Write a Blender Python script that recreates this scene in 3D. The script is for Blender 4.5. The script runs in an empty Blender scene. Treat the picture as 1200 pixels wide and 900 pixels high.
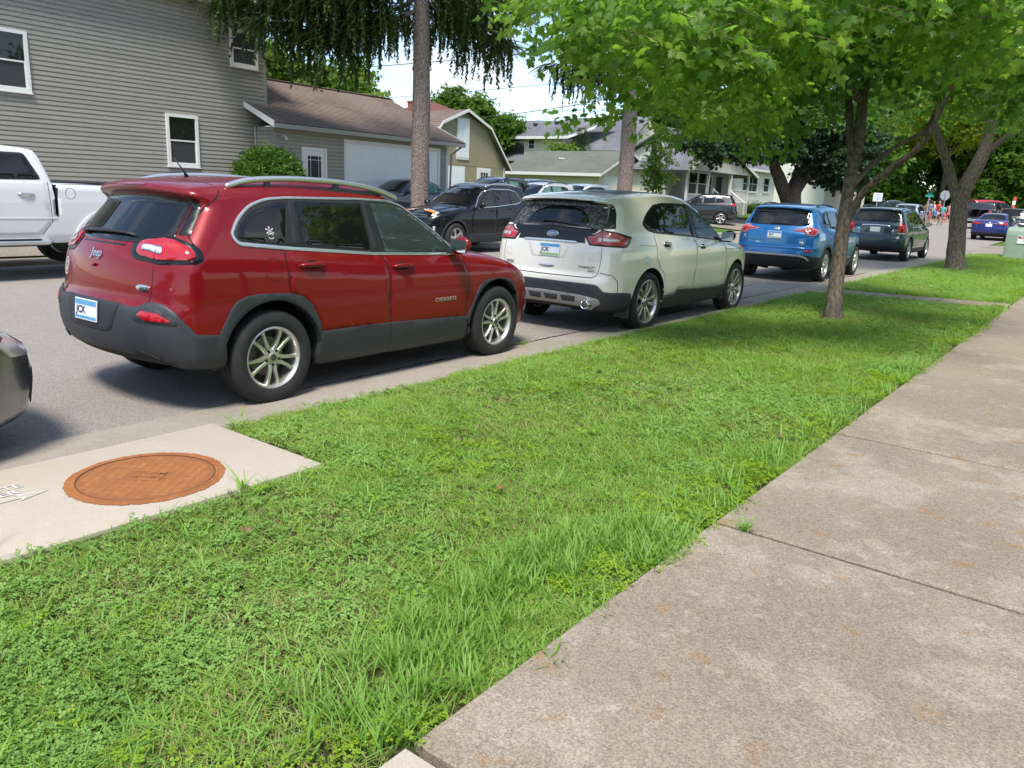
import bpy, bmesh, math, random
import numpy as np
from mathutils import Vector, Matrix, Euler
from mathutils.geometry import delaunay_2d_cdt

SC = bpy.context.scene
COL = SC.collection
PI = math.pi
R_ = math.radians
rng = np.random.default_rng(7)
random.seed(7)

# ------------------------------------------------------------------ camera
cam_d = bpy.data.cameras.new("camera")
cam_o = bpy.data.objects.new("camera", cam_d)
COL.objects.link(cam_o)
CAM_F, CAM_PITCH, CAM_ROLL, CAM_YAW, CAM_H = 918.5, 0.2392, 0.0430, 0.6472, 1.6483
def _cam():
    F = Vector((-math.sin(CAM_YAW) * math.cos(CAM_PITCH), math.cos(CAM_YAW) * math.cos(CAM_PITCH), -math.sin(CAM_PITCH)))
    Rv = Vector((math.cos(CAM_YAW), math.sin(CAM_YAW), 0))
    U = Rv.cross(F)
    R2 = Rv * math.cos(CAM_ROLL) + U * math.sin(CAM_ROLL)
    U2 = -Rv * math.sin(CAM_ROLL) + U * math.cos(CAM_ROLL)
    m = Matrix(((R2.x, U2.x, -F.x, 0), (R2.y, U2.y, -F.y, 0), (R2.z, U2.z, -F.z, CAM_H), (0, 0, 0, 1)))
    cam_o.matrix_world = m
_cam()
cam_d.sensor_fit = 'HORIZONTAL'
cam_d.sensor_width = 36.0
cam_d.lens = CAM_F / 1200 * 36
cam_d.clip_start = 0.05
cam_d.clip_end = 3000
SC.camera = cam_o

# ------------------------------------------------------------------ world and sun
SUN_EL, SUN_AZ = R_(60), R_(150)          # azimuth measured from +Y towards +X
world = bpy.data.worlds.new("World")
SC.world = world
world.use_nodes = True
wt = world.node_tree
wt.nodes.clear()
w_out = wt.nodes.new("ShaderNodeOutputWorld")
w_bg = wt.nodes.new("ShaderNodeBackground")
w_sky = wt.nodes.new("ShaderNodeTexSky")
w_sky.sky_type = 'NISHITA'
w_sky.sun_disc = False
w_sky.sun_elevation = SUN_EL
w_sky.sun_rotation = SUN_AZ
w_sky.air_density = 1.0
w_sky.dust_density = 0.4
w_sky.ozone_density = 2.0
w_tc = wt.nodes.new("ShaderNodeTexCoord")
w_map = wt.nodes.new("ShaderNodeMapping")
w_map.inputs["Scale"].default_value = (1.0, 1.0, 2.6)
w_map.inputs["Location"].default_value = (0.9, 0.2, 0.4)
w_n = wt.nodes.new("ShaderNodeTexNoise")
w_n.inputs["Scale"].default_value = 2.3
w_n.inputs["Detail"].default_value = 9
w_n.inputs["Roughness"].default_value = 0.55
w_r = wt.nodes.new("ShaderNodeValToRGB")
w_r.color_ramp.elements[0].position = 0.52
w_r.color_ramp.elements[1].position = 0.66
w_mix = wt.nodes.new("ShaderNodeMix")
w_mix.data_type = 'RGBA'
w_mix.inputs[7].default_value = (4.7, 4.9, 5.05, 1)
wl = wt.links.new
wl(w_tc.outputs["Generated"], w_map.inputs["Vector"])
wl(w_map.outputs["Vector"], w_n.inputs["Vector"])
wl(w_n.outputs["Fac"], w_r.inputs["Fac"])
wl(w_r.outputs["Color"], w_mix.inputs[0])
wl(w_sky.outputs["Color"], w_mix.inputs[6])
wl(w_mix.outputs[2], w_bg.inputs["Color"])
wl(w_bg.outputs["Background"], w_out.inputs["Surface"])
w_bg.inputs["Strength"].default_value = 0.14
sun_d = bpy.data.lights.new("sun", 'SUN')
sun_d.energy = 3.1
sun_d.angle = R_(16)
sun_d.color = (1.0, 0.95, 0.87)
sun_o = bpy.data.objects.new("sun", sun_d)
COL.objects.link(sun_o)
_sd = Vector((math.sin(SUN_AZ) * math.cos(SUN_EL), math.cos(SUN_AZ) * math.cos(SUN_EL), math.sin(SUN_EL)))
sun_o.rotation_euler = _sd.to_track_quat('Z', 'Y').to_euler()
sun_o.location = (0, 0, 60)
SC.view_settings.view_transform = 'Standard'
SC.view_settings.look = 'None'
SC.view_settings.exposure = 0.80
SC.view_settings.gamma = 1.0
SC.cycles.max_bounces = 8
SC.cycles.transparent_max_bounces = 16
SC.cycles.use_adaptive_sampling = True
SC.cycles.adaptive_threshold = 0.02
try:
    SC.cycles.use_denoising = True
except Exception:
    pass

# ------------------------------------------------------------------ materials
MATS = {}
def M(name, col=(.5, .5, .5), rough=.5, metal=0.0, coat=0.0, coat_rough=.03, spec=.5, var=None, var2=None, bump=None, bump2=None,
      trans=0.0, rand=0.0, coords='Object', rough_var=None):
    """var=(scale, amount, colour): noise patches of another colour; bump=(scale, distance)."""
    if name in MATS:
        return MATS[name]
    m = bpy.data.materials.new(name)
    m.use_nodes = True
    t = m.node_tree
    b = t.nodes["Principled BSDF"]
    b.inputs["Base Color"].default_value = (*col, 1)
    b.inputs["Roughness"].default_value = rough
    b.inputs["Metallic"].default_value = metal
    b.inputs["Coat Weight"].default_value = coat
    b.inputs["Coat Roughness"].default_value = coat_rough
    b.inputs["Specular IOR Level"].default_value = spec
    L = t.links.new
    co = None
    def coord():
        nonlocal co
        if co is None:
            tc = t.nodes.new("ShaderNodeTexCoord")
            co = tc.outputs[coords]
        return co
    def noise(sc, det=6, rgh=.6):
        n = t.nodes.new("ShaderNodeTexNoise")
        n.inputs["Scale"].default_value = sc
        n.inputs["Detail"].default_value = det
        n.inputs["Roughness"].default_value = rgh
        L(coord(), n.inputs["Vector"])
        return n.outputs["Fac"]
    cur = None
    for v in (var, var2):
        if not v:
            continue
        sc, amt, c2 = v[:3]
        lo, hi = v[3:5] if len(v) > 3 else (.42, .62)
        mr = t.nodes.new("ShaderNodeMapRange")
        mr.inputs["From Min"].default_value = lo
        mr.inputs["From Max"].default_value = hi
        mr.inputs["To Max"].default_value = amt
        L(noise(sc), mr.inputs["Value"])
        mx = t.nodes.new("ShaderNodeMix")
        mx.data_type = 'RGBA'
        L(mr.outputs["Result"], mx.inputs[0])
        if cur is None:
            mx.inputs[6].default_value = (*col, 1)
        else:
            L(cur, mx.inputs[6])
        mx.inputs[7].default_value = (*c2, 1)
        cur = mx.outputs[2]
    if rand:
        oi = t.nodes.new("ShaderNodeObjectInfo")
        hs = t.nodes.new("ShaderNodeHueSaturation")
        mr = t.nodes.new("ShaderNodeMapRange")
        mr.inputs["To Min"].default_value = 1 - rand
        mr.inputs["To Max"].default_value = 1 + rand
        L(oi.outputs["Random"], mr.inputs["Value"])
        L(mr.outputs["Result"], hs.inputs["Value"])
        if cur is None:
            hs.inputs["Color"].default_value = (*col, 1)
        else:
            L(cur, hs.inputs["Color"])
        cur = hs.outputs["Color"]
    if cur is not None:
        L(cur, b.inputs["Base Color"])
    if rough_var:
        mr = t.nodes.new("ShaderNodeMapRange")
        mr.inputs["From Min"].default_value = .35
        mr.inputs["From Max"].default_value = .65
        mr.inputs["To Min"].default_value = rough_var[1]
        mr.inputs["To Max"].default_value = rough_var[2]
        L(noise(rough_var[0]), mr.inputs["Value"])
        L(mr.outputs["Result"], b.inputs["Roughness"])
    prev = None
    for bp in (bump, bump2):
        if not bp:
            continue
        bn = t.nodes.new("ShaderNodeBump")
        bn.inputs["Distance"].default_value = bp[1]
        bn.inputs["Strength"].default_value = 1.0
        L(noise(bp[0], 4, .6), bn.inputs["Height"])
        if prev:
            L(prev, bn.inputs["Normal"])
        prev = bn.outputs["Normal"]
    if prev:
        L(prev, b.inputs["Normal"])
    if trans:
        tr = t.nodes.new("ShaderNodeBsdfTranslucent")
        ms = t.nodes.new("ShaderNodeMixShader")
        ms.inputs[0].default_value = trans
        if cur is not None:
            g = t.nodes.new("ShaderNodeMix")
            g.data_type = 'RGBA'
            g.blend_type = 'MULTIPLY'
            g.inputs[0].default_value = 1.0
            L(cur, g.inputs[6])
            g.inputs[7].default_value = (1.25, 1.3, .55, 1)
            L(g.outputs[2], tr.inputs["Color"])
        else:
            tr.inputs["Color"].default_value = (col[0] * 1.25, col[1] * 1.3, col[2] * .55, 1)
        L(b.outputs[0], ms.inputs[1])
        L(tr.outputs[0], ms.inputs[2])
        L(ms.outputs[0], t.nodes["Material Output"].inputs["Surface"])
    MATS[name] = m
    return m

def glass_mat(name, tint, gloss=.06):
    if name in MATS:
        return MATS[name]
    m = bpy.data.materials.new(name)
    m.use_nodes = True
    t = m.node_tree
    t.nodes.clear()
    o = t.nodes.new("ShaderNodeOutputMaterial")
    tr = t.nodes.new("ShaderNodeBsdfTransparent")
    tr.inputs["Color"].default_value = (*tint, 1)
    gl = t.nodes.new("ShaderNodeBsdfGlossy")
    gl.inputs["Roughness"].default_value = .02
    fr = t.nodes.new("ShaderNodeFresnel")
    fr.inputs["IOR"].default_value = 1.5
    mx = t.nodes.new("ShaderNodeMixShader")
    du = t.nodes.new("ShaderNodeBsdfDiffuse")          # haze of light on dust, put in as a teal diffuse share
    du.inputs["Color"].default_value = (.42, .56, .52, 1)
    m2 = t.nodes.new("ShaderNodeMixShader")
    m2.inputs[0].default_value = .07
    t.links.new(tr.outputs[0], m2.inputs[1])
    t.links.new(du.outputs[0], m2.inputs[2])
    t.links.new(fr.outputs[0], mx.inputs[0])
    t.links.new(m2.outputs[0], mx.inputs[1])
    t.links.new(gl.outputs[0], mx.inputs[2])
    t.links.new(mx.outputs[0], o.inputs["Surface"])
    MATS[name] = m
    return m

# ------------------------------------------------------------------ object helpers
def link(o, parent=None, kind=None):
    COL.objects.link(o)
    if parent is not None:
        o.parent = parent
    if kind:
        o["kind"] = kind
    return o

def thing(name, label, cat, loc=(0, 0, 0), rz=0.0, group=None):
    o = bpy.data.objects.new(name, None)
    o.empty_display_size = .2
    COL.objects.link(o)
    o.location = loc
    o.rotation_euler = (0, 0, rz)
    o["label"] = label
    o["category"] = cat
    if group:
        o["group"] = group
    return o

def tag(o, label=None, cat=None, group=None, kind=None):
    if label: o["label"] = label
    if cat: o["category"] = cat
    if group: o["group"] = group
    if kind: o["kind"] = kind
    return o

def mesh_obj(name, verts, faces, mats, parent=None, smooth=False, midx=None, normals=None, kind=None):
    me = bpy.data.meshes.new(name)
    me.from_pydata([tuple(v) for v in verts], [], [tuple(int(i) for i in f) for f in faces])
    if not isinstance(mats, (list, tuple)):
        mats = [mats]
    for m in mats:
        me.materials.append(m)
    if midx is not None:
        me.polygons.foreach_set("material_index", np.asarray(midx, dtype=np.int32))
    if smooth:
        me.polygons.foreach_set("use_smooth", np.ones(len(me.polygons), dtype=bool))
    me.update()
    if normals is not None:
        me.polygons.foreach_set("use_smooth", np.ones(len(me.polygons), dtype=bool))
        me.normals_split_custom_set_from_vertices([tuple(n) for n in normals])
    o = bpy.data.objects.new(name, me)
    return link(o, parent, kind)

class MB:
    """collects simple shapes into one mesh"""
    def __init__(self):
        self.v, self.f, self.m = [], [], []
    def add(self, vs, fs, mi=0):
        k = len(self.v)
        self.v.extend([tuple(v) for v in vs])
        self.f.extend([tuple(i + k for i in f) for f in fs])
        self.m.extend([mi] * len(fs))
        return self
    def box(self, x0, x1, y0, y1, z0, z1, mi=0, bev=0.0):
        if bev > 0:
            b = bev
            bm = bmesh.new()
            bmesh.ops.create_cube(bm, size=1)
            for v in bm.verts:
                v.co = Vector(((x0 + x1) / 2 + v.co.x * (x1 - x0), (y0 + y1) / 2 + v.co.y * (y1 - y0), (z0 + z1) / 2 + v.co.z * (z1 - z0)))
            bmesh.ops.bevel(bm, geom=bm.edges[:], offset=b, segments=2, affect='EDGES', profile=.6)
            self.bm(bm, mi)
            return self
        v = [(x0, y0, z0), (x1, y0, z0), (x1, y1, z0), (x0, y1, z0), (x0, y0, z1), (x1, y0, z1), (x1, y1, z1), (x0, y1, z1)]
        return self.add(v, [(0, 3, 2, 1), (4, 5, 6, 7), (0, 1, 5, 4), (1, 2, 6, 5), (2, 3, 7, 6), (3, 0, 4, 7)], mi)
    def bm(self, bm, mi=0):
        bm.verts.index_update()
        self.add([v.co[:] for v in bm.verts], [[v.index for v in f.verts] for f in bm.faces], mi)
        bm.free()
        return self
    def tube(self, pts, rad, n=8, mi=0, caps=True, squash=None):
        pts = [Vector(p) for p in pts]
        if not hasattr(rad, '__len__'):
            rad = [rad] * len(pts)
        vs, fs = [], []
        up = None
        for i, p in enumerate(pts):
            d = (pts[min(i + 1, len(pts) - 1)] - pts[max(i - 1, 0)])
            d.normalize()
            if up is None:
                up = Vector((0, 0, 1)) if abs(d.z) < .9 else Vector((1, 0, 0))
            a = d.cross(up)
            a.normalize()
            bb = a.cross(d)
            up = bb.copy()
            for k in range(n):
                t = 2 * PI * k / n
                s = (1, 1) if squash is None else squash
                vs.append(p + a * math.cos(t) * rad[i] * s[0] + bb * math.sin(t) * rad[i] * s[1])
        for i in range(len(pts) - 1):
            for k in range(n):
                fs.append((i * n + k, i * n + (k + 1) % n, (i + 1) * n + (k + 1) % n, (i + 1) * n + k))
        if caps:
            fs.append(tuple(range(n))[::-1])
            fs.append(tuple((len(pts) - 1) * n + k for k in range(n)))
        return self.add(vs, fs, mi)
    def lathe(self, prof, n=32, axis='Z', mi=0, c=(0, 0, 0), closed=False):
        """prof: list of (r, h)"""
        vs, fs = [], []
        for r, h in prof:
            for k in range(n):
                t = 2 * PI * k / n
                a, b = r * math.cos(t), r * math.sin(t)
                vs.append({'Z': (a, b, h), 'X': (h, a, b), 'Y': (a, h, b)}[axis])
        vs = [(x + c[0], y + c[1], z + c[2]) for x, y, z in vs]
        m = len(prof)
        for i in range(m if closed else m - 1):
            for k in range(n):
                j = (i + 1) % m
                fs.append((i * n + k, i * n + (k + 1) % n, j * n + (k + 1) % n, j * n + k))
        return self.add(vs, fs, mi)
    def prism(self, poly, h0, h1, axis='Z', mi=0):
        """poly in the two other axes; extruded from h0 to h1 along axis"""
        n = len(poly)
        def P(a, b, h):
            return {'Z': (a, b, h), 'X': (h, a, b), 'Y': (a, h, b)}[axis]
        vs = [P(a, b, h0) for a, b in poly] + [P(a, b, h1) for a, b in poly]
        fs = [tuple(range(n))[::-1], tuple(range(n, 2 * n))] + [(i, (i + 1) % n, (i + 1) % n + n, i + n) for i in range(n)]
        return self.add(vs, fs, mi)
    def build(self, name, mats, parent=None, smooth=False, kind=None, loc=None, angle=None):
        o = mesh_obj(name, self.v, self.f, mats, parent, smooth, self.m, kind=kind)
        bm = bmesh.new()
        bm.from_mesh(o.data)
        bmesh.ops.recalc_face_normals(bm, faces=bm.faces[:])
        bm.to_mesh(o.data)
        bm.free()
        if angle is not None:
            smooth_angle(o.data, angle)
        if loc is not None:
            o.location = loc
        return o

def smooth_angle(me, deg):
    me.polygons.foreach_set("use_smooth", np.ones(len(me.polygons), dtype=bool))
    bm = bmesh.new()
    bm.from_mesh(me)
    for e in bm.edges:
        if len(e.link_faces) == 2:
            e.smooth = e.calc_face_angle(0) < R_(deg)
    bm.to_mesh(me)
    bm.free()

def copy_tree(o, parent=None):
    c = o.copy()
    COL.objects.link(c)
    if parent is not None:
        c.parent = parent
    for ch in o.children:
        copy_tree(ch, c)
    return c

FONT_CACHE = {}
def text_mesh(txt, size, depth, shear=0.0, spacing=1.0, bold=0.0):
    """flat lettering in the XY plane, centred"""
    cu = bpy.data.curves.new("lettering", 'FONT')
    cu.body = txt
    cu.size = size
    cu.extrude = depth
    cu.shear = shear
    cu.space_character = spacing
    cu.offset = bold
    cu.align_x = 'CENTER'
    cu.align_y = 'CENTER'
    cu.resolution_u = 3
    o = bpy.data.objects.new("lettering", cu)
    COL.objects.link(o)
    dg = bpy.context.evaluated_depsgraph_get()
    me = bpy.data.meshes.new_from_object(o.evaluated_get(dg))
    bpy.data.objects.remove(o)
    bpy.data.curves.remove(cu)
    return me

def text_obj(name, txt, size, mat, parent, matrix, depth=.002, **kw):
    me = text_mesh(txt, size, depth, **kw)
    me.materials.clear()
    me.materials.append(mat)
    o = bpy.data.objects.new(name, me)
    link(o, parent)
    o.matrix_local = matrix
    return o

def frame(origin, xaxis, normal):
    """matrix with local X along xaxis and local Z along normal"""
    n = Vector(normal).normalized()
    x = Vector(xaxis)
    x = (x - n * x.dot(n)).normalized()
    y = n.cross(x)
    o = Vector(origin)
    return Matrix(((x.x, y.x, n.x, o.x), (x.y, y.y, n.y, o.y), (x.z, y.z, n.z, o.z), (0, 0, 0, 1)))

def point_cloud_instancer(name, pts, rots, scales, idx, sources, parent=None, kind='stuff'):
    """one object whose geometry-node tree sets small source meshes on its points"""
    me = bpy.data.meshes.new(name)
    n = len(pts)
    me.vertices.add(n)
    me.vertices.foreach_set("co", np.asarray(pts, dtype=np.float32).ravel())
    a = me.attributes.new("rot", 'FLOAT_VECTOR', 'POINT')
    a.data.foreach_set("vector", np.asarray(rots, dtype=np.float32).ravel())
    a = me.attributes.new("scl", 'FLOAT', 'POINT')
    a.data.foreach_set("value", np.asarray(scales, dtype=np.float32).ravel())
    a = me.attributes.new("idx", 'INT', 'POINT')
    a.data.foreach_set("value", np.asarray(idx, dtype=np.int32).ravel())
    o = bpy.data.objects.new(name, me)
    link(o, parent, kind)
    ng = bpy.data.node_groups.new(name + "_nodes", 'GeometryNodeTree')
    ng.interface.new_socket("Geometry", in_out='INPUT', socket_type='NodeSocketGeometry')
    ng.interface.new_socket("Geometry", in_out='OUTPUT', socket_type='NodeSocketGeometry')
    N = ng.nodes
    gi, go = N.new("NodeGroupInput"), N.new("NodeGroupOutput")
    iop = N.new("GeometryNodeInstanceOnPoints")
    iop.inputs["Pick Instance"].default_value = True
    ci = N.new("GeometryNodeCollectionInfo")
    ci.inputs["Collection"].default_value = sources
    ci.inputs["Separate Children"].default_value = True
    ci.inputs["Reset Children"].default_value = True
    def attr(nm, ty):
        x = N.new("GeometryNodeInputNamedAttribute")
        x.data_type = ty
        x.inputs["Name"].default_value = nm
        return x.outputs["Attribute"]
    K = ng.links.new
    K(gi.outputs[0], iop.inputs["Points"])
    K(ci.outputs[0], iop.inputs["Instance"])
    K(attr("idx", 'INT'), iop.inputs["Instance Index"])
    e2r = N.new("FunctionNodeEulerToRotation")
    K(attr("rot", 'FLOAT_VECTOR'), e2r.inputs[0])
    K(e2r.outputs[0], iop.inputs["Rotation"])
    K(attr("scl", 'FLOAT'), iop.inputs["Scale"])
    K(iop.outputs[0], go.inputs[0])
    md = o.modifiers.new("scatter", 'NODES')
    md.node_group = ng
    return o

def source_collection(name, meshes):
    """meshes: [(verts, faces, materials, midx)] kept out of the scene's own collections"""
    c = bpy.data.collections.new(name)
    for i, (v, f, mats, mi) in enumerate(meshes):
        me = bpy.data.meshes.new("%s_%02d" % (name, i))
        me.from_pydata([tuple(p) for p in v], [], [tuple(int(k) for k in q) for q in f])
        for m in mats:
            me.materials.append(m)
        if mi is not None:
            me.polygons.foreach_set("material_index", np.asarray(mi, dtype=np.int32))
        me.polygons.foreach_set("use_smooth", np.ones(len(me.polygons), dtype=bool))
        me.update()
        o = bpy.data.objects.new("%s_%02d" % (name, i), me)
        c.objects.link(o)
    return c

# ------------------------------------------------------------------ 2D helpers
def round_poly(pts, r=0.0, seg=5):
    """pts (a,b) or (a,b,r): round each corner"""
    out = []
    n = len(pts)
    for i in range(n):
        p = pts[i]
        rr = p[2] if len(p) > 2 else r
        P = np.array(p[:2], float)
        if rr <= 0:
            out.append(tuple(P))
            continue
        A = np.array(pts[i - 1][:2], float)
        B = np.array(pts[(i + 1) % n][:2], float)
        da, db = A - P, B - P
        la, lb = np.linalg.norm(da), np.linalg.norm(db)
        if la < 1e-9 or lb < 1e-9:
            out.append(tuple(P))
            continue
        q = min(rr, la * .48, lb * .48)
        a, b = P + da / la * q, P + db / lb * q
        for k in range(seg + 1):
            t = k / seg
            out.append(tuple((1 - t) ** 2 * a + 2 * t * (1 - t) * P + t * t * b))
    return out

def spline(pts, n=8, closed=True):
    """Catmull-Rom through pts; a third value 1 marks a corner kept sharp"""
    P = [np.array(p[:2], float) for p in pts]
    S = [len(p) > 2 and p[2] for p in pts]
    m = len(P)
    out = []
    for i in range(m if closed else m - 1):
        p1, p2 = P[i], P[(i + 1) % m]
        p0 = P[i - 1] if (closed or i > 0) and not S[i] else 2 * p1 - p2
        p3 = P[(i + 2) % m] if (closed or i + 2 < m) and not S[(i + 1) % m] else 2 * p2 - p1
        for k in range(n):
            t = k / n
            out.append(.5 * (2 * p1 + (p2 - p0) * t + (2 * p0 - 5 * p1 + 4 * p2 - p3) * t * t + (3 * p1 - 3 * p2 + p3 - p0) * t ** 3))
    if not closed:
        out.append(P[-1])
    return [tuple(o) for o in out]

def resample(poly, h):
    out = []
    n = len(poly)
    for i in range(n):
        a, b = np.array(poly[i]), np.array(poly[(i + 1) % n])
        k = max(1, int(math.ceil(np.linalg.norm(b - a) / h)))
        for j in range(k):
            out.append(tuple(a + (b - a) * j / k))
    return out

def in_poly(Q, poly):
    x, y = Q[:, 0], Q[:, 1]
    P = np.array(poly)
    a, b = P, np.roll(P, -1, 0)
    c = np.zeros(len(Q), bool)
    for (x0, y0), (x1, y1) in zip(a, b):
        if y0 == y1:
            continue
        cond = (y0 > y) != (y1 > y)
        c ^= cond & (x < (x1 - x0) * (y - y0) / (y1 - y0) + x0)
    return c

def poly_dist(Q, poly):
    P = np.array(poly)
    d = np.full(len(Q), 1e9)
    for a, b in zip(P, np.roll(P, -1, 0)):
        ab = b - a
        l2 = ab @ ab
        if l2 < 1e-14:
            continue
        t = np.clip(((Q - a) @ ab) / l2, 0, 1)
        d = np.minimum(d, ((Q - a - t[:, None] * ab) ** 2).sum(1))
    return np.sqrt(d)

def triangulate(poly, holes=(), h=.04):
    loops = [resample(poly, h)] + [resample(q, h) for q in holes]
    pts, edges, faces = [], [], []
    for lp in loops:
        k = len(pts)
        pts += lp
        edges += [(k + i, k + (i + 1) % len(lp)) for i in range(len(lp))]
    A = np.array(loops[0])
    lo, hi = A.min(0), A.max(0)
    gx = np.arange(lo[0] + h * .5, hi[0], h)
    gy = np.arange(lo[1] + h * .5, hi[1], h)
    if len(gx) and len(gy):
        G = np.array([(x, y) for x in gx for y in gy])
        ok = in_poly(G, loops[0]) & (poly_dist(G, loops[0]) > h * .45)
        for q in loops[1:]:
            ok &= ~in_poly(G, q) & (poly_dist(G, q) > h * .45)
        inner = [tuple(g) for g in G[ok]]
    else:
        inner = []
    vs, es, fs, *_ = delaunay_2d_cdt([Vector(p) for p in pts + inner], edges, [], 0, 1e-6)
    V = np.array([v[:] for v in vs])
    F = np.array([f for f in fs if len(f) == 3])
    if len(F) == 0:
        return V, F
    cen = V[F].mean(1)
    ok = in_poly(cen, loops[0])
    for q in loops[1:]:
        ok &= ~in_poly(cen, q)
    F = F[ok]
    # counter-clockwise
    a, b, c = V[F[:, 0]], V[F[:, 1]], V[F[:, 2]]
    cr = (b - a)[:, 0] * (c - a)[:, 1] - (b - a)[:, 1] * (c - a)[:, 0]
    F = F[np.abs(cr) > 1e-10]
    cr = cr[np.abs(cr) > 1e-10]
    F[cr < 0] = F[cr < 0][:, ::-1]
    return V, F
# ------------------------------------------------------------------ cars: a smooth solid from side profile, plan and section
class Field2D:
    def __init__(self, poly, h=.012, pad=.5):
        P = np.array(poly)
        self.lo = P.min(0) - pad
        self.h = h
        n = np.ceil((P.max(0) + pad - self.lo) / h).astype(int) + 1
        X, Y = np.meshgrid(self.lo[0] + np.arange(n[0]) * h, self.lo[1] + np.arange(n[1]) * h, indexing='ij')
        Q = np.stack([X.ravel(), Y.ravel()], 1)
        # coarse evaluation, then refine by exactness near the outline
        d = poly_dist(Q, poly)
        s = np.where(in_poly(Q, poly), -1.0, 1.0)
        T = (d * s).reshape(n)
        k = np.array([1, 4, 6, 4, 1.]) / 16          # light blur: smooth reflections
        for _ in range(2):
            T = sum(k[i] * np.roll(T, i - 2, 0) for i in range(5))
            T = sum(k[i] * np.roll(T, i - 2, 1) for i in range(5))
        self.T = T
        self.n = n
    def __call__(self, a, b):
        u = np.clip((a - self.lo[0]) / self.h, 0, self.n[0] - 1.001)
        v = np.clip((b - self.lo[1]) / self.h, 0, self.n[1] - 1.001)
        i, j = u.astype(int), v.astype(int)
        fu, fv = u - i, v - j
        T = self.T
        return (T[i, j] * (1 - fu) + T[i + 1, j] * fu) * (1 - fv) + (T[i, j + 1] * (1 - fu) + T[i + 1, j + 1] * fu) * fv

def smax(a, b, k):
    return np.maximum(a, b) + np.maximum(k - np.abs(a - b), 0) ** 2 / (4 * k)

def surface_nets(F, lo, h):
    ins = F < 0
    nx, ny, nz = F.shape
    c = np.zeros((nx - 1, ny - 1, nz - 1), int)
    for i in (0, 1):
        for j in (0, 1):
            for k in (0, 1):
                c += ins[i:nx - 1 + i, j:ny - 1 + j, k:nz - 1 + k]
    act = (c > 0) & (c < 8)
    idx = -np.ones(act.shape, int)
    cells = np.argwhere(act)
    idx[act] = np.arange(len(cells))
    pos = np.zeros((len(cells), 3))
    cnt = np.zeros(len(cells))
    I, J, K = cells.T
    corners = [(i, j, k) for i in (0, 1) for j in (0, 1) for k in (0, 1)]
    for a in corners:
        for ax in range(3):
            if a[ax]:
                continue
            b = list(a); b[ax] = 1
            fa = F[I + a[0], J + a[1], K + a[2]]
            fb = F[I + b[0], J + b[1], K + b[2]]
            m = (fa < 0) != (fb < 0)
            t = np.where(m, fa / np.where(m, fa - fb, 1), 0)
            p = np.array(a, float)[None, :].repeat(len(cells), 0)
            p[:, ax] += t
            pos[m] += p[m]
            cnt[m] += 1
    pos = pos / cnt[:, None]
    V = lo + (cells + pos) * h
    quads = []
    for ax in range(3):
        o = [1, 1, 1]; o[ax] = 0
        sl = [slice(1, -1)] * 3
        A = [slice(1, nx - 1), slice(1, ny - 1), slice(1, nz - 1)]
        A[ax] = slice(0, F.shape[ax] - 1)
        B = list(A); B[ax] = slice(1, F.shape[ax])
        sa, sb = ins[tuple(A)], ins[tuple(B)]
        m = np.argwhere(sa != sb)
        off = np.array([1, 1, 1]); off[ax] = 0
        g = m + off
        u, w = [q for q in range(3) if q != ax]
        du = np.zeros(3, int); du[u] = 1
        dw = np.zeros(3, int); dw[w] = 1
        q = np.stack([idx[tuple((g - du - dw).T)], idx[tuple((g - dw).T)], idx[tuple(g.T)], idx[tuple((g - du).T)]], 1)
        flip = sb[tuple(m.T)]
        if ax == 1:
            flip = ~flip
        q[flip] = q[flip][:, ::-1]
        quads.append(q)
    return V, np.concatenate(quads)

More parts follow.
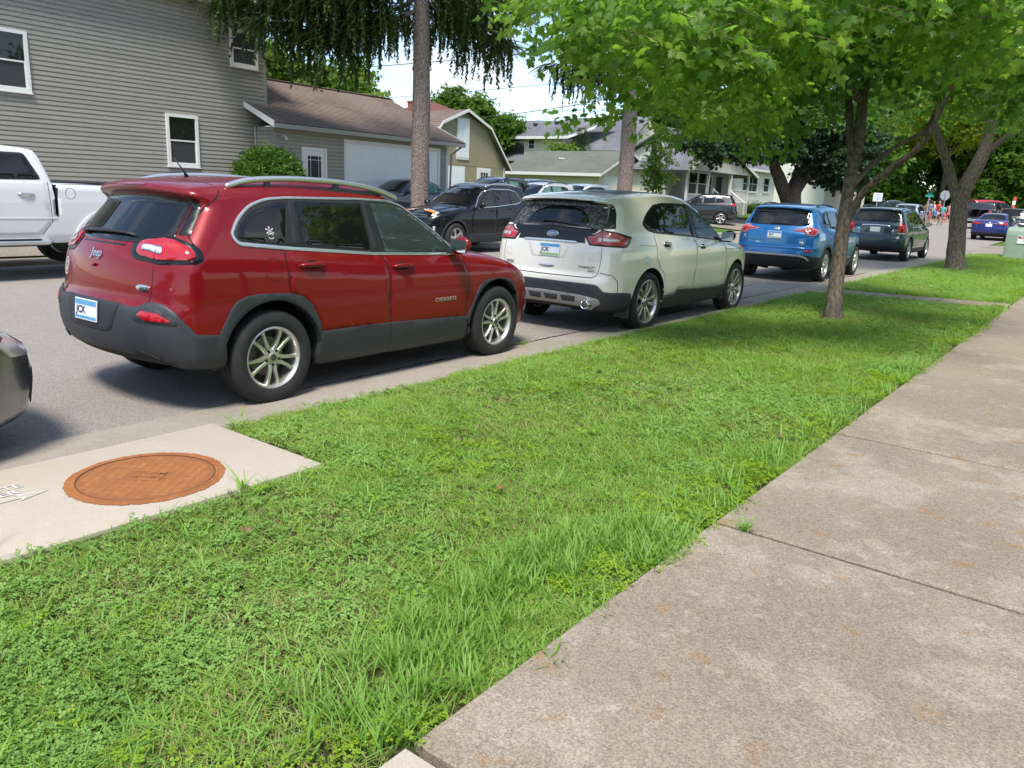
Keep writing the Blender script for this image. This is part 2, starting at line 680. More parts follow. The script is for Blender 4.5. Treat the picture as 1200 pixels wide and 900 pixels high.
class Car:
    def __init__(self, name, label, side, plan, hw, wheels, L, paint, k=.09, kx=.0, crown=.06, bow=.0, belt=None, res=.035, see=None,
                 group=None, cat="car", cut=(), sill=.3, cavity=None, carve=None):
        """side: (y,z) outline; plan: half outline (x,y); hw: [(z, half width)]; wheels: (y_rear, y_front, tyre radius, arch radius, outer face x)"""
        self.root = thing(name, label, cat, group=group)
        self.L = L
        self.paint = paint
        self.k = k
        sp = spline(side, 6)
        self.FS = Field2D(sp)
        full = [(x, y) for x, y in plan] + [(-x, y) for x, y in plan[::-1]]
        self.FP = Field2D(spline(full, 6), .015)
        self.W = max(x for x, y in plan)
        z = np.linspace(0, 2.4, 241)
        hz = np.interp(z, [q[0] for q in hw], [q[1] for q in hw])
        kk = np.ones(5) / 5
        hp = np.pad(hz, 2, mode='edge')
        self.hwz = (z, np.convolve(hp, kk, 'valid'))
        self.crown, self.bow = crown, bow
        self.belt = belt
        self.wheels = wheels
        self.cut = list(cut)
        self.cavity = cavity
        self.carve = carve
        self.setup_body(res, sill)
    def inset(self, y, z):
        zz = z
        if self.belt:
            b0 = self.belt[0][1]
            sh = np.interp(y, [q[0] for q in self.belt], [q[1] - b0 for q in self.belt])
            w = np.clip((z - .45) / .5, 0, 1)
            zz = z - sh * w
        return self.W - np.interp(zz, *self.hwz)
    def f0(self, x, y, z):
        ax = np.abs(x)
        yr, yf, r, ra, xo = self.wheels
        ins = self.inset(y, z)
        dp = self.FP(ax + ins, y)
        c = np.minimum(ax / self.W, 1.2)
        ds = self.FS(y + self.bow * np.where(y < self.L / 2, -1, 1) * c ** 2, z + self.crown * c ** 2 * np.clip((z - .6) / .6, 0, 1))
        return smax(dp, ds, self.k)
    def f(self, x, y, z):
        f = self.f0(x, y, z)
        yr, yf, r, ra, xo = self.wheels
        for yw in (yr, yf):
            d = np.sqrt((y - yw) ** 2 + (z - r) ** 2) - ra
            f = np.maximum(f, -np.maximum(d, .5 - np.abs(x)))
        if self.cavity is not None:
            f = np.maximum(f, -self.cav(x, y, z))
        if self.carve is not None:
            f = np.maximum(f, -self.carve(x, y, z))
        return f
    def cav(self, x, y, z):
        f0 = self.f0(x, y, z)
        y0, y1, zf = self.cavity
        c = np.maximum.reduce([f0 + .05, zf - z, y0 - y, y - y1])
        for poly, view in self.cut:
            if view == 'side':
                d = poly(y, z)
            else:
                d = poly(x, z)
                d = np.maximum(d, self.L / 2 - y if view == 'front' else y - self.L / 2)
            c = np.minimum(c, np.maximum(d, zf - z))
        return c
    def grad(self, P, fn=None, h=.012):
        fn = fn or self.f0
        g = np.zeros_like(P)
        for a in range(3):
            d = np.zeros(3); d[a] = h
            g[:, a] = (fn(*(P + d).T) - fn(*(P - d).T)) / (2 * h)
        n = np.linalg.norm(g, axis=1, keepdims=True)
        return g / np.maximum(n, 1e-6), n[:, 0]
    def setup_body(self, h, sill):
        lo = np.array([-self.W - 3 * h, -4 * h, .05])
        hi = np.array([self.W + 3 * h, self.L + 4 * h, 2.2])
        n = np.ceil((hi - lo) / h).astype(int) + 1
        n[0] += (n[0] % 2)
        lo[0] = -(n[0] - 1) * h / 2
        X, Y, Z = np.meshgrid(*[lo[a] + np.arange(n[a]) * h for a in range(3)], indexing='ij')
        F = self.f(X, Y, Z)
        V, Q = surface_nets(F, lo, h)
        yr, yf, r, ra, xo = self.wheels
        for it in range(4):
            v = self.f(*V.T)
            g, gn = self.grad(V, self.f, .006)
            V = V - g * np.clip(v / np.maximum(gn, .3), -h * .6, h * .6)[:, None]
        # keep the arch edge crisp
        for yw in (yr, yf):
            d = np.hypot(V[:, 1] - yw, V[:, 2] - r) - ra
            near = (np.abs(d) < h * .8) & (np.abs(V[:, 0]) > .55) & (np.abs(self.f0(*V.T)) < h * .8)
            if near.any():
                W = V[near]
                for _ in range(3):
                    ang = np.arctan2(W[:, 2] - r, W[:, 1] - yw)
                    W[:, 1], W[:, 2] = yw + ra * np.cos(ang), r + ra * np.sin(ang)
                    g, gn = self.grad(W)
                    W -= g * np.clip(self.f0(*W.T) / np.maximum(gn, .3), -.03, .03)[:, None]
                V[near] = W
        N, _ = self.grad(V, self.f, .012)
        N0, _ = self.grad(V)
        on = np.abs(self.f0(*V.T)) < .006
        N[on] = N0[on]
        cen = V[Q].mean(1)
        f0c = self.f0(*cen.T)
        mi = np.where(f0c < -.012, 1, 0)
        nz = N[Q].mean(1)[:, 2]
        mi[(nz < -.55) & (cen[:, 2] < .5)] = 1
        if self.cavity is not None:
            cc = self.cav(*cen.T)
            mi[(np.abs(cc) < .02) & (f0c < -.012) & (cen[:, 2] > self.cavity[2] - .02)] = 2
        self.body = mesh_obj("body", V, Q, [self.paint, M_UNDER, M_INTERIOR], self.root, normals=N, midx=mi)
    # ---- views
    def cast(self, O, D, tmax, fn=None):
        fn = fn or self.f0
        n = 70
        ts = np.linspace(0, tmax, n)
        val = np.stack([fn(*(O + D * t).T) for t in ts], 1)
        ins = val < 0
        first = np.where(ins.any(1), ins.argmax(1), n - 1)
        first = np.maximum(first, 1)
        a, b = ts[first - 1], ts[first]
        for _ in range(16):
            m = (a + b) / 2
            neg = fn(*(O + D * m[:, None]).T) < 0
            b = np.where(neg, m, b)
            a = np.where(neg, a, m)
        return O + D * ((a + b) / 2)[:, None]
    RC = .36
    def s_of(self, y):                       # side position y -> wrap coordinate
        hwid = self.W
        return (hwid - self.RC) + self.RC * PI / 2 + (y - self.RC)
    def pts(self, view, A):
        a, b = A[:, 0], A[:, 1]
        z0 = np.zeros(len(a))
        if view == 'side':
            O = np.stack([z0 + 1.5, a, b], 1); D = np.array([[-1., 0, 0]]).repeat(len(a), 0)
        elif view == 'rear':
            O = np.stack([a, z0 - .7, b], 1); D = np.array([[0., 1, 0]]).repeat(len(a), 0)
        elif view == 'front':
            O = np.stack([a, z0 + self.L + .7, b], 1); D = np.array([[0., -1, 0]]).repeat(len(a), 0)
        elif view == 'top':
            O = np.stack([a, b, z0 + 2.6], 1); D = np.array([[0., 0, -1]]).repeat(len(a), 0)
        elif view in ('wrap', 'fwrap'):
            r = self.RC; w = self.W - r
            s = np.abs(a); sg = np.where(a < 0, -1.0, 1.0)
            t = np.clip((s - w) / r, 0, PI / 2)
            x = np.where(s < w, s, w + r * np.sin(t))
            y = np.where(s < w, 0, np.where(s < w + r * PI / 2, r - r * np.cos(t), r + (s - w - r * PI / 2)))
            dx, dy = -np.sin(t), np.cos(t)
            if view == 'fwrap':
                y = self.L - y; dy = -dy
            D = np.stack([dx * sg, dy, z0], 1)
            O = np.stack([x * sg, y, b], 1) - D * .45
        tmax = {'side': 1.45, 'rear': 2.6, 'front': 3.0, 'top': 2.2}.get(view, 1.2)
        return self.cast(O, D, tmax)
    def panel(self, name, view, poly, mat, off=.003, th=.014, parent=None, h=.04, holes=(), r=0.0, mirror=False, both=False, dome=0.0):
        """a plate lying on the body: outline given in the view's two coordinates"""
        poly = round_poly(poly, r) if r or any(len(p) > 2 for p in poly) else [tuple(p) for p in poly]
        holes = [round_poly(q, r) for q in holes]
        V, F = triangulate(poly, holes, h)
        P = self.pts(view, V)
        N, _ = self.grad(P)
        o = off
        if dome:
            d = poly_dist(V, poly)
            o = off + dome * np.sqrt(np.clip(d / .04, 0, 1))[:, None]
        T = P + N * o
        cr = np.cross(T[F[:, 1]] - T[F[:, 0]], T[F[:, 2]] - T[F[:, 0]])
        fl = (cr * N[F[:, 0]]).sum(1).sum() < 0
        if fl:
            F = F[:, ::-1]
        E = {}
        for f in F:
            for i in range(3):
                e = (f[i], f[(i + 1) % 3])
                E[e] = 1
        bd = [e for e in E if (e[1], e[0]) not in E]
        ids = sorted({i for e in bd for i in e})
        mp = {v: i for i, v in enumerate(ids)}
        nb = len(ids)
        T0 = T[ids]; B0 = P[ids] - N[ids] * (th - off)
        n0 = len(T)
        VV = np.concatenate([T, T0, B0])
        sk = [(e[1], e[0]) for e in bd]
        SF = [(n0 + mp[a], n0 + mp[b], n0 + nb + mp[b], n0 + nb + mp[a]) for a, b in sk]
        SF = [q[::1] for q in SF]
        # skirt normals: outward from the outline
        sn = np.zeros((nb, 3))
        for e in bd:
            d = T[e[1]] - T[e[0]]
            o_ = np.cross(d, N[e[0]])
            l = np.linalg.norm(o_)
            if l > 1e-9:
                sn[mp[e[0]]] += o_ / l; sn[mp[e[1]]] += o_ / l
        l = np.linalg.norm(sn, axis=1, keepdims=True)
        sn = np.where(l > 1e-6, sn / np.maximum(l, 1e-6), N[ids])
        tn = N.copy()
        tn[ids] = N[ids] * .93 + sn * .36
        tn /= np.linalg.norm(tn, axis=1, keepdims=True)
        if dome:
            h_ = 1e-3
            tn = None
        NN = None if tn is None else np.concatenate([tn, sn, sn])
        faces = [tuple(f) for f in F] + SF
        out = []
        sides = (1, -1) if both else ((-1,) if mirror else (1,))
        for sg in sides:
            v2 = VV * np.array([sg, 1, 1])
            n2 = None if NN is None else NN * np.array([sg, 1, 1])
            f2 = faces if sg > 0 else [q[::-1] for q in faces]
            out.append(mesh_obj(name, v2, f2, mat, parent or self.root, normals=n2, smooth=dome > 0))
        return out if both else out[0]
    def line(self, view, pts, w=.009, name="panel_gap", mat=None, off=.0012, both=True, parent=None, closed=False):
        """a narrow dark joint drawn as a thin strip"""
        P = np.array(pts, float)
        d = np.gradient(P, axis=0)
        n = np.stack([-d[:, 1], d[:, 0]], 1) / np.maximum(np.linalg.norm(d, axis=1, keepdims=True), 1e-9)
        poly = [tuple(p) for p in P + n * w / 2] + [tuple(p) for p in (P - n * w / 2)[::-1]]
        return self.panel(name, view, poly, mat or M_GAP, off, .003, parent, .05, both=both)
    def at(self, view, a, b, off=0.0):
        P = self.pts(view, np.array([[a, b]], float))
        N, _ = self.grad(P)
        return Vector(P[0] + N[0] * off), Vector(N[0])
    def text(self, name, view, a, b, txt, size, mat, xdir, parent=None, off=.004, depth=.0015, sx=1.0, **kw):
        p, n = self.at(view, a, b, off)
        o = text_obj(name, txt, size, mat, parent or self.root, frame(p, xdir, n) @ Matrix.Diagonal((sx, 1, 1, 1)), depth, **kw)
        return o
    def plate(self, view, a, b, w, h, mat_list, txt=None, off=.008, parent=None):
        p, n = self.at(view, a, b, off)
        mb = MB()
        mb.box(-w / 2, w / 2, -h / 2, h / 2, -.004, .003, 0, .002)
        mb.box(-w / 2 + .008, w / 2 - .008, h / 2 - .045, h / 2 - .008, .003, .0042, 1)
        mb.box(-w / 2 + .008, w / 2 - .008, -h / 2 + .008, -h / 2 + .03, .003, .0042, 2)
        o = mb.build("license_plate", mat_list, parent or self.root)
        fx = (1, 0, 0) if view in ('rear', 'wrap') else (-1, 0, 0)
        o.matrix_local = frame(p, fx, n)
        if txt:
            text_obj("plate_lettering", txt, .072, M_DARKTEXT, o, Matrix.Translation((-w * .22, -.006, .0045)), .0008, bold=.002)
        return o
    def place(self, x, y, z=0.0, rz=0.0, yref=None):
        """put the rear axle centre (or yref) at world x,y"""
        yr = self.wheels[0] if yref is None else yref
        c, s = math.cos(rz), math.sin(rz)
        self.root.location = (x + s * yr, y - c * yr, z)
        self.root.rotation_euler = (0, 0, rz)
        return self.root

# ------------------------------------------------------------------ wheels
def bar(mb, cen, wid, top, bot, mi=0, ch=.25):
    """spoke: cen = [(u,v,x)] centre line on the wheel face, wid half widths; chamfered section"""
    vs, fs = [], []
    n = len(cen)
    for i in range(n):
        p = np.array(cen[i][:2]); q = np.array(cen[min(i + 1, n - 1)][:2]) - np.array(cen[max(i - 1, 0)][:2])
        q = q / max(np.linalg.norm(q), 1e-9)
        nn = np.array([-q[1], q[0]])
        x = cen[i][2]
        for s, dx in ((-1, bot), (-1, -ch * (top)), (-1 + ch * 1.2, top), (1 - ch * 1.2, top), (1, -ch * top), (1, bot)):
            a = p + nn * wid[i] * s
            vs.append((x + dx, a[0], a[1]))
    for i in range(n - 1):
        for k in range(5):
            fs.append((i * 6 + k, i * 6 + k + 1, (i + 1) * 6 + k + 1, (i + 1) * 6 + k))
    fs.append(tuple(range(6))); fs.append(tuple((n - 1) * 6 + k for k in range(6))[::-1])
    mb.add(vs, fs, mi)

WHEELS = {}
def wheel_meshes(key, R, Rr, w, style, seg=48):
    if key in WHEELS:
        return WHEELS[key]
    hw = w / 2
    t = MB()
    prof = [(Rr - .012, hw - .03), (Rr + .006, hw - .012), (Rr + (R - Rr) * .22, hw + .002), (Rr + (R - Rr) * .5, hw + .008), (Rr + (R - Rr) * .78, hw - .002), (R - .012, hw - .014),
            (R - .004, hw - .028), (R, hw - .04)]
    for g in (.052, .0, -.052):
        if w > .19:
            prof += [(R, g + .006), (R - .009, g + .004), (R - .009, g - .004), (R, g - .006)]
    prof += [(R, -hw + .04), (R - .012, -hw + .014), (Rr + (R - Rr) * .5, -hw - .005), (Rr, -hw + .02)]
    t.lathe(prof, seg, 'X')
    # shoulder blocks
    if seg >= 40:
        nb = 60
        for i in range(nb):
            for sg in (1, -1):
                a = 2 * PI * i / nb
                da = PI / nb * .62
                q = []
                for rr, xx in ((R - .014, hw - .012), (R + .0015, hw - .036), (R + .0015, .072)):
                    for s in (-1, 1):
                        q.append((sg * xx, rr * math.cos(a + s * da), rr * math.sin(a + s * da)))
                t.add(q, [(0, 1, 3, 2), (2, 3, 5, 4)])
    tyre = t.build("tyre", M_TYRE, None, True)
    smooth_angle(tyre.data, 40)
    rm = MB()
    rm.lathe([(Rr + .010, hw - .018), (Rr + .012, hw - .008), (Rr + .004, hw - .004), (Rr - .006, hw - .012), (Rr - .014, hw - .03), (Rr - .02, hw - .07), (Rr - .03, -hw + .03), (Rr - .005, -hw + .02)], seg, 'X', 0)
    xo = hw - .022
    rm.lathe([(.001, -.03), (Rr - .025, -.03)], 28, 'X', 1)                 # dark inside
    rm.lathe([(.001, .0), (.15, .0), (.155, -.012), (.155, -.02)], 28, 'X', 2)  # brake disc
    def polar(r, a, x):
        return (r * math.cos(a), r * math.sin(a), x)
    ri = Rr - .010
    if style == 'vsplit':            # five pairs of forked spokes
        for i in range(5):
            a = PI / 2 + 2 * PI * i / 5 + PI / 5
            for s in (-1, 1):
                cen = [polar(.045, a + s * .38, xo - .020), polar(.10, a + s * .225, xo - .012), polar(.15, a + s * .215, xo - .012), polar(ri - .03, a + s * .235, xo - .010), polar(ri, a + s * .245, xo - .012)]
                bar(rm, cen, [.020, .015, .0135, .0135, .018], .006, -.03)
        hub, lug = .062, 5
    elif style == 'ten':             # ten slim spokes in pairs with dark pockets
        for i in range(10):
            a = PI / 2 + 2 * PI * i / 10 + (.07 if i % 2 else -.07)
            cen = [polar(.04, a, xo - .03), polar(.11, a, xo - .016), polar(.19, a, xo - .008), polar(ri, a + (.05 if i % 2 else -.05), xo - .008)]
            bar(rm, cen, [.018, .017, .019, .030], .005, -.03)
            cen = [polar(.12, a, xo - .012), polar(ri - .01, a + (.03 if i % 2 else -.03), xo - .0022)]
            bar(rm, cen, [.003, .010], .0015, -.002, 1)
        hub, lug = .066, 5
    elif style == 'five':            # five broad double spokes
        for i in range(5):
            a = PI / 2 + 2 * PI * i / 5
            for s in (-1, 1):
                cen = [polar(.04, a + s * .3, xo - .02), polar(.11, a + s * .2, xo - .012), polar(.17, a + s * .15, xo - .01), polar(ri, a + s * .17, xo - .01)]
                bar(rm, cen, [.024, .018, .015, .020], .006, -.03)
        hub, lug = .062, 5
    else:                            # six or five plain spokes
        ns = int(style)
        for i in range(ns):
            a = PI / 2 + 2 * PI * i / ns
            cen = [polar(.04, a, xo - .02), polar(.12, a, xo - .012), polar(ri, a, xo - .01)]
            bar(rm, cen, [.04, .030, .045], .006, -.03)
        hub, lug = .066, ns if ns > 5 else 5
    rm.lathe([(.001, xo + .004), (hub * .55, xo + .002), (hub * .6, xo - .006), (hub, xo - .010), (hub * 1.1, xo - .03)], 24, 'X', 0)
    rm.lathe([(.001, xo + .0055), (hub * .42, xo + .0045)], 16, 'X', 3)
    for i in range(lug):
        a = PI / 2 + 2 * PI * (i + .5) / lug
        rm.lathe([(.001, xo - .002), (.011, xo - .002), (.012, xo - .02)], 8, 'X', 1, c=(0, .058 * math.cos(a), .058 * math.sin(a)))
    rim = rm.build("rim", [M_ALLOY, M_BLACK, M_BRAKE, M_DARKMETAL], None)
    smooth_angle(rim.data, 35)
    WHEELS[key] = (tyre.data, rim.data)
    bpy.data.objects.remove(tyre); bpy.data.objects.remove(rim)
    return WHEELS[key]

def add_wheels(car, key, Rr, w, style, seg=48, rim_mat=None):
    yr, yf, r, ra, xo = car.wheels
    ty, ri = wheel_meshes(key, r + .006, Rr, w, style, seg)
    k = 0
    for yw in (yr, yf):
        for s in (1, -1):
            e = bpy.data.objects.new("wheel", None)
            link(e, car.root)
            e.location = (s * (xo - w / 2), yw, r)
            e.rotation_euler = (0.35 * k, 0, 0) if s > 0 else (.5 * k, 0, PI)
            k += 1
            for nm, me in (("tyre", ty), ("rim", ri)):
                link(bpy.data.objects.new(nm, me), e)

# shared car materials
M_UNDER = M("underbody_plastic", (.012, .012, .013), .8)
M_INTERIOR = M("cabin_trim", (.13, .13, .13), .8)
M_GAP = M("panel_gap", (.004, .004, .004), .9)
M_TYRE = M("tyre_rubber", (.018, .018, .019), .78, var=(9, .5, (.045, .042, .038), .5, .75), bump=(240, .0006))
M_ALLOY = M("alloy", (.62, .60, .56), .34, .85, var=(14, .35, (.40, .34, .26), .5, .8))
M_BRAKE = M("brake_disc", (.25, .20, .17), .5, .7)
M_BLACK = M("gloss_black", (.006, .006, .006), .3)
M_DARKMETAL = M("dark_metal", (.12, .12, .12), .4, .8)
M_DARKTEXT = M("plate_ink", (.02, .03, .08), .6)
M_CLAD = M("cladding_plastic", (.030, .034, .040), .55, var=(5, .35, (.07, .07, .07), .45, .75), bump=(500, .0003))
M_PGLASS = M("privacy_glass", (.006, .007, .007), .015, spec=.6)
M_CHROME = M("chrome", (.75, .75, .74), .12, 1.0)
M_SATIN = M("satin_aluminium", (.72, .73, .74), .32, .9)
M_LAMPRED = M("lamp_red", (.42, .006, .010), .14, coat=1.0)
M_LAMPDARK = M("lamp_dark_red", (.22, .006, .01), .06, coat=1.0)
M_LAMPCLEAR = M("lamp_clear", (.62, .60, .60), .08, .2, coat=1.0, bump=(160, .001))
M_AMBER = M("lamp_amber", (.75, .28, .02), .1, coat=1.0)
M_PLATE = M("plate_white", (.78, .80, .82), .4)
M_PLATEBLUE = M("plate_blue", (.10, .32, .58), .4)
M_PLATEGREEN = M("plate_green", (.25, .45, .12), .4)
M_WIN = glass_mat("car_glass", (.70, .84, .80))
M_GREENGLASS = M("pale_green_glass", (.10, .24, .21), .03, spec=.6, var=(6, .6, (.02, .05, .05), .45, .6))
# ------------------------------------------------------------------ red SUV at the kerb
M_RED = M("red_paint", (.205, .0015, .006), .36, .2, coat=.6, coat_rough=.02, spec=.3)
M_PEARL = M("pearl_paint", (.82, .77, .68), .28, .05, coat=1.0, coat_rough=.03, var=(1.5, .12, (.68, .65, .59)))

M_BLACKTRIM = M("black_trim", (.018, .018, .019), .42)
M_CLADDARK = M("cladding_recess", (.022, .025, .030), .6, bump=(500, .0003))
M_LAMPBRIGHT = M("lamp_bright_red", (.70, .012, .015), .06, coat=1.0, bump=(120, .001))
M_STICKER = M("white_vinyl", (.55, .50, .50), .5)
M_DASH = M("dashboard_grey", (.30, .32, .31), .6)

def plan_outline(W, L, rc=.30, fc=.45, rb=.07, fb=.16, taper=.02, ftaper=.05):
    """half outline of the body from above: rear centre to front centre"""
    return [(0, 0), (W * .55, rb * .35), (W - rc * .55, rb), (W - .06, rb + rc * .42), (W - taper * .5, rb + rc), (W, L * .33), (W, L * .6), (W - ftaper * .4, L * .8),
            (W - ftaper - .03, L - fb - fc * .75), (W - ftaper - fc * .28, L - fb - fc * .22), (W * .55, L - fb * .45), (0, L)]

def red_suv():
    L = 4.62
    side = [(0.16, .36), (.05, .46), (.0, .60), (.02, .76), (.075, .83, 1), (.085, .95), (.12, 1.10), (.19, 1.215, 1), (.33, 1.36), (.475, 1.515, 1), (.385, 1.575), (.44, 1.618), (.62, 1.645), (1.0, 1.672),
            (1.4, 1.682), (1.9, 1.675), (2.3, 1.635), (2.52, 1.585), (2.8, 1.44), (3.1, 1.265), (3.38, 1.11), (3.6, 1.075), (4.0, 1.01), (4.3, .90), (4.46, .76), (4.55, .60), (4.58, .45), (4.50, .30),
            (4.3, .23), (3.5, .22), (2.3, .22), (1.2, .23), (.5, .30)]
    hw = [(.15, .86), (.28, .885), (.42, .915), (.55, .925), (.78, .922), (.93, .912), (1.02, .895), (1.09, .868), (1.2, .825), (1.50, .695), (1.60, .645), (1.72, .60)]
    belt = [(0, 1.22), (.7, 1.20), (1.3, 1.16), (2.1, 1.10), (3.0, 1.07), (4.6, 1.0)]
    belt = [(y, z) for y, z in belt]
    b0 = belt[0][1]
    hw = [(z + .10 * min(1, max(0, (z - .45) / .5)), w) for z, w in hw]
    D1 = [(2.15, 1.112), (2.93, 1.085), (2.985, 1.10), (2.865, 1.24), (2.72, 1.345), (2.50, 1.465), (2.33, 1.503), (2.125, 1.508)]   # front glass
    seefront = Field2D(round_poly(D1, .03), .015)
    wind = Field2D(round_poly([(-.60, 1.13), (.60, 1.13), (.50, 1.56), (-.50, 1.56)], .06), .015)
    car = Car("parked_car", "dark red SUV with silver roof rails and black lower cladding nearest the manhole pad", side, plan_outline(.925, L, .32, .40, .15, .20), hw,
              (.96, 3.66, .355, .448, .918), L, M_RED, k=.10, crown=.075, bow=.19, belt=belt, res=.03, cut=[(seefront, 'side'), (wind, 'front')], cavity=(1.7, 3.35, .62))
    p = car.panel
    # side glass area
    dlo = [(.705, 1.275, .05), (.735, 1.222, .04), (1.14, 1.180), (2.0, 1.110), (2.93, 1.078), (3.03, 1.085, .02), (2.88, 1.25), (2.73, 1.36), (2.51, 1.482), (2.33, 1.521), (2.0, 1.531), (1.26, 1.528), (1.06, 1.515, .08), (.90, 1.462, .06), (.78, 1.37, .05)]
    outer = [(.68, 1.275, .06), (.715, 1.197, .05), (1.14, 1.155), (2.0, 1.088), (2.93, 1.056), (3.075, 1.066, .02), (2.90, 1.262), (2.745, 1.377), (2.52, 1.499), (2.34, 1.538), (2.0, 1.548), (1.26, 1.545), (1.05, 1.532, .08), (.885, 1.478, .06), (.758, 1.382, .05)]
    p("window_trim", 'side', outer, M_SATIN, .008, .02, holes=[round_poly(dlo)], both=True)
    p("window_surround", 'side', dlo, M_BLACKTRIM, .004, .012, both=True, holes=[round_poly(D1, .02)])
    p("side_window", 'side', [(.735, 1.275, .05), (.76, 1.240, .04), (1.125, 1.198), (1.235, 1.500), (1.06, 1.493, .08), (.915, 1.444, .06), (.80, 1.36, .05)], M_PGLASS, .0065, .006, both=True)
    p("side_window", 'side', [(1.305, 1.188), (1.985, 1.130), (2.005, 1.508), (1.345, 1.510)], M_PGLASS, .0065, .006, both=True, r=.015)
    p("side_window", 'side', D1, M_WIN, .006, .005, both=True, r=.02)
    p("window_bar", 'side', [(1.20, 1.182), (1.30, 1.176), (1.315, 1.30), (1.345, 1.524), (1.265, 1.524)], M_BLACKTRIM, .008, .012, both=True)
    p("window_bar", 'side', [(2.01, 1.112), (2.145, 1.106), (2.12, 1.52), (2.03, 1.524)], M_BLACKTRIM, .008, .012, both=True)
    # doors
    rd = [(1.135, 1.152), (2.093, 1.082), (2.145, .955), (2.148, .492), (1.43, .50), (1.395, .60), (1.345, .70), (1.25, .80), (1.118, .845), (1.112, .90)]
    fd = [(2.105, 1.080), (3.13, 1.052), (3.19, .90), (3.185, .70), (3.13, .45), (2.158, .492), (2.157, .955)]
    doors = p("door", 'side', rd, M_RED, .003, .012, both=True, r=.012), p("door", 'side', fd, M_RED, .003, .012, both=True, r=.012)
    for dd, (ya, yb, z) in zip(doors, ((1.215, 1.455, 1.037), (2.20, 2.445, .985))):
        for sgn, d in zip((1, -1), dd):
            mb = MB()
            q = [car.at('side', ya + (yb - ya) * t, z, .004 + .028 * math.sin(PI * min(1, max(0, t))) ** .5)[0] for t in np.linspace(0, 1, 9)]
            mb.tube([(v.x * sgn, v.y, v.z) for v in q], [.012, .017, .02, .021, .021, .021, .02, .017, .012], 8)
            mb.build("handle", M_RED, d, True)
        p("handle_recess", 'side', [(ya + .05, z - .03), (yb - .05, z - .03), (yb - .07, z + .035), (ya + .07, z + .035)], M_GAP, .004, .003, r=.03, both=True)
    car.line('side', [(1.106, 1.15), (1.106, .90), (1.112, .848)])
    car.line('side', [(2.098, 1.08), (2.152, .955), (2.153, .49), (2.153, .33)])
    car.line('side', [(3.135, 1.05), (3.197, .90), (3.192, .70), (3.14, .455)])
    # cladding: sills, arches, rear bumper
    p("sill_cladding", 'side', [(1.40, .513), (2.150, .510), (2.153, .22), (1.37, .22)], M_CLAD, .015, .02, both=True)
    p("sill_cladding", 'side', [(2.157, .510), (3.16, .468), (3.22, .22), (2.156, .22)], M_CLAD, .015, .02, both=True)
    def flare(yc, out, name="arch_cladding"):
        zc = .355
        inn = [(yc + .440 * math.cos(t), zc + .440 * math.sin(t)) for t in np.linspace(R_(-12), R_(192), 30)]
        p(name, 'side', out + inn, M_CLAD, .014, .05, both=True, h=.03)
    flare(.96, [(.50, .585), (.555, .675), (.60, .755), (.655, .812), (.74, .842), (.85, .852), (1.10, .838), (1.22, .808), (1.31, .735), (1.385, .595), (1.405, .487), (1.375, .30)][::1])
    flare(3.66, [(3.27, .30), (3.17, .44), (3.24, .56), (3.31, .672), (3.37, .752), (3.44, .79), (3.57, .808), (3.80, .798), (3.92, .755), (4.0, .64), (4.07, .44), (4.07, .30)])
    so = car.s_of
    half = [(0, .79), (.30, .785), (.50, .77), (.58, .775), (.66, .805), (.78, .812), (.88, .800), (.97, .755), (1.06, .66), (so(.34), .603), (so(.50), .585), (so(.545), .56), (so(.555), .40), (so(.555), .30), (1.15, .32), (.95, .40), (.6, .44), (0, .44)]
    bump = half + [(-a, b) for a, b in half[::-1][1:-1]]
    bp_ = p("rear_bumper", 'wrap', bump, M_CLAD, .014, .03, h=.035)
    hl = [(0, .50), (.5, .50), (.9, .47), (1.1, .42), (1.1, .36), (.8, .40), (0, .42)]
    p("bumper_lip", 'wrap', hl + [(-a, b) for a, b in hl[::-1][1:-1]], M_UNDER, .004, .02)
    p("plate_recess", 'wrap', [(-.34, .785), (.40, .785), (.32, .60), (.26, .575), (-.26, .575), (-.32, .60)], M_CLADDARK, .0165, .01, r=.03)
    for s in (1, -1):
        p("bumper_ledge", 'wrap', [(s * .52, .70), (s * .62, .768), (s * .80, .774), (s * .98, .70), (s * .98, .665), (s * .60, .672)], M_CLADDARK, .0165, .006, r=.02)
        p("reflector", 'wrap', [(s * .585, .722), (s * .63, .752), (s * .82, .742), (s * .925, .705), (s * .93, .688), (s * .68, .692)], M_LAMPRED, .024, .012, r=.012)
        p("skid_insert", 'wrap', [(s * .50, .475), (s * .56, .48), (s * .80, .43), (s * .80, .40), (s * .52, .43)], M_UNDER, .02, .01)
    # tailgate glass and black surround
    g = [(-.60, 1.215), (-.30, 1.205), (.30, 1.205), (.60, 1.215), (.66, 1.25), (.615, 1.40), (.57, 1.505), (.30, 1.530), (-.30, 1.530), (-.57, 1.505), (-.615, 1.40), (-.66, 1.25)]
    p("rear_window", 'rear', [(x, z - .004) for x, z in g], M_PGLASS, .004, .01, r=.02)
    for s in (1, -1):
        p("pillar_trim", 'rear', [(s * .668, 1.265), (s * .755, 1.27), (s * .70, 1.40), (s * .645, 1.52), (s * .578, 1.508), (s * .622, 1.40)], M_BLACK, .003, .01, r=.01)
        # lamp surround and lamp
        p("lamp_surround", 'wrap', [(s * .36, 1.205), (s * .40, 1.12), (s * .46, 1.09), (s * .80, 1.068), (s * 1.17, 1.082), (s * 1.215, 1.12), (s * 1.20, 1.195), (s * 1.11, 1.260), (s * .72, 1.262), (s * .40, 1.235)], M_BLACK, .003, .01, r=.03)
        lamp = p("tail_lamp", 'wrap', [(s * .425, 1.20), (s * .44, 1.145), (s * .49, 1.118), (s * .715, 1.098), (s * .715, 1.240), (s * .47, 1.222)], M_LAMPRED, .012, .02, r=.025, dome=.0)
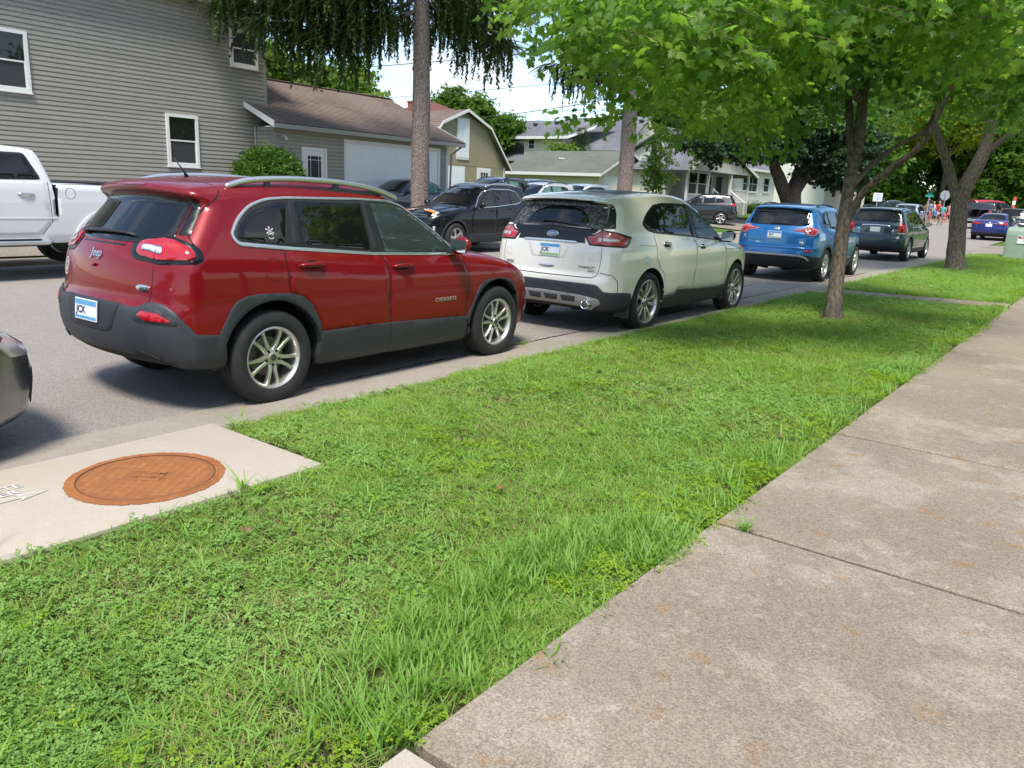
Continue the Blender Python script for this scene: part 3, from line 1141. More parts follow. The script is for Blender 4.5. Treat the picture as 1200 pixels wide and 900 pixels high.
        lamp2 = p("tail_lamp", 'wrap', [(s * .724, 1.098), (s * 1.11, 1.105), (s * 1.165, 1.13), (s * 1.15, 1.19), (s * 1.09, 1.232), (s * .724, 1.241)], M_LAMPRED, .012, .02, r=.025, dome=.0)
        p("lamp_bezel", 'wrap', [(s * .475, 1.190), (s * .485, 1.155), (s * .712, 1.137), (s * .712, 1.182)], M_CHROME, .021, .008, parent=lamp, r=.014)
        p("clear_lens", 'wrap', [(s * .485, 1.185), (s * .492, 1.161), (s * .708, 1.144), (s * .708, 1.175)], M_LAMPCLEAR, .0225, .006, parent=lamp, r=.01)
        p("lamp_bezel", 'wrap', [(s * .728, 1.182), (s * .728, 1.137), (s * .84, 1.132), (s * .86, 1.155), (s * .84, 1.180)], M_CHROME, .021, .008, parent=lamp2, r=.014)
        p("clear_lens", 'wrap', [(s * .732, 1.175), (s * .732, 1.144), (s * .83, 1.139), (s * .848, 1.155), (s * .83, 1.173)], M_LAMPCLEAR, .0225, .006, parent=lamp2, r=.01)
    # tailgate joint
    car.line('wrap', [(.718, 1.068), (.716, .95), (.71, .885), (.68, .82), (.655, .805)])
    car.line('wrap', [(.30, 1.178), (0, 1.182), (-.30, 1.178)], w=.012, both=False, mat=M_BLACK)
    car.line('side', spline([(.425, 1.18), (.405, 1.232), (.43, 1.30), (.55, 1.435), (.66, 1.53), (.70, 1.575)], 5, False), w=.008)
    # roof spoiler joint
    car.line('top', [(.60, .70), (.30, .665), (-.30, .665), (-.60, .70)], both=False)
    p("brake_light", 'wrap', [(-.20, 1.592), (.20, 1.592), (.20, 1.604), (-.20, 1.604)], M_LAMPDARK, .003, .01)
    # wiper
    mb = MB()
    w = [car.at('rear', x, z, .022)[0] for x, z in ((-.34, 1.232), (-.2, 1.243), (0, 1.25), (.2, 1.248), (.36, 1.236))]
    mb.tube(w, [.010, .016, .014, .011, .006], 6)
    b0_, n0 = car.at('rear', -.33, 1.23, .0)
    mb.tube([b0_, b0_ + n0 * .035], .022, 10)
    mb.build("wiper", M_BLACKTRIM, car.root, True)
    # badges
    car.text("emblem", 'rear', .02, 1.105, "Jeep", .088, M_CHROME, (1, 0, 0), off=.005, depth=.002, bold=.0012)
    mb = MB(); q, n = car.at('rear', .02, 1.02, .0); mb.tube([q, q + n * .02], [.013, .013], 10)
    mb.build("camera_knob", M_RED, car.root, True)
    p("badge", 'wrap', [(.505, .905), (.53, .925), (.65, .925), (.685, .905), (.66, .885), (.53, .885)], M_CHROME, .008, .01, r=.015)
    car.text("badge_lettering", 'wrap', .595, .905, "LATITUDE", .022, M_DARKMETAL, (1, .1, 0), off=.0095, depth=.0008)
    car.text("door_lettering", 'side', 2.86, .655, "CHEROKEE", .05, M_SATIN, (0, 1, 0), off=.006, depth=.002, spacing=1.25)
    car.text("sticker", 'rear', -.55, .97, "@", .15, M_STICKER, (1, 0, 0), off=.006, depth=.0005)
    car.text("sticker", 'rear', -.58, .80, "4x4", .085, M_CHROME, (1, 0, 0), off=.006, depth=.002, bold=.003)
    pl = car.plate('wrap', .02, .70, .305, .152, [M_PLATE, M_PLATEBLUE, M_PLATEBLUE], "JCX", off=.022)
    # fuel door and window decal
    pts = [(.985 + .082 * math.cos(t), 1.02 + .082 * math.sin(t)) for t in np.linspace(0, 2 * PI, 25)[:-1]]
    car.line('side', pts + [pts[0]], w=.0035, name="fuel_door_gap", mat=M_GAP, both=False, off=.0006)
    for i in range(9):
        a = 2 * PI * i / 9
        c = (1.03 + .03 * math.cos(a), 1.265 + .03 * math.sin(a))
        if i == 0:
            car.text("window_decal", 'side', 1.02, 1.262, "*", .17, M_STICKER, (0, 1, 0), off=.006, depth=.0004)
            car.text("window_decal", 'side', 1.02, 1.255, "O", .07, M_STICKER, (0, 1, 0), off=.006, depth=.0004)
    # roof rails
    for s in (1, -1):
        mb = MB()
        pa = [(.78, 1.592), (.86, 1.617), (.96, 1.640), (1.10, 1.655), (1.4, 1.668), (1.8, 1.660), (2.1, 1.632), (2.30, 1.597), (2.42, 1.562), (2.48, 1.540)]
        rp = spline(pa, 5, False)
        mb.tube([(s * (.625 + .015 * (1.7 - z) / .1), y, z + .012) for y, z in rp], [.014] + [.020] * (len(rp) - 2) + [.012], 8, squash=(1.0, 1.15))
        r0 = mb.build("roof_rail", M_SATIN, car.root, True)
        mb = MB()
        for ya, yb in ((1.12, 1.16), (1.78, 1.83)):
            mb.box(s * .63 - .016, s * .63 + .016, ya, yb, 1.59, 1.66)
        mb.box(s * .63 - .012, s * .63 + .012, .84, 2.42, 1.575, 1.612)
        mb.build("rail_foot", M_CLAD, r0)
    # antenna
    mb = MB(); mb.tube([(0.0, .86, 1.66), (0.0, .84, 1.70), (0, .76, 1.80)], [.018, .006, .004], 6); mb.build("antenna", M_BLACKTRIM, car.root, True)
    # mirrors
    for s in (1, -1):
        mb = MB()
        bm = bmesh.new()
        bmesh.ops.create_uvsphere(bm, u_segments=16, v_segments=10, radius=1)
        for v in bm.verts:
            x, y, z = v.co
            y = y * (.09 if y > 0 else .03)
            v.co = (s * (1.00 + x * .115), 2.93 + y + .03, 1.15 + z * .083 + .012 * x)
        mb.bm(bm, 0)
        mr = mb.build("mirror", M_RED, car.root, True)
        mb = MB(); mb.prism([(.90, 1.12), (1.085, 1.075), (1.10, 1.20), (.91, 1.215)], 2.928, 2.934, 'Y')
        mb.v = [(s * x, y, z) for x, y, z in mb.v]
        mb.build("mirror_glass", M_CHROME, mr)
        mb = MB(); mb.box(min(s * .80, s * .94), max(s * .80, s * .94), 2.93, 3.02, 1.075, 1.115, 0, .012); mb.build("mirror_arm", M_BLACKTRIM, mr)
        p("sail_panel", 'side', [(2.94, 1.085), (3.055, 1.075), (2.93, 1.21)], M_BLACKTRIM, .008, .012, mirror=(s < 0))
    # windscreen
    p("windscreen", 'front', [(-.60, 1.13), (.60, 1.13), (.50, 1.56), (-.50, 1.56)], M_WIN, .003, .006, r=.06)
    # front end, seen only at its right edge
    for s in (1, -1):
        p("headlight", 'fwrap', [(s * .55, .97), (s * 1.02, .93), (s * 1.12, .88), (s * 1.0, .84), (s * .60, .89)], M_LAMPCLEAR, .006, .02, r=.02)
        p("fog_lamp", 'fwrap', [(s * .66, .78), (s * .86, .76), (s * .88, .64), (s * .70, .66)], M_LAMPCLEAR, .006, .02, r=.02)
    hb = [(0, .60), (.7, .56), (1.02, .50), (1.12, .42), (1.12, .30), (.9, .28), (0, .28)]
    p("front_bumper", 'fwrap', hb + [(-a, b) for a, b in hb[::-1][1:-1]], M_CLAD, .010, .03)
    for i in range(7):
        x = (i - 3) * .16
        p("grille_slot", 'front', [(x - .045, .80), (x + .045, .80), (x + .045, .96), (x - .045, .96)], M_BLACK, .004, .01, r=.02)
    # cabin behind the clear front glass
    mb = MB()
    mb.box(-.72, .72, 2.93, 3.32, .62, 1.02, 0, .05)
    mb.box(-.70, .70, 2.86, 3.0, .90, 1.05, 0, .03)
    mb.build("dashboard", M_DASH, car.root)
    for s in (1, -1):
        mb = MB()
        mb.box(s * .38 - .25, s * .38 + .25, 1.98, 2.50, .62, .80, 0, .06)
        bm = bmesh.new(); bmesh.ops.create_cube(bm, size=1)
        for v in bm.verts:
            y = 1.98 + v.co.y * .14 - (v.co.z + .5) * .20
            v.co = (s * .38 + v.co.x * .50 * (1 - .12 * (v.co.z + .5)), y, 1.02 + v.co.z * .58)
        bmesh.ops.bevel(bm, geom=bm.edges[:], offset=.05, segments=3, affect='EDGES')
        mb.bm(bm)
        mb.box(s * .38 - .13, s * .38 + .13, 1.72, 1.82, 1.31, 1.47, 0, .04)
        mb.build("front_seat", M_INTERIOR, car.root, angle=50)
    mb = MB()
    mb.lathe([(.185 + .017 * math.cos(t), .017 * math.sin(t)) for t in np.linspace(0, 2 * PI, 9)], 28, 'Y')
    mb.box(-.17, .17, -.01, .02, -.04, .03, 0, .01)
    st = mb.build("steering_wheel", M_INTERIOR, car.root, True); st.location = (-.38, 2.72, .98); st.rotation_euler = (R_(-24), 0, 0)
    mb = MB(); mb.box(-.11, .11, 2.66, 2.70, 1.42, 1.485, 0, .015); mb.build("rear_view_mirror", M_BLACKTRIM, car.root)
    mb = MB(); mb.box(-.16, .16, 2.855, 2.875, .86, 1.02, 0, .008); mb.build("screen_bezel", M_CHROME, car.root)
    mb = MB(); mb.box(-.145, .145, 2.848, 2.856, .875, 1.005); mb.build("screen", M_BLACK, car.root)
    add_wheels(car, "w17", .228, .225, 'vsplit')
    return car

CARS = {}
CARS['red'] = red_suv()
CARS['red'].place(-4.945 - .918 + .0, 3.548, 0)
# ------------------------------------------------------------------ pearl white crossover
def handle(car, d, ya, yb, z, mat, sgn, rad=.018):
    q = [car.at('side', ya + (yb - ya) * t, z, .004 + .028 * math.sin(PI * t) ** .5)[0] for t in np.linspace(0, 1, 7)]
    mb = MB()
    mb.tube([(v.x * sgn, v.y, v.z) for v in q], [rad * .6] + [rad] * 5 + [rad * .6], 7)
    mb.build("handle", mat, d, True)

def mirrors(car, mat, y, z, x0, w=.20, h=.15, glass=None):
    for s in (1, -1):
        mb = MB()
        bm = bmesh.new()
        bmesh.ops.create_uvsphere(bm, u_segments=14, v_segments=8, radius=1)
        for v in bm.verts:
            a, b, c = v.co
            b = b * (.09 if b > 0 else .03)
            v.co = (s * (x0 + .02 + a * w * .5), y + b, z + c * h * .5 + .012 * a)
        mb.bm(bm)
        mr = mb.build("mirror", mat, car.root, True)
        mb = MB(); mb.box(min(s * (x0 - .16), s * (x0 - .04)), max(s * (x0 - .16), s * (x0 - .04)), y, y + .07, z - h * .5, z - h * .2, 0, .01); mb.build("mirror_arm", M_BLACKTRIM, mr)
        mb = MB(); mb.box(s * (x0 + .02) - w * .40, s * (x0 + .02) + w * .40, y - .034, y - .028, z - h * .36, z + h * .36, 0, .002); mb.build("mirror_glass", M_CHROME, mr)

def wiper(car, pts, off=.02):
    mb = MB()
    mb.tube([car.at('rear', x, z, off)[0] for x, z in pts], [.010] + [.014] * (len(pts) - 2) + [.007], 6)
    b, n = car.at('rear', *pts[0], 0)
    mb.tube([b, b + n * .035], .02, 8)
    mb.build("wiper", M_BLACKTRIM, car.root, True)

def rails(car, pa, x, mat, rad=.018, dx=.0):
    rp = spline(pa, 4, False)
    for s in (1, -1):
        mb = MB()
        mb.tube([(s * (x + dx * i / len(rp)), y, z) for i, (y, z) in enumerate(rp)], [rad * .7] + [rad] * (len(rp) - 2) + [rad * .7], 8)
        mb.build("roof_rail", mat, car.root, True)

def sym(half):
    return half + [(-a, b) for a, b in half[::-1] if a > 1e-6]

def exhaust(car, x, y, z, r=.05):
    mb = MB()
    mb.lathe([(r, 0), (r + .006, .002), (r + .006, .15), (r - .006, .15), (r - .006, .004), (r, 0)], 20, 'Y', 0, (x, y, z))
    mb.lathe([(.001, .10), (r - .006, .10)], 20, 'Y', 1, (x, y, z))
    mb.build("exhaust_tip", [M_CHROME, M_BLACK], car.root, True)

def white_crossover():
    L = 4.79
    side = [(.18, .30), (.10, .36), (.03, .46), (.0, .60), (.02, .70), (.075, .735, 1), (.085, .86), (.10, 1.0), (.12, 1.10), (.165, 1.235), (.26, 1.37), (.42, 1.57, 1), (.29, 1.60, 1), (.31, 1.632), (.5, 1.668), (.9, 1.708),
            (1.4, 1.735), (1.9, 1.735), (2.3, 1.705), (2.6, 1.645), (2.95, 1.47), (3.25, 1.30), (3.52, 1.15), (3.75, 1.11), (4.2, 1.05), (4.5, .94), (4.68, .80), (4.76, .62), (4.77, .45), (4.68, .30),
            (4.4, .24), (3.5, .22), (2.3, .22), (1.2, .23), (.5, .27)]
    hw = [(.15, .88), (.28, .905), (.40, .94), (.52, .958), (.72, .962), (.90, .958), (1.02, .948), (1.09, .925), (1.17, .895), (1.25, .865), (1.58, .715), (1.66, .67), (1.78, .62)]
    fg = [(2.385, 1.155), (3.02, 1.118), (3.13, 1.13), (2.90, 1.375), (2.72, 1.475), (2.54, 1.542), (2.36, 1.575)]
    car = Car("parked_car", "pearl white crossover with black lower trim and mud flaps parked ahead of the red SUV", side, plan_outline(.964, L, .34, .42, .14, .20), hw,
              (1.02, 3.87, .372, .432, .945), L, M_PEARL, k=.10, crown=.07, bow=.12, res=.032,
              cut=[(Field2D(round_poly(fg, .03), .015), 'side'), (Field2D(round_poly([(-.62, 1.16), (.62, 1.16), (.52, 1.60), (-.52, 1.60)], .06), .015), 'front')], cavity=(1.9, 3.5, .64), group=None)
    p = car.panel
    dlo = [(.925, 1.335, .05), (1.0, 1.262, .05), (1.17, 1.228), (2.25, 1.160), (3.02, 1.105), (3.20, 1.11, .02), (2.92, 1.395), (2.73, 1.49), (2.54, 1.558), (2.3, 1.592), (2.0, 1.60), (1.62, 1.598), (1.36, 1.570), (1.10, 1.46, .1)]
    p("window_surround", 'side', dlo, M_BLACK, .006, .014, both=True, holes=[fg])
    p("side_window", 'side', [(.955, 1.335, .05), (1.01, 1.276, .04), (1.18, 1.243), (2.235, 1.178), (2.275, 1.574), (2.0, 1.584), (1.63, 1.582), (1.37, 1.554), (1.12, 1.45, .1)], M_PGLASS, .0085, .006, both=True)
    p("side_window", 'side', fg, M_WIN, .008, .005, both=True, r=.02)
    p("window_bar", 'side', [(2.24, 1.165), (2.375, 1.156), (2.355, 1.588), (2.275, 1.592)], M_BLACK, .010, .012, both=True)
    rd = [(1.165, 1.205), (2.30, 1.135), (2.335, 1.03), (2.312, .47), (1.82, .50), (1.74, .44), (1.50, .44), (1.455, .58), (1.37, .71), (1.255, .795), (1.185, .90)]
    fd = [(2.312, 1.133), (3.22, 1.085), (3.365, .98), (3.42, .75), (3.40, .46), (3.30, .445), (2.322, .47), (2.347, 1.03)]
    doors = p("door", 'side', rd, M_PEARL, .003, .012, both=True, r=.012), p("door", 'side', fd, M_PEARL, .003, .012, both=True, r=.012)
    for dd, (ya, yb, z) in zip(doors, ((1.34, 1.56, 1.085), (2.42, 2.64, 1.032))):
        for sgn, d in zip((1, -1), dd):
            handle(car, d, ya, yb, z, M_CHROME, sgn)
        p("handle_recess", 'side', [(ya + .03, z - .035), (yb - .03, z - .035), (yb - .05, z + .03), (ya + .05, z + .03)], M_GAP, .0035, .003, r=.03, both=True)
    car.line('side', [(1.158, 1.20), (1.178, .90), (1.25, .80)])
    car.line('side', [(2.306, 1.13), (2.341, 1.03), (2.317, .47)])
    car.line('side', [(3.22, 1.08), (3.372, .98), (3.428, .75), (3.41, .455)])
    car.line('side', [(.74, 1.088), (1.4, 1.06), (2.4, 1.015), (3.36, .975), (3.9, .955)], w=.012, name="crease_shade", mat=M("pearl_shadow_line", (.40, .40, .35), .4))  # crease shade painted on as a darker pearl strip
    # dark lower trim
    p("sill_trim", 'side', [(1.46, .425), (1.74, .432), (1.82, .486), (2.315, .462), (2.318, .24), (1.44, .24)], M_CLAD, .012, .03, both=True)
    p("sill_trim", 'side', [(2.322, .462), (3.22, .44), (3.30, .455), (3.42, .45), (3.44, .24), (2.322, .24)], M_CLAD, .012, .03, both=True)
    p("sill_strip", 'side', [(1.84, .47), (3.18, .425), (3.18, .413), (1.84, .452)], M_BLACK, .0155, .006, both=True)
    so = car.s_of
    wl = [(0, .635), (.55, .63), (.74, .622), (.80, .60), (.87, .545), (1.0, .535), (1.18, .535), (so(.535), .518), (so(.57), .46), (so(.585), .26), (1.20, .26), (1.0, .28), (.8, .30), (.5, .40), (0, .50)]
    p("bumper_trim", 'wrap', sym(wl), M_CLAD, .010, .03)
    p("bumper_valance", 'wrap', sym([(0, .51), (.5, .49), (.8, .455), (.86, .40), (.70, .34), (.3, .36), (0, .365)]), M_SILVERTRIM, .020, .04)
    for x in (-.36, -.12, .12, .36):
        p("valance_recess", 'wrap', [(x - .10, .47), (x + .10, .47), (x + .085, .405), (x - .085, .405)], M_CLAD, .022, .006, r=.01)
    for s in (1, -1):
        exhaust(car, s * .62, .02, .385, .05)
        p("exhaust_bezel", 'wrap', [(s * .52, .45), (s * .60, .475), (s * .72, .45), (s * .74, .38), (s * .70, .325), (s * .54, .33)], M_SILVERTRIM, .030, .02, r=.03)
        mb = MB(); mb.box(s * .84 - .11, s * .84 + .10, .55, .562, .20, .52, 0, .004); mb.build("mud_flap", M_CLAD, car.root)
        mb = MB(); mb.box(s * .84 - .11, s * .84 + .10, 3.40, 3.412, .22, .50, 0, .004); mb.build("mud_flap", M_CLAD, car.root)
        # lamps
        p("lamp_surround", 'wrap', [(s * .47, 1.185), (s * .56, 1.075), (s * 1.22, 1.065), (s * 1.30, 1.10), (s * 1.40, 1.185), (s * 1.10, 1.245), (s * .80, 1.262), (s * .62, 1.215)], M_BLACK, .003, .02, r=.01)
        l1 = p("tail_lamp", 'wrap', [(s * .515, 1.172), (s * .575, 1.090), (s * .808, 1.088), (s * .808, 1.245), (s * .66, 1.208)], M_LAMPPINK, .010, .02, r=.01)
        l2 = p("tail_lamp", 'wrap', [(s * .822, 1.088), (s * 1.19, 1.082), (s * 1.25, 1.105), (s * 1.30, 1.165), (s * 1.08, 1.228), (s * .822, 1.246)], M_LAMPPINK, .010, .02, r=.015)
        p("lamp_bar", 'wrap', [(s * .535, 1.160), (s * .58, 1.098), (s * .802, 1.094), (s * .802, 1.118), (s * .70, 1.12), (s * .70, 1.165)], M_LAMPRED, .0115, .006, parent=l1, r=.006)
        p("lamp_bar", 'wrap', [(s * .828, 1.094), (s * 1.19, 1.090), (s * 1.24, 1.11), (s * 1.27, 1.155), (s * 1.22, 1.17), (s * 1.15, 1.155), (s * 1.14, 1.122), (s * .828, 1.122)], M_LAMPRED, .0115, .006, parent=l2, r=.008)
        p("clear_lens", 'wrap', [(s * .72, 1.16), (s * .72, 1.128), (s * .80, 1.128), (s * .80, 1.165)], M_LAMPCLEAR, .0115, .006, parent=l1, r=.006)
        p("clear_lens", 'wrap', [(s * .83, 1.168), (s * .83, 1.132), (s * 1.10, 1.13), (s * 1.11, 1.16)], M_LAMPCLEAR, .0115, .006, parent=l2, r=.006)
        p("pillar_trim", 'rear', [(s * .70, 1.275), (s * .80, 1.28), (s * .735, 1.44), (s * .665, 1.56), (s * .62, 1.545), (s * .66, 1.42)], M_BLACK, .003, .01, r=.01)
        car.line('wrap', [(s * .815, 1.065), (s * .812, .92), (s * .78, .79), (s * .74, .725), (s * .66, .700), (0, .70)], both=False)
        car.line('wrap', [(s * .80, .765), (s * 1.0, .735), (s * 1.08, .67), (s * 1.10, .53)], both=False)
        p("sculpted_flank", 'rear', [(s * .50, 1.06), (s * .56, 1.075), (s * .72, .90), (s * .60, .875)], M_PEARL, .0, .004, r=.02)
        p("headlight", 'fwrap', [(s * .58, .99), (s * 1.10, 1.00), (s * 1.24, .97), (s * 1.1, .90), (s * .62, .90)], M_LAMPCLEAR, .006, .02, r=.02)
    p("tailgate_panel", 'wrap', sym([(0, 1.105), (.50, 1.098), (.48, 1.175), (.60, 1.225), (.66, 1.262), (0, 1.285)]), M_BLACK, .0025, .01)
    p("rear_window", 'rear', sym([(0, 1.285), (.42, 1.278), (.66, 1.258), (.70, 1.28), (.655, 1.42), (.61, 1.548), (.3, 1.572), (0, 1.575)]), M_DIRTYGLASS, .004, .01)
    p("wiped_glass", 'rear', [(.0 + .47 * math.cos(t), 1.295 + .235 * math.sin(t)) for t in np.linspace(0.02, PI - .02, 20)], M_PGLASS, .0052, .004)
    p("spoiler_edge", 'wrap', sym([(0, 1.604), (.62, 1.585), (.66, 1.575), (.66, 1.548), (.60, 1.555), (0, 1.574)]), M_BLACK, .004, .02)
    p("chrome_bar", 'wrap', sym([(0, 1.118), (.38, 1.112), (.40, 1.098), (.36, 1.090), (0, 1.094)]), M_SATIN, .012, .02, r=.006)
    p("plate_recess", 'rear', [(-.32, 1.085), (.32, 1.085), (.24, .90), (-.24, .90)], M_PEARL, .001, .004, r=.03)
    car.plate('wrap', .03, .995, .30, .15, [M_PLATE, M_PLATEBLUE, M_PLATEGREEN], "JCK", off=.008)
    e = [( .03 + .085 * math.cos(t), 1.185 + .035 * math.sin(t)) for t in np.linspace(0, 2 * PI, 25)[:-1]]
    em = p("emblem", 'rear', e, M_CHROME, .008, .01)
    p("emblem_field", 'rear', [(.03 + (a - .03) * .88, 1.185 + (b - 1.185) * .85) for a, b in e], M("emblem_blue", (.10, .13, .19), .3), .0095, .004, parent=em)
    car.text("emblem_lettering", 'rear', .03, 1.185, "Ford", .06, M_CHROME, (1, 0, 0), off=.011, depth=.0008, shear=.3)
    p("gate_handle", 'wrap', [(-.10, .822), (.10, .822), (.12, .80), (.06, .782), (-.06, .782), (-.12, .80)], M_SATIN, .006, .01, r=.01)
    car.text("badge_lettering", 'wrap', .555, .815, "TITANIUM", .040, M_DARKMETAL, (1, .1, 0), off=.006, depth=.002, spacing=1.15)
    car.text("badge_lettering", 'wrap', .635, .775, "AWD", .034, M_DARKMETAL, (1, .1, 0), off=.006, depth=.002, spacing=1.1)
    car.text("badge_lettering", 'wrap', -.60, .80, "EDGE", .05, M_DARKMETAL, (1, 0, 0), off=.006, depth=.002, spacing=1.2)
    wiper(car, ((-.16, 1.322), (-.05, 1.332), (.1, 1.318), (.28, 1.300), (.34, 1.293)))
    mirrors(car, M_BLACK, 3.13, 1.165, 1.035, .22, .17)
    p("sail_panel", 'side', [(3.03, 1.115), (3.19, 1.11), (3.09, 1.22)], M_BLACK, .008, .012, both=True)
    p("windscreen", 'front', [(-.62, 1.16), (.62, 1.16), (.52, 1.60), (-.52, 1.60)], M_WIN, .003, .006, r=.06)
    p("sunroof", 'top', [(-.50, .85), (.50, .85), (.50, 2.15), (-.50, 2.15)], M_BLACK, .003, .01, r=.05)
    p("bare_primer_patch", 'side', [(.80, .93), (.86, .955), (.90, .97), (.935, .94), (.98, .945), (.99, .91), (.95, .89), (.91, .83), (.90, .87), (.85, .875), (.835, .90)], M("primer_white", (.80, .80, .80), .6), .0012, .002, r=.015)
    mb = MB(); mb.box(-.76, .76, 3.12, 3.45, .64, 1.06, 0, .05); mb.build("dashboard", M_DASH, car.root)
    for s in (1, -1):
        mb = MB()
        mb.box(s * .40 - .25, s * .40 + .25, 2.15, 2.68, .64, .82, 0, .06)
        mb.box(s * .40 - .25, s * .40 + .25, 2.0, 2.18, .8, 1.36, 0, .06)
        mb.box(s * .40 - .13, s * .40 + .13, 1.96, 2.06, 1.36, 1.52, 0, .04)
        mb.build("front_seat", M_INTERIOR, car.root)
    add_wheels(car, "w20", .268, .235, 'ten')
    return car

M_SILVERTRIM = M("silver_trim", (.36, .36, .35), .4, .4)
M_LAMPPINK = M("lamp_pale_red", (.42, .10, .10), .08, coat=1.0)
M_DIRTYGLASS = M("dusty_glass", (.030, .030, .028), .12, spec=.5, var=(26, .8, (.15, .145, .13), .48, .60), rough_var=(26, .05, .5))
CARS['white'] = white_crossover()
CARS['white'].place(-4.66 - .945, 8.952, 0)
# ------------------------------------------------------------------ the other vehicles
def paint(name, col, metal=.25, rough=.3):
    return M(name, col, rough, metal, coat=1.0, coat_rough=.03)

def build_car(q):
    """q: a dict of profile, glass, lamps and trim measured for one kind of vehicle"""
    W, L = q['W'], q['L']
    car = Car(q.get('name', "parked_car"), q['label'], q['side'], plan_outline(W, L, *q.get('plan', (.34, .42, .13, .20))), q['hw'], q['wheels'], L, q['paint'], k=q.get('k', .10),
              crown=q.get('crown', .07), bow=q.get('bow', .12), belt=q.get('belt'), res=q.get('res', .045), group=q.get('group'), cat=q.get('cat', 'car'), carve=q.get('carve'))
    p = car.panel
    hh = q.get('h', .06)
    fine = q.get('fine', True)
    if 'dlo' in q:
        if q.get('trim'):
            P = np.array(round_poly(q['dlo'])); c = P.mean(0)
            d = np.roll(P, -1, 0) - np.roll(P, 1, 0)
            n = np.stack([d[:, 1], -d[:, 0]], 1) / np.maximum(np.linalg.norm(d, axis=1, keepdims=True), 1e-9)
            ar = ((P[:, 0] * np.roll(P[:, 1], -1)) - (np.roll(P[:, 0], -1) * P[:, 1])).sum()
            n = n if ar > 0 else -n
            p("window_trim", 'side', [tuple(x) for x in P + n * .016], q['trim'], .010, .02, holes=[[tuple(x) for x in P]], both=True, h=hh)
        p("window_surround", 'side', q['dlo'], M_BLACKTRIM, .006, .014, both=True, h=hh)
    for i, g in enumerate(q.get('glass', ())):
        p("side_window", 'side', g, q.get('gmat', [M_PGLASS] * 9)[i], .009, .006, both=True, r=.02, h=hh)
    doors = []
    for d in q.get('doors', ()):
        doors.append(p("door", 'side', d, q['paint'], .003, .012, both=True, r=.015, h=hh))
    for dd, hd in zip(doors, q.get('handles', ())):
        for sgn, d in zip((1, -1), dd):
            handle(car, d, *hd, q.get('handle_mat', q['paint']), sgn)
    for l in q.get('lines', ()):
        car.line('side', l)
    for l in q.get('rlines', ()):
        for s in (1, -1):
            car.line('wrap', [(s * a, b) for a, b in l], both=False)
    for nm, view, poly, mat, off in q.get('panels', ()):
        if view in ('side',):
            p(nm, view, poly, mat, off, .02, both=True, h=hh)
        elif any(a[0] < 0 for a in poly):
            p(nm, view, poly, mat, off, .02, h=hh)
        elif abs(poly[0][0]) < 1e-6:
            p(nm, view, sym(poly), mat, off, .02, h=hh)
        else:
            for s in (1, -1):
                p(nm, view, [(s * a[0],) + tuple(a[1:]) for a in poly], mat, off, .02, h=hh)
    if 'plate' in q:
        v, a, b, mats, txt = q['plate']
        car.plate(v, a, b, .305, .152, mats, txt, off=q.get('plate_off', .008))
    for t in q.get('texts', ()):
        car.text(*t[:7], t[7], off=.006, depth=.002)
    if 'mirror' in q:
        mirrors(car, q.get('mirror_mat', q['paint']), *q['mirror'])
    if 'rails' in q:
        rails(car, *q['rails'])
    if 'wiper' in q:
        wiper(car, q['wiper'])
    key, Rr, w, st, seg = q['rim']
    add_wheels(car, key, Rr, w, st, seg)
    return car

def arch(yc, zc, ri, ro, lo=.28, a0=-14, a1=194):
    t0 = [R_(a) for a in np.linspace(a0, a1, 22)]
    return [(yc + ro * math.cos(t), max(lo, zc + ro * math.sin(t))) for t in t0] + [(yc + ri * math.cos(t), max(lo, zc + ri * math.sin(t))) for t in t0[::-1]]

def dlo_suv(rear, qz, fy, belt, top):
    pass

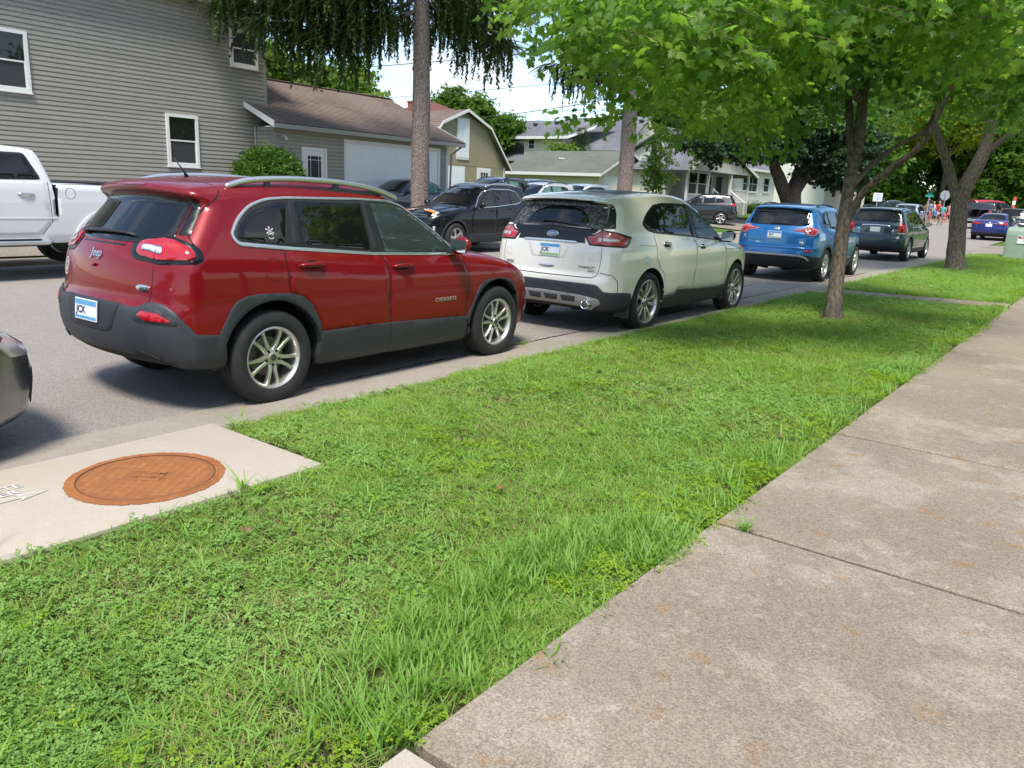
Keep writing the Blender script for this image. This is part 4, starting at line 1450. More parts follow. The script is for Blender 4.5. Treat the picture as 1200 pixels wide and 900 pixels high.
# ---- blue compact SUV
M_BLUE = paint("blue_paint", (.004, .135, .37))
def blue_suv():
    L, W = 4.60, .922
    so = lambda y: (W - .36) + .36 * PI / 2 + (y - .36)
    q = dict(label="bright blue compact SUV with pale red wing shaped tail lamps beside the maple trunk", L=L, W=W, paint=M_BLUE, res=.038, h=.05,
        side=[(.20, .32), (.10, .38), (.03, .48), (.0, .62), (.03, .74), (.08, .80), (.09, .92), (.11, 1.05), (.17, 1.14), (.24, 1.24), (.34, 1.40), (.44, 1.545, 1), (.32, 1.58, 1), (.34, 1.605), (.55, 1.64), (1.0, 1.672), (1.5, 1.685), (2.0, 1.67), (2.4, 1.61), (2.8, 1.44), (3.2, 1.21), (3.45, 1.11), (3.9, 1.04),
              (4.3, .92), (4.5, .78), (4.58, .6), (4.57, .42), (4.45, .28), (4.0, .23), (3.0, .22), (1.5, .22), (.5, .28)],
        hw=[(.15, .84), (.28, .87), (.42, .90), (.55, .918), (.75, .922), (.95, .91), (1.08, .885), (1.16, .85), (1.5, .70), (1.6, .655), (1.75, .60)],
        wheels=(1.00, 3.66, .355, .425, .915), bow=.14, plan=(.36, .42, .16, .20),
        dlo=[(.80, 1.27, .06), (.98, 1.19, .04), (2.0, 1.12), (2.95, 1.07), (3.03, 1.08, .02), (2.75, 1.33), (2.5, 1.47), (2.2, 1.53), (1.3, 1.535), (1.05, 1.50, .08)],
        glass=[[(.85, 1.275), (1.0, 1.205), (1.26, 1.185), (1.30, 1.51), (1.08, 1.48)], [(1.33, 1.18), (2.0, 1.135), (2.02, 1.515), (1.36, 1.515)], [(2.13, 1.125), (2.90, 1.085), (2.70, 1.33), (2.47, 1.455), (2.15, 1.51)]],
        doors=[[(1.24, 1.165), (2.05, 1.11), (2.09, .98), (2.09, .46), (1.5, .46), (1.46, .60), (1.36, .74), (1.25, .80)], [(2.07, 1.11), (3.05, 1.05), (3.15, .9), (3.14, .5), (3.1, .46), (2.10, .46), (2.10, .98)]],
        handles=[(1.32, 1.54, 1.03), (2.17, 2.39, .99)],
        lines=[[(1.225, 1.16), (1.235, .80)], [(2.06, 1.11), (2.095, .98), (2.095, .46)], [(3.06, 1.05), (3.157, .9), (3.147, .48)]],
        panels=[("arch_cladding", 'side', arch(1.0, .355, .42, .475), M_CLAD, .012), ("arch_cladding", 'side', arch(3.66, .355, .42, .475), M_CLAD, .012),
                ("sill_cladding", 'side', [(1.45, .455), (3.2, .455), (3.25, .22), (1.42, .22)], M_CLAD, .012),
                ("rear_bumper", 'wrap', [(0, .60), (.62, .60), (.78, .60), (1.0, .575), (so(.53), .56), (so(.555), .30), (1.1, .24), (.8, .26), (0, .30)], M_UNDER, .010),
                ("skid_strip", 'wrap', [(0, .605), (.60, .60), (.80, .555), (.90, .49), (.84, .485), (.74, .535), (.56, .56), (0, .565)], M_SILVERTRIM, .022),
                ("rear_window", 'rear', [(0, 1.205), (.52, 1.205), (.64, 1.225), (.66, 1.26), (.60, 1.50), (.56, 1.535), (0, 1.552)], M_PGLASS, .004),
                ("tail_lamp", 'wrap', [(.38, 1.125), (.42, 1.095), (.70, 1.06), (.80, 1.01), (.815, 1.185), (.70, 1.175)], M_LAMPPINK2, .012),
                ("tail_lamp", 'wrap', [(.825, 1.01), (1.0, 1.01), (1.16, 1.09), (1.20, 1.13), (1.0, 1.20), (.825, 1.187)], M_LAMPPINK2, .016),
                ("lamp_lens", 'wrap', [(.45, 1.118), (.70, 1.085), (.79, 1.06), (.79, 1.09), (.70, 1.115)], M_LAMPRED, .024), ("lamp_lens", 'wrap', [(.84, 1.05), (1.0, 1.04), (1.10, 1.10), (.98, 1.15), (.84, 1.14)], M_LAMPRED, .028),
                ("reflector", 'wrap', [(.70, .705), (.90, .70), (.96, .67), (.80, .66)], M_LAMPRED, .008),
                ("bumper_step", 'wrap', [(0, .755), (.8, .75), (1.2, .74), (1.2, .715), (.8, .725), (0, .73)], M_BLUE, .014),
                ("spoiler_edge", 'wrap', [(0, 1.578), (.60, 1.56), (.60, 1.548), (0, 1.562)], M_BLACK, .003),
                ("chrome_badge_bar", 'rear', [(0, 1.175), (.05, 1.17), (.07, 1.14), (.05, 1.112), (0, 1.107)], M_CHROME, .010),
                ("windscreen", 'front', [(0, 1.15), (.62, 1.13), (.52, 1.55), (0, 1.58)], M_PGLASS, .003)],
        rlines=[[(.818, 1.0), (.80, .90), (.76, .80), (.6, .775), (0, .775)]],
        plate=('rear', .0, 1.0, [M_PLATE, M_PLATEBLUE, M_PLATEGREEN], "KX"),
        texts=[("badge_lettering", 'wrap', .60, .865, "XLE", .05, M_CHROME, (1, .1, 0)), ("badge_lettering", 'wrap', .62, .815, "AWD", .035, M_CHROME, (1, .1, 0)), ("badge_lettering", 'wrap', -.35, .83, "RAV4", .05, M_CHROME, (1, 0, 0)),
               ("sticker", 'wrap', -.78, .935, "X", .12, M_STICKER, (1, -.3, 0))],
        mirror=(2.93, 1.13, .99), rails=([(.85, 1.60), (.95, 1.645), (1.3, 1.675), (1.8, 1.67), (2.2, 1.62), (2.3, 1.585)], .60, M_BLACKTRIM, .018), wiper=((-.12, 1.235), (0, 1.245), (.15, 1.24), (.26, 1.235)),
        rim=("w18", .24, .225, 'five', 40))
    return build_car(q)
M_LAMPPINK2 = M("lamp_rose", (.50, .16, .16), .1, coat=1.0)

# ---- dark navy mid-size SUV
M_NAVY = paint("navy_paint", (.012, .028, .048))
def navy_suv():
    L, W = 4.77, .921
    so = lambda y: (W - .36) + .36 * PI / 2 + (y - .36)
    q = dict(label="dark navy SUV with tall red corner tail lamps, ahead of the bright blue SUV", L=L, W=W, paint=M_NAVY, res=.045, h=.05,
        side=[(.18, .32), (.08, .40), (.02, .52), (.0, .66), (.03, .76), (.09, .80), (.10, .95), (.11, 1.10), (.16, 1.20), (.26, 1.38), (.37, 1.56, 1), (.27, 1.60, 1), (.30, 1.63), (.5, 1.67), (1.0, 1.70), (1.5, 1.71), (2.0, 1.70), (2.4, 1.65), (2.8, 1.47), (3.2, 1.24), (3.5, 1.12), (4.0, 1.06),
              (4.4, .95), (4.65, .80), (4.75, .62), (4.74, .42), (4.6, .28), (4.0, .23), (3.0, .22), (1.5, .22), (.5, .28)],
        hw=[(.15, .84), (.28, .87), (.42, .90), (.55, .918), (.80, .921), (1.0, .91), (1.10, .89), (1.18, .855), (1.5, .72), (1.62, .665), (1.75, .61)],
        wheels=(1.00, 3.857, .36, .43, .915), bow=.10, plan=(.30, .42, .10, .20), trim=M_CHROME,
        dlo=[(.70, 1.24, .05), (1.0, 1.20), (2.0, 1.15), (3.0, 1.09), (3.1, 1.10, .02), (2.8, 1.36), (2.55, 1.51), (2.2, 1.565), (1.3, 1.57), (.78, 1.53, .07)],
        glass=[[(.75, 1.255), (1.22, 1.21), (1.27, 1.55), (.82, 1.51)], [(1.32, 1.205), (2.0, 1.165), (2.05, 1.55), (1.37, 1.555)], [(2.13, 1.155), (2.98, 1.105), (2.75, 1.36), (2.5, 1.495), (2.18, 1.55)]],
        doors=[[(1.2, 1.18), (2.07, 1.135), (2.12, 1.0), (2.12, .46), (1.5, .46), (1.46, .60), (1.36, .76), (1.22, .83)], [(2.09, 1.135), (3.12, 1.07), (3.3, .9), (3.28, .46), (2.13, .46), (2.13, 1.0)]],
        handles=[(1.32, 1.54, 1.06), (2.2, 2.42, 1.02)], handle_mat=M_CHROME,
        lines=[[(1.19, 1.17), (1.205, .83)], [(2.08, 1.135), (2.125, 1.0), (2.125, .46)], [(3.13, 1.07), (3.31, .9), (3.29, .48)]],
        panels=[("side_moulding", 'side', [(1.5, .56), (3.2, .53), (3.2, .50), (1.5, .53)], M_CHROME, .012), ("sill_cladding", 'side', [(1.45, .40), (3.35, .40), (3.38, .24), (1.42, .24)], M_CLAD, .010),
                ("arch_trim", 'side', arch(1.0, .36, .425, .455), M_NAVYLIGHT, .010), ("arch_trim", 'side', arch(3.857, .36, .425, .455), M_NAVYLIGHT, .010),
                ("rear_bumper", 'wrap', [(0, .46), (.9, .46), (so(.53), .48), (so(.555), .30), (1.1, .26), (0, .28)], M_UNDER, .010),
                ("rear_window", 'rear', [(0, 1.215), (.60, 1.215), (.67, 1.24), (.62, 1.53), (.58, 1.56), (0, 1.572)], M_PGLASS, .004),
                ("tail_lamp", 'wrap', [(.70, .96), (.80, .90), (1.02, .93), (1.07, 1.04), (1.05, 1.17), (.96, 1.20), (.82, 1.18), (.74, 1.08)], M_LAMPRED, .016),
                ("lamp_lens", 'wrap', [(.80, 1.03), (.90, .99), (1.0, 1.04), (.98, 1.13), (.86, 1.14)], M_LAMPBRIGHT, .030), ("reverse_lamp", 'wrap', [(.72, .90), (.80, .86), (.98, .87), (.98, .905), (.82, .89)], M_LAMPCLEAR, .010),
                ("chrome_bar", 'wrap', [(0, 1.135), (.40, 1.12), (.44, 1.07), (.41, 1.07), (.37, 1.095), (0, 1.11)], M_CHROME, .012),
                ("bumper_step", 'wrap', [(0, .72), (1.2, .72), (1.2, .69), (0, .69)], M_NAVY, .012), ("spoiler_edge", 'wrap', [(0, 1.60), (.62, 1.575), (.62, 1.56), (0, 1.582)], M_BLACK, .003),
                ("windscreen", 'front', [(0, 1.16), (.62, 1.14), (.54, 1.58), (0, 1.61)], M_PGLASS, .003)],
        rlines=[[(.70, .95), (.69, .85), (.66, .775), (0, .765)]],
        plate=('rear', .0, .98, [M_PLATE, M_PLATE, M_PLATE], None), mirror=(3.02, 1.16, 1.0),
        rails=([(.7, 1.66), (.8, 1.70), (1.4, 1.735), (2.0, 1.72), (2.35, 1.66)], .62, M_BLACKTRIM, .018), wiper=((-.2, 1.245), (0, 1.26), (.2, 1.255), (.32, 1.25)), rim=("w18b", .24, .225, '5', 32))
    return build_car(q)
M_NAVYLIGHT = M("arch_grey", (.10, .11, .12), .4, .3)

# ---- black compact SUV facing us across the street; also pattern for the far SUVs
def compact_suv(label, pm, res=.045, fine=True, trim=None, railm=M_SATIN, rim=("w17b", .23, .22, '5', 32), name="parked_car", gm=None, emblem=None):
    L, W = 4.52, .92
    so = lambda y: (W - .36) + .36 * PI / 2 + (y - .36)
    g = gm or [M_PGLASS] * 3
    q = dict(name=name, label=label, L=L, W=W, paint=pm, res=res, h=.07 if not fine else .05, trim=trim,
        side=[(.18, .32), (.08, .40), (.02, .52), (.0, .66), (.03, .78), (.08, .82), (.10, .95), (.12, 1.08), (.18, 1.20), (.28, 1.38), (.42, 1.57, 1), (.30, 1.605, 1), (.32, 1.63), (.6, 1.665), (1.0, 1.685), (1.5, 1.69), (1.9, 1.67), (2.2, 1.61), (2.6, 1.42), (2.95, 1.22), (3.2, 1.11), (3.5, 1.08), (4.0, 1.0),
              (4.25, .91), (4.42, .78), (4.50, .60), (4.49, .42), (4.4, .27), (4.0, .22), (3.0, .21), (1.5, .21), (.5, .28)],
        hw=[(.15, .84), (.28, .87), (.42, .90), (.55, .915), (.80, .92), (1.0, .90), (1.08, .88), (1.16, .845), (1.5, .705), (1.62, .65), (1.75, .60)],
        wheels=(.93, 3.62, .35, .415, .912), bow=.12, plan=(.34, .46, .13, .24),
        dlo=[(.72, 1.28, .06), (.95, 1.21, .04), (1.9, 1.13), (2.75, 1.08), (2.85, 1.09, .02), (2.6, 1.32), (2.35, 1.47), (2.0, 1.545), (1.2, 1.55), (.92, 1.50, .08)],
        glass=[[(.80, 1.285), (.97, 1.228), (1.24, 1.20), (1.28, 1.53), (.97, 1.49)], [(1.31, 1.195), (1.92, 1.148), (1.94, 1.53), (1.34, 1.532)], [(2.04, 1.14), (2.72, 1.10), (2.53, 1.32), (2.31, 1.455), (2.06, 1.515)]], gmat=g,
        panels=[("sill_cladding", 'side', [(1.36, .46), (3.12, .44), (3.16, .24), (1.34, .24)], M_CLAD, .010), ("arch_cladding", 'side', arch(.93, .35, .41, .455), M_CLAD, .010), ("arch_cladding", 'side', arch(3.62, .35, .41, .455), M_CLAD, .010),
                ("rear_window", 'rear', [(0, 1.22), (.56, 1.22), (.64, 1.25), (.60, 1.53), (.56, 1.56), (0, 1.572)], M_PGLASS, .004),
                ("tail_lamp", 'wrap', [(.62, 1.18), (.66, 1.02), (.95, 1.02), (1.18, 1.10), (1.26, 1.17), (1.0, 1.20)], M_LAMPRED, .014),
                ("windscreen", 'front', [(0, 1.13), (.62, 1.11), (.69, 1.14), (.56, 1.50), (.50, 1.56), (0, 1.60)], M_PGLASS, .004),
                ("headlight", 'fwrap', [(.52, .93), (.60, .86), (.98, .84), (1.20, .93), (1.34, 1.02), (1.10, .995), (.75, .955)], M_LAMPCLEAR, .010),
                ("grille", 'fwrap', [(0, .90), (.46, .90), (.50, .86), (.46, .80), (0, .79)], M_BLACK, .006), ("grille_bar", 'fwrap', [(0, .875), (.46, .872), (.46, .86), (0, .862)], M_CHROME, .012), ("grille_bar", 'fwrap', [(0, .83), (.46, .828), (.46, .816), (0, .818)], M_CHROME, .012),
                ("lower_grille", 'fwrap', [(0, .68), (.60, .68), (.66, .50), (.55, .36), (0, .36)], M_BLACK, .006), ("front_lip", 'fwrap', [(0, .34), (.8, .34), (1.2, .36), (1.2, .24), (0, .24)], M_CLAD, .010),
                ("rear_bumper", 'wrap', [(0, .56), (.8, .56), (so(.5), .52), (so(.52), .28), (1.1, .26), (0, .30)], M_CLAD, .010)],
        mirror=(2.74, 1.15, 1.0), rim=rim)
    if railm:
        q['rails'] = ([(.8, 1.62), (.9, 1.66), (1.3, 1.69), (1.8, 1.675), (2.1, 1.62), (2.16, 1.59)], .60, railm, .018)
    if fine:
        q['panels'] += [("turn_lamp", 'fwrap', [(.98, .865), (1.16, .93), (1.24, .975), (1.10, .955), (1.0, .90)], M_AMBER, .024), ("fog_lamp", 'fwrap', [(.80, .62), (.94, .62), (.94, .52), (.80, .52)], M_LAMPCLEAR, .008),
                        ("hood_crease", 'top', [(.50, 3.15), (.53, 3.15), (.46, 4.15), (.44, 4.15)], pm, .010)]
        q['doors'] = [[(1.15, 1.185), (1.95, 1.12), (1.99, 1.0), (1.99, .48), (1.42, .48), (1.38, .6), (1.28, .75), (1.16, .82)], [(1.97, 1.12), (2.86, 1.065), (3.02, .9), (3.0, .46), (2.0, .48), (2.0, 1.0)]]
        q['handles'] = [(1.25, 1.47, 1.06), (2.07, 2.29, 1.01)]
        q['lines'] = [[(1.14, 1.18), (1.15, .82)], [(1.96, 1.12), (1.995, 1.0), (1.995, .48)], [(2.87, 1.065), (3.03, .9), (3.01, .48)]]
    q['plate'] = ('rear', .0, .98, [M_PLATE, M_PLATEBLUE, M_PLATEGREEN], None)
    return build_car(q)

# ---- saloons
def saloon(label, pm, res=.05, fine=True, rim=("w16", .215, .2, '5', 28), gm=None, front=False, trim=None):
    L, W = 4.64, .888
    so = lambda y: (W - .36) + .36 * PI / 2 + (y - .36)
    q = dict(label=label, L=L, W=W, paint=pm, res=res, h=.07, trim=trim,
        side=[(.16, .28), (.06, .38), (.01, .52), (.0, .62), (.04, .74), (.06, .88), (.10, 1.00), (.22, 1.055), (.50, 1.075), (.70, 1.09), (.95, 1.22), (1.30, 1.38), (1.6, 1.445), (2.0, 1.465), (2.35, 1.44), (2.65, 1.34), (3.0, 1.14), (3.25, .99), (3.5, .945), (4.0, .88),
              (4.35, .77), (4.55, .64), (4.62, .50), (4.6, .36), (4.5, .22), (4.0, .18), (3.0, .17), (1.5, .17), (.5, .22)],
        hw=[(.12, .80), (.24, .84), (.38, .872), (.55, .887), (.75, .885), (.88, .865), (.95, .835), (1.02, .795), (1.35, .60), (1.45, .54), (1.6, .48)],
        wheels=(.98, 3.68, .315, .375, .87), bow=.14, plan=(.34, .44, .14, .24), crown=.06, k=.09,
        dlo=[(.90, 1.08, .04), (1.3, 1.03), (2.2, .985), (3.05, .945), (3.10, .955), (2.65, 1.24), (2.35, 1.345), (2.0, 1.378), (1.6, 1.362), (1.28, 1.28, .08)],
        glass=[[(1.0, 1.075), (1.28, 1.04), (1.36, 1.04), (1.38, 1.29), (1.3, 1.26)], [(1.42, 1.04), (2.08, 1.005), (2.08, 1.36), (1.65, 1.345), (1.43, 1.30)], [(2.17, 1.0), (2.98, .965), (2.62, 1.23), (2.35, 1.325), (2.17, 1.355)]], gmat=gm or [M_PGLASS] * 3,
        panels=[("rear_window", 'top', [(0, .74), (.52, .78), (.60, .86), (.48, 1.30), (.42, 1.36), (0, 1.40)], M_PGLASS, .005),
                ("windscreen", 'top', [(0, 3.22), (.62, 3.10), (.64, 2.98), (.50, 2.46), (.42, 2.42), (0, 2.45)], M_PGLASS, .005),
                ("tail_lamp", 'wrap', [(.40, .945), (.44, .86), (.70, .82), (1.0, .86), (1.16, .95), (.9, .965)], M_LAMPRED, .012),
                ("rear_bumper", 'wrap', [(0, .42), (.7, .42), (so(.5), .40), (so(.55), .24), (0, .24)], M_UNDER, .008),
                ("headlight", 'fwrap', [(.42, .70), (.5, .60), (.95, .62), (1.15, .72), (1.22, .80), (.9, .775)], M_LAMPCLEAR, .010),
                ("lower_grille", 'fwrap', [(0, .50), (.5, .50), (.56, .34), (.4, .26), (0, .26)], M_BLACK, .006)],
        mirror=(2.98, 1.02, .93), rim=rim, plate=('wrap', .0, .80, [M_PLATE, M_PLATE, M_PLATE], None))
    if front:
        q['panels'] += [("grille", 'fwrap', [(0, .80), (.42, .79), (.46, .70), (.40, .54), (0, .54)], M_CHROME, .008)] + \
            [("grille_slot", 'fwrap', [(0, z + .022), (.38, z + .022), (.38, z - .022), (0, z - .022)], M_BLACK, .012) for z in (.58, .66, .74)]
    else:
        q['panels'] += [("chrome_bar", 'wrap', [(0, .915), (.38, .91), (.38, .89), (0, .895)], M_CHROME, .010), ("emblem", 'wrap', [(0, .965), (.05, .955), (.05, .935), (0, .925)], M_CHROME, .012)]
    if fine:
        q['doors'] = [[(1.33, 1.02), (2.10, .985), (2.14, .8), (2.12, .34), (1.5, .34), (1.42, .52), (1.33, .64)], [(2.12, .985), (3.08, .94), (3.2, .7), (3.15, .34), (2.13, .34), (2.15, .8)]]
        q['handles'] = [(1.42, 1.62, .92), (2.2, 2.4, .89)]
    return build_car(q)

# ---- pickup
def pickup(label, pm, res=.05, fine=True):
    L, W = 5.85, 1.015
    def carve(x, y, z):
        a = np.maximum.reduce([np.abs(x) - .80, .07 - y, y - 1.72, .85 - z])
        b = np.maximum.reduce([np.abs(y - 1.80) - .022, 1.55 - z * 0 - z - .65, np.abs(np.abs(x) - 1.0) - .12])
        return np.minimum(a, np.maximum(b, .52 - z))
    so = lambda y: (W - .36) + .36 * PI / 2 + (y - .36)
    q = dict(name="pickup_truck", cat="pickup truck", label=label, L=L, W=W, paint=pm, res=res, h=.06, carve=carve, k=.07, crown=.05, bow=.05, plan=(.18, .40, .05, .14),
        side=[(.10, .55, 1), (.0, .58), (.0, .72, 1), (.06, .74, 1), (.05, 1.0), (.06, 1.40, 1), (.5, 1.41), (1.77, 1.42, 1), (1.83, 1.62), (1.92, 1.86), (2.05, 1.925), (2.5, 1.955), (3.0, 1.955), (3.5, 1.90), (3.8, 1.74), (4.15, 1.50), (4.38, 1.36), (4.7, 1.335), (5.3, 1.29), (5.65, 1.22), (5.76, 1.08), (5.80, .8), (5.84, .65), (5.80, .48), (5.6, .40),
              (4.0, .42), (2.0, .42), (.5, .48)],
        hw=[(.3, .93), (.45, .96), (.60, 1.0), (.80, 1.012), (1.1, 1.01), (1.3, .995), (1.42, .965), (1.5, .94), (1.88, .80), (1.98, .72), (2.1, .66)],
        wheels=(1.00, 4.885, .40, .47, 1.0),
        dlo=[(1.98, 1.44, .06), (2.9, 1.42), (3.75, 1.36), (4.15, 1.36), (4.2, 1.39), (3.75, 1.70), (3.45, 1.81), (3.2, 1.83), (2.15, 1.83, .06)],
        glass=[[(2.03, 1.46), (2.86, 1.445), (2.86, 1.81), (2.16, 1.81)], [(2.98, 1.44), (3.74, 1.385), (4.08, 1.39), (3.7, 1.67), (3.42, 1.79), (2.98, 1.81)]],
        doors=[[(1.93, 1.41), (2.90, 1.40), (2.92, .62), (2.06, .62), (1.92, .80)], [(2.93, 1.40), (4.15, 1.34), (4.25, 1.1), (4.22, .62), (2.94, .62)]], handles=[(2.12, 2.36, 1.22), (3.08, 3.32, 1.20)], handle_mat=M_CHROME,
        lines=[[(1.90, 1.41), (1.89, .80), (2.05, .605)], [(2.915, 1.40), (2.93, .61)], [(4.17, 1.34), (4.27, 1.1), (4.24, .61)]],
        panels=[("bed_rail_cap", 'side', [(.08, 1.425), (1.76, 1.435), (1.76, 1.405), (.08, 1.395)], M_BLACKTRIM, .010), ("arch_flare", 'side', arch(1.0, .40, .465, .60, .52), pm, .018), ("arch_flare", 'side', arch(4.885, .40, .465, .60, .52), pm, .018),
                ("lower_crease", 'side', [(1.82, .86), (4.26, .86), (4.26, .845), (1.82, .845)], pm, .010), ("tail_lamp", 'wrap', [(.80, 1.30), (.80, .92), (1.06, .92), (1.06, 1.30)], M_LAMPRED, .010),
                ("headlight", 'fwrap', [(.60, 1.12), (.62, .90), (1.15, .90), (1.2, 1.12)], M_LAMPCLEAR, .010), ("grille", 'fwrap', [(0, 1.15), (.58, 1.14), (.58, .82), (0, .82)], M_CHROME, .010), ("front_bumper", 'fwrap', [(0, .74), (1.2, .74), (1.2, .50), (0, .50)], M_CHROME, .02),
                ("rear_bumper", 'wrap', [(0, .73), (1.0, .73), (1.0, .57), (0, .57)], M_CHROME, .02), ("windscreen", 'front', [(0, 1.42), (.76, 1.38), (.64, 1.80), (0, 1.86)], M_PGLASS, .004)],
        mirror=(4.05, 1.42, 1.16, .30, .24), rim=("w18t", .26, .27, '6', 36))
    car = build_car(q)
    pts = [(1.58 + .075 * math.cos(t), 1.24 + .085 * math.sin(t)) for t in np.linspace(0, 2 * PI, 21)]
    car.line('side', pts, w=.006, name="fuel_door_gap")
    for s in (1, -1):
        mb = MB()
        mb.tube([(s * 1.02, 1.95, .50), (s * 1.04, 2.0, .49), (s * 1.04, 4.1, .49), (s * 1.02, 4.15, .50)], [.05, .06, .06, .05], 10, squash=(1.2, .8))
        st = mb.build("running_board", M_SATIN, car.root, True)
        mb = MB(); mb.box(min(s * 1.03, s * 1.10), max(s * 1.03, s * 1.10), 2.1, 4.0, .535, .545); mb.build("tread_strip", M_BLACKTRIM, st)
        mb = MB(); mb.box(min(s * .80, s * 1.0), max(s * .80, s * 1.0), 2.3, 2.36, .44, .50).box(min(s * .80, s * 1.0), max(s * .80, s * 1.0), 3.7, 3.76, .44, .50); mb.build("step_bracket", M_BLACKTRIM, st)
    return car
# ------------------------------------------------------------------ where the vehicles stand (street runs along +Y, our kerb side is +X)
def elev(x, y):
    """gentle rise of the ground away from us and beyond the far kerb"""
    t = max(0.0, y - 30)
    e = .0145 * (t * t / (t + 6)) if y < 140 else .0145 * 104.5
    if x < -16.0:
        k = .10 if y < 30 else (.10 - .05 * min(1, (y - 30) / 12))
        e += .12 + min(.62, (-16.0 - x) * k)
    return e

CARS['blue'] = blue_suv(); CARS['blue'].place(-5.19 - .915, 18.25, 0, R_(1.0))
CARS['navy'] = navy_suv(); CARS['navy'].place(-5.50 - .915, 28.4, 0.02)
CARS['black'] = compact_suv("black compact SUV with roof rails facing us across the street behind the red SUV", M("black_paint", (.004, .004, .006), .35, 0, coat=.55, coat_rough=.02, spec=.25), .04, True, M_CHROME, M_SATIN)
CARS['black'].place(-14.8, 18.4, .06, PI); CARS['black'].root.scale = (1, 1.0, 1.07)
CARS['white_truck'] = pickup("white crew cab pickup truck with chrome step bar parked across the street", paint("white_truck_paint", (.66, .66, .68), .0, .3), .05)
CARS['white_truck'].place(-14.42, 6.46, .10, PI)
CARS['grey'] = saloon("grey car with a dark front lip parked behind the red SUV at the left edge", paint("grey_paint", (.22, .23, .25), .85, .25), .05, True)
CARS['grey'].place(-5.58, 2.03 - 3.66, 0.0)
CARS['bluesal'] = saloon("deep blue saloon parked beyond the transformer box, seen from behind", paint("deep_blue_paint", (.012, .02, .16)), .045, True)
CARS['bluesal'].place(-5.85, 50.3, elev(-6, 50), R_(-2))
# far side drive and beyond
CARS['navy2'] = saloon("dark blue saloon parked before the grey garage behind the spruce trunk", paint("ink_blue_paint", (.008, .014, .04)), .06, False, gm=[M_GREENGLASS] * 3)
CARS['navy2'].place(-20.0, 21.1, .51, PI)
CARS['wagon'] = compact_suv("dark blue grey wagon with roof rails beside the garage drive, above the black SUV's roof", paint("slate_paint", (.035, .045, .06)), .06, False, None, M_BLACKTRIM, gm=[M_PGLASS, M_GREENGLASS, M_GREENGLASS])
CARS['wagon'].place(-20.1, 25.9, .54, PI)
CARS['darkhatch'] = compact_suv("black hatchback showing one red tail lamp behind the dark blue grey wagon", paint("soft_black_paint", (.01, .01, .013)), .06, False, None, None)
CARS['darkhatch'].place(-20.7, 28.9, .57, PI)
CARS['silver1'] = compact_suv("silver white SUV parked broadside by the cream garage, nearer of two", paint("silver_white_paint", (.55, .57, .58)), .06, False, None, M_BLACKTRIM, gm=[M_PGLASS, M_GREENGLASS, M_GREENGLASS])
CARS['silver1'].place(-19.0, 27.4, .42, PI - .05)
CARS['silver2'] = compact_suv("white SUV partly hidden behind the silver one by the cream garage doors", paint("plain_white_paint", (.72, .72, .72), 0), .06, False, None, None)
CARS['silver2'].place(-20.0, 32.0, .50, PI - .05)
CARS['black3'] = compact_suv("dark SUV standing side on in front of the white house's porch", paint("jet_paint", (.012, .012, .014)), .055, False, None, M_BLACKTRIM)
CARS['black3'].place(-18.5, 43.6, elev(-18.5, 43.6), R_(112))
CARS['suv_far'] = compact_suv("brownish dark SUV just ahead of the deep blue saloon", paint("bronze_paint", (.05, .045, .04)), .06, False, None, M_BLACKTRIM)
CARS['suv_far'].place(-5.6, 57.5, elev(-6, 57.5))
CARS['pick_far'] = pickup("dark pickup parked further up the street beside the second maple trunk", paint("dark_truck_paint", (.03, .03, .035)), .07)
CARS['pick_far'].place(-8.9, 68.0, elev(-8, 68), R_(-3))
CARS['white_far'] = saloon("white car at the right edge beyond the transformer box", paint("white_car_paint", (.75, .75, .76), 0), .06, False)
CARS['white_far'].place(-4.3, 61.0, elev(-4, 61))
CARS['silver_far'] = compact_suv("pale blue silver SUV coming towards us beyond the navy SUV", paint("ice_paint", (.35, .42, .48)), .06, False, None, None)
CARS['silver_far'].place(-12.0, 60.5, elev(-12, 61), PI)
CARS['dark_far'] = compact_suv("dark SUV with roof rails on the far kerb, seen just above the navy SUV's roof", paint("dark_suv_paint", (.02, .025, .025)), .06, False, None, M_SATIN)
CARS['dark_far'].place(-15.0, 69.0, elev(-15.0, 69) + .12, PI - .6)
CARS['redvan'] = compact_suv("long red van crossing the far junction behind the parked cars", paint("van_red_paint", (.42, .02, .03), 0), .07, False, None, None, name="van")
CARS['redvan'].root["category"] = "van"
CARS['redvan'].place(-11.5, 84.0, elev(-10, 85), R_(-52)); CARS['redvan'].root.scale = (1.15, 1.45, 1.25)
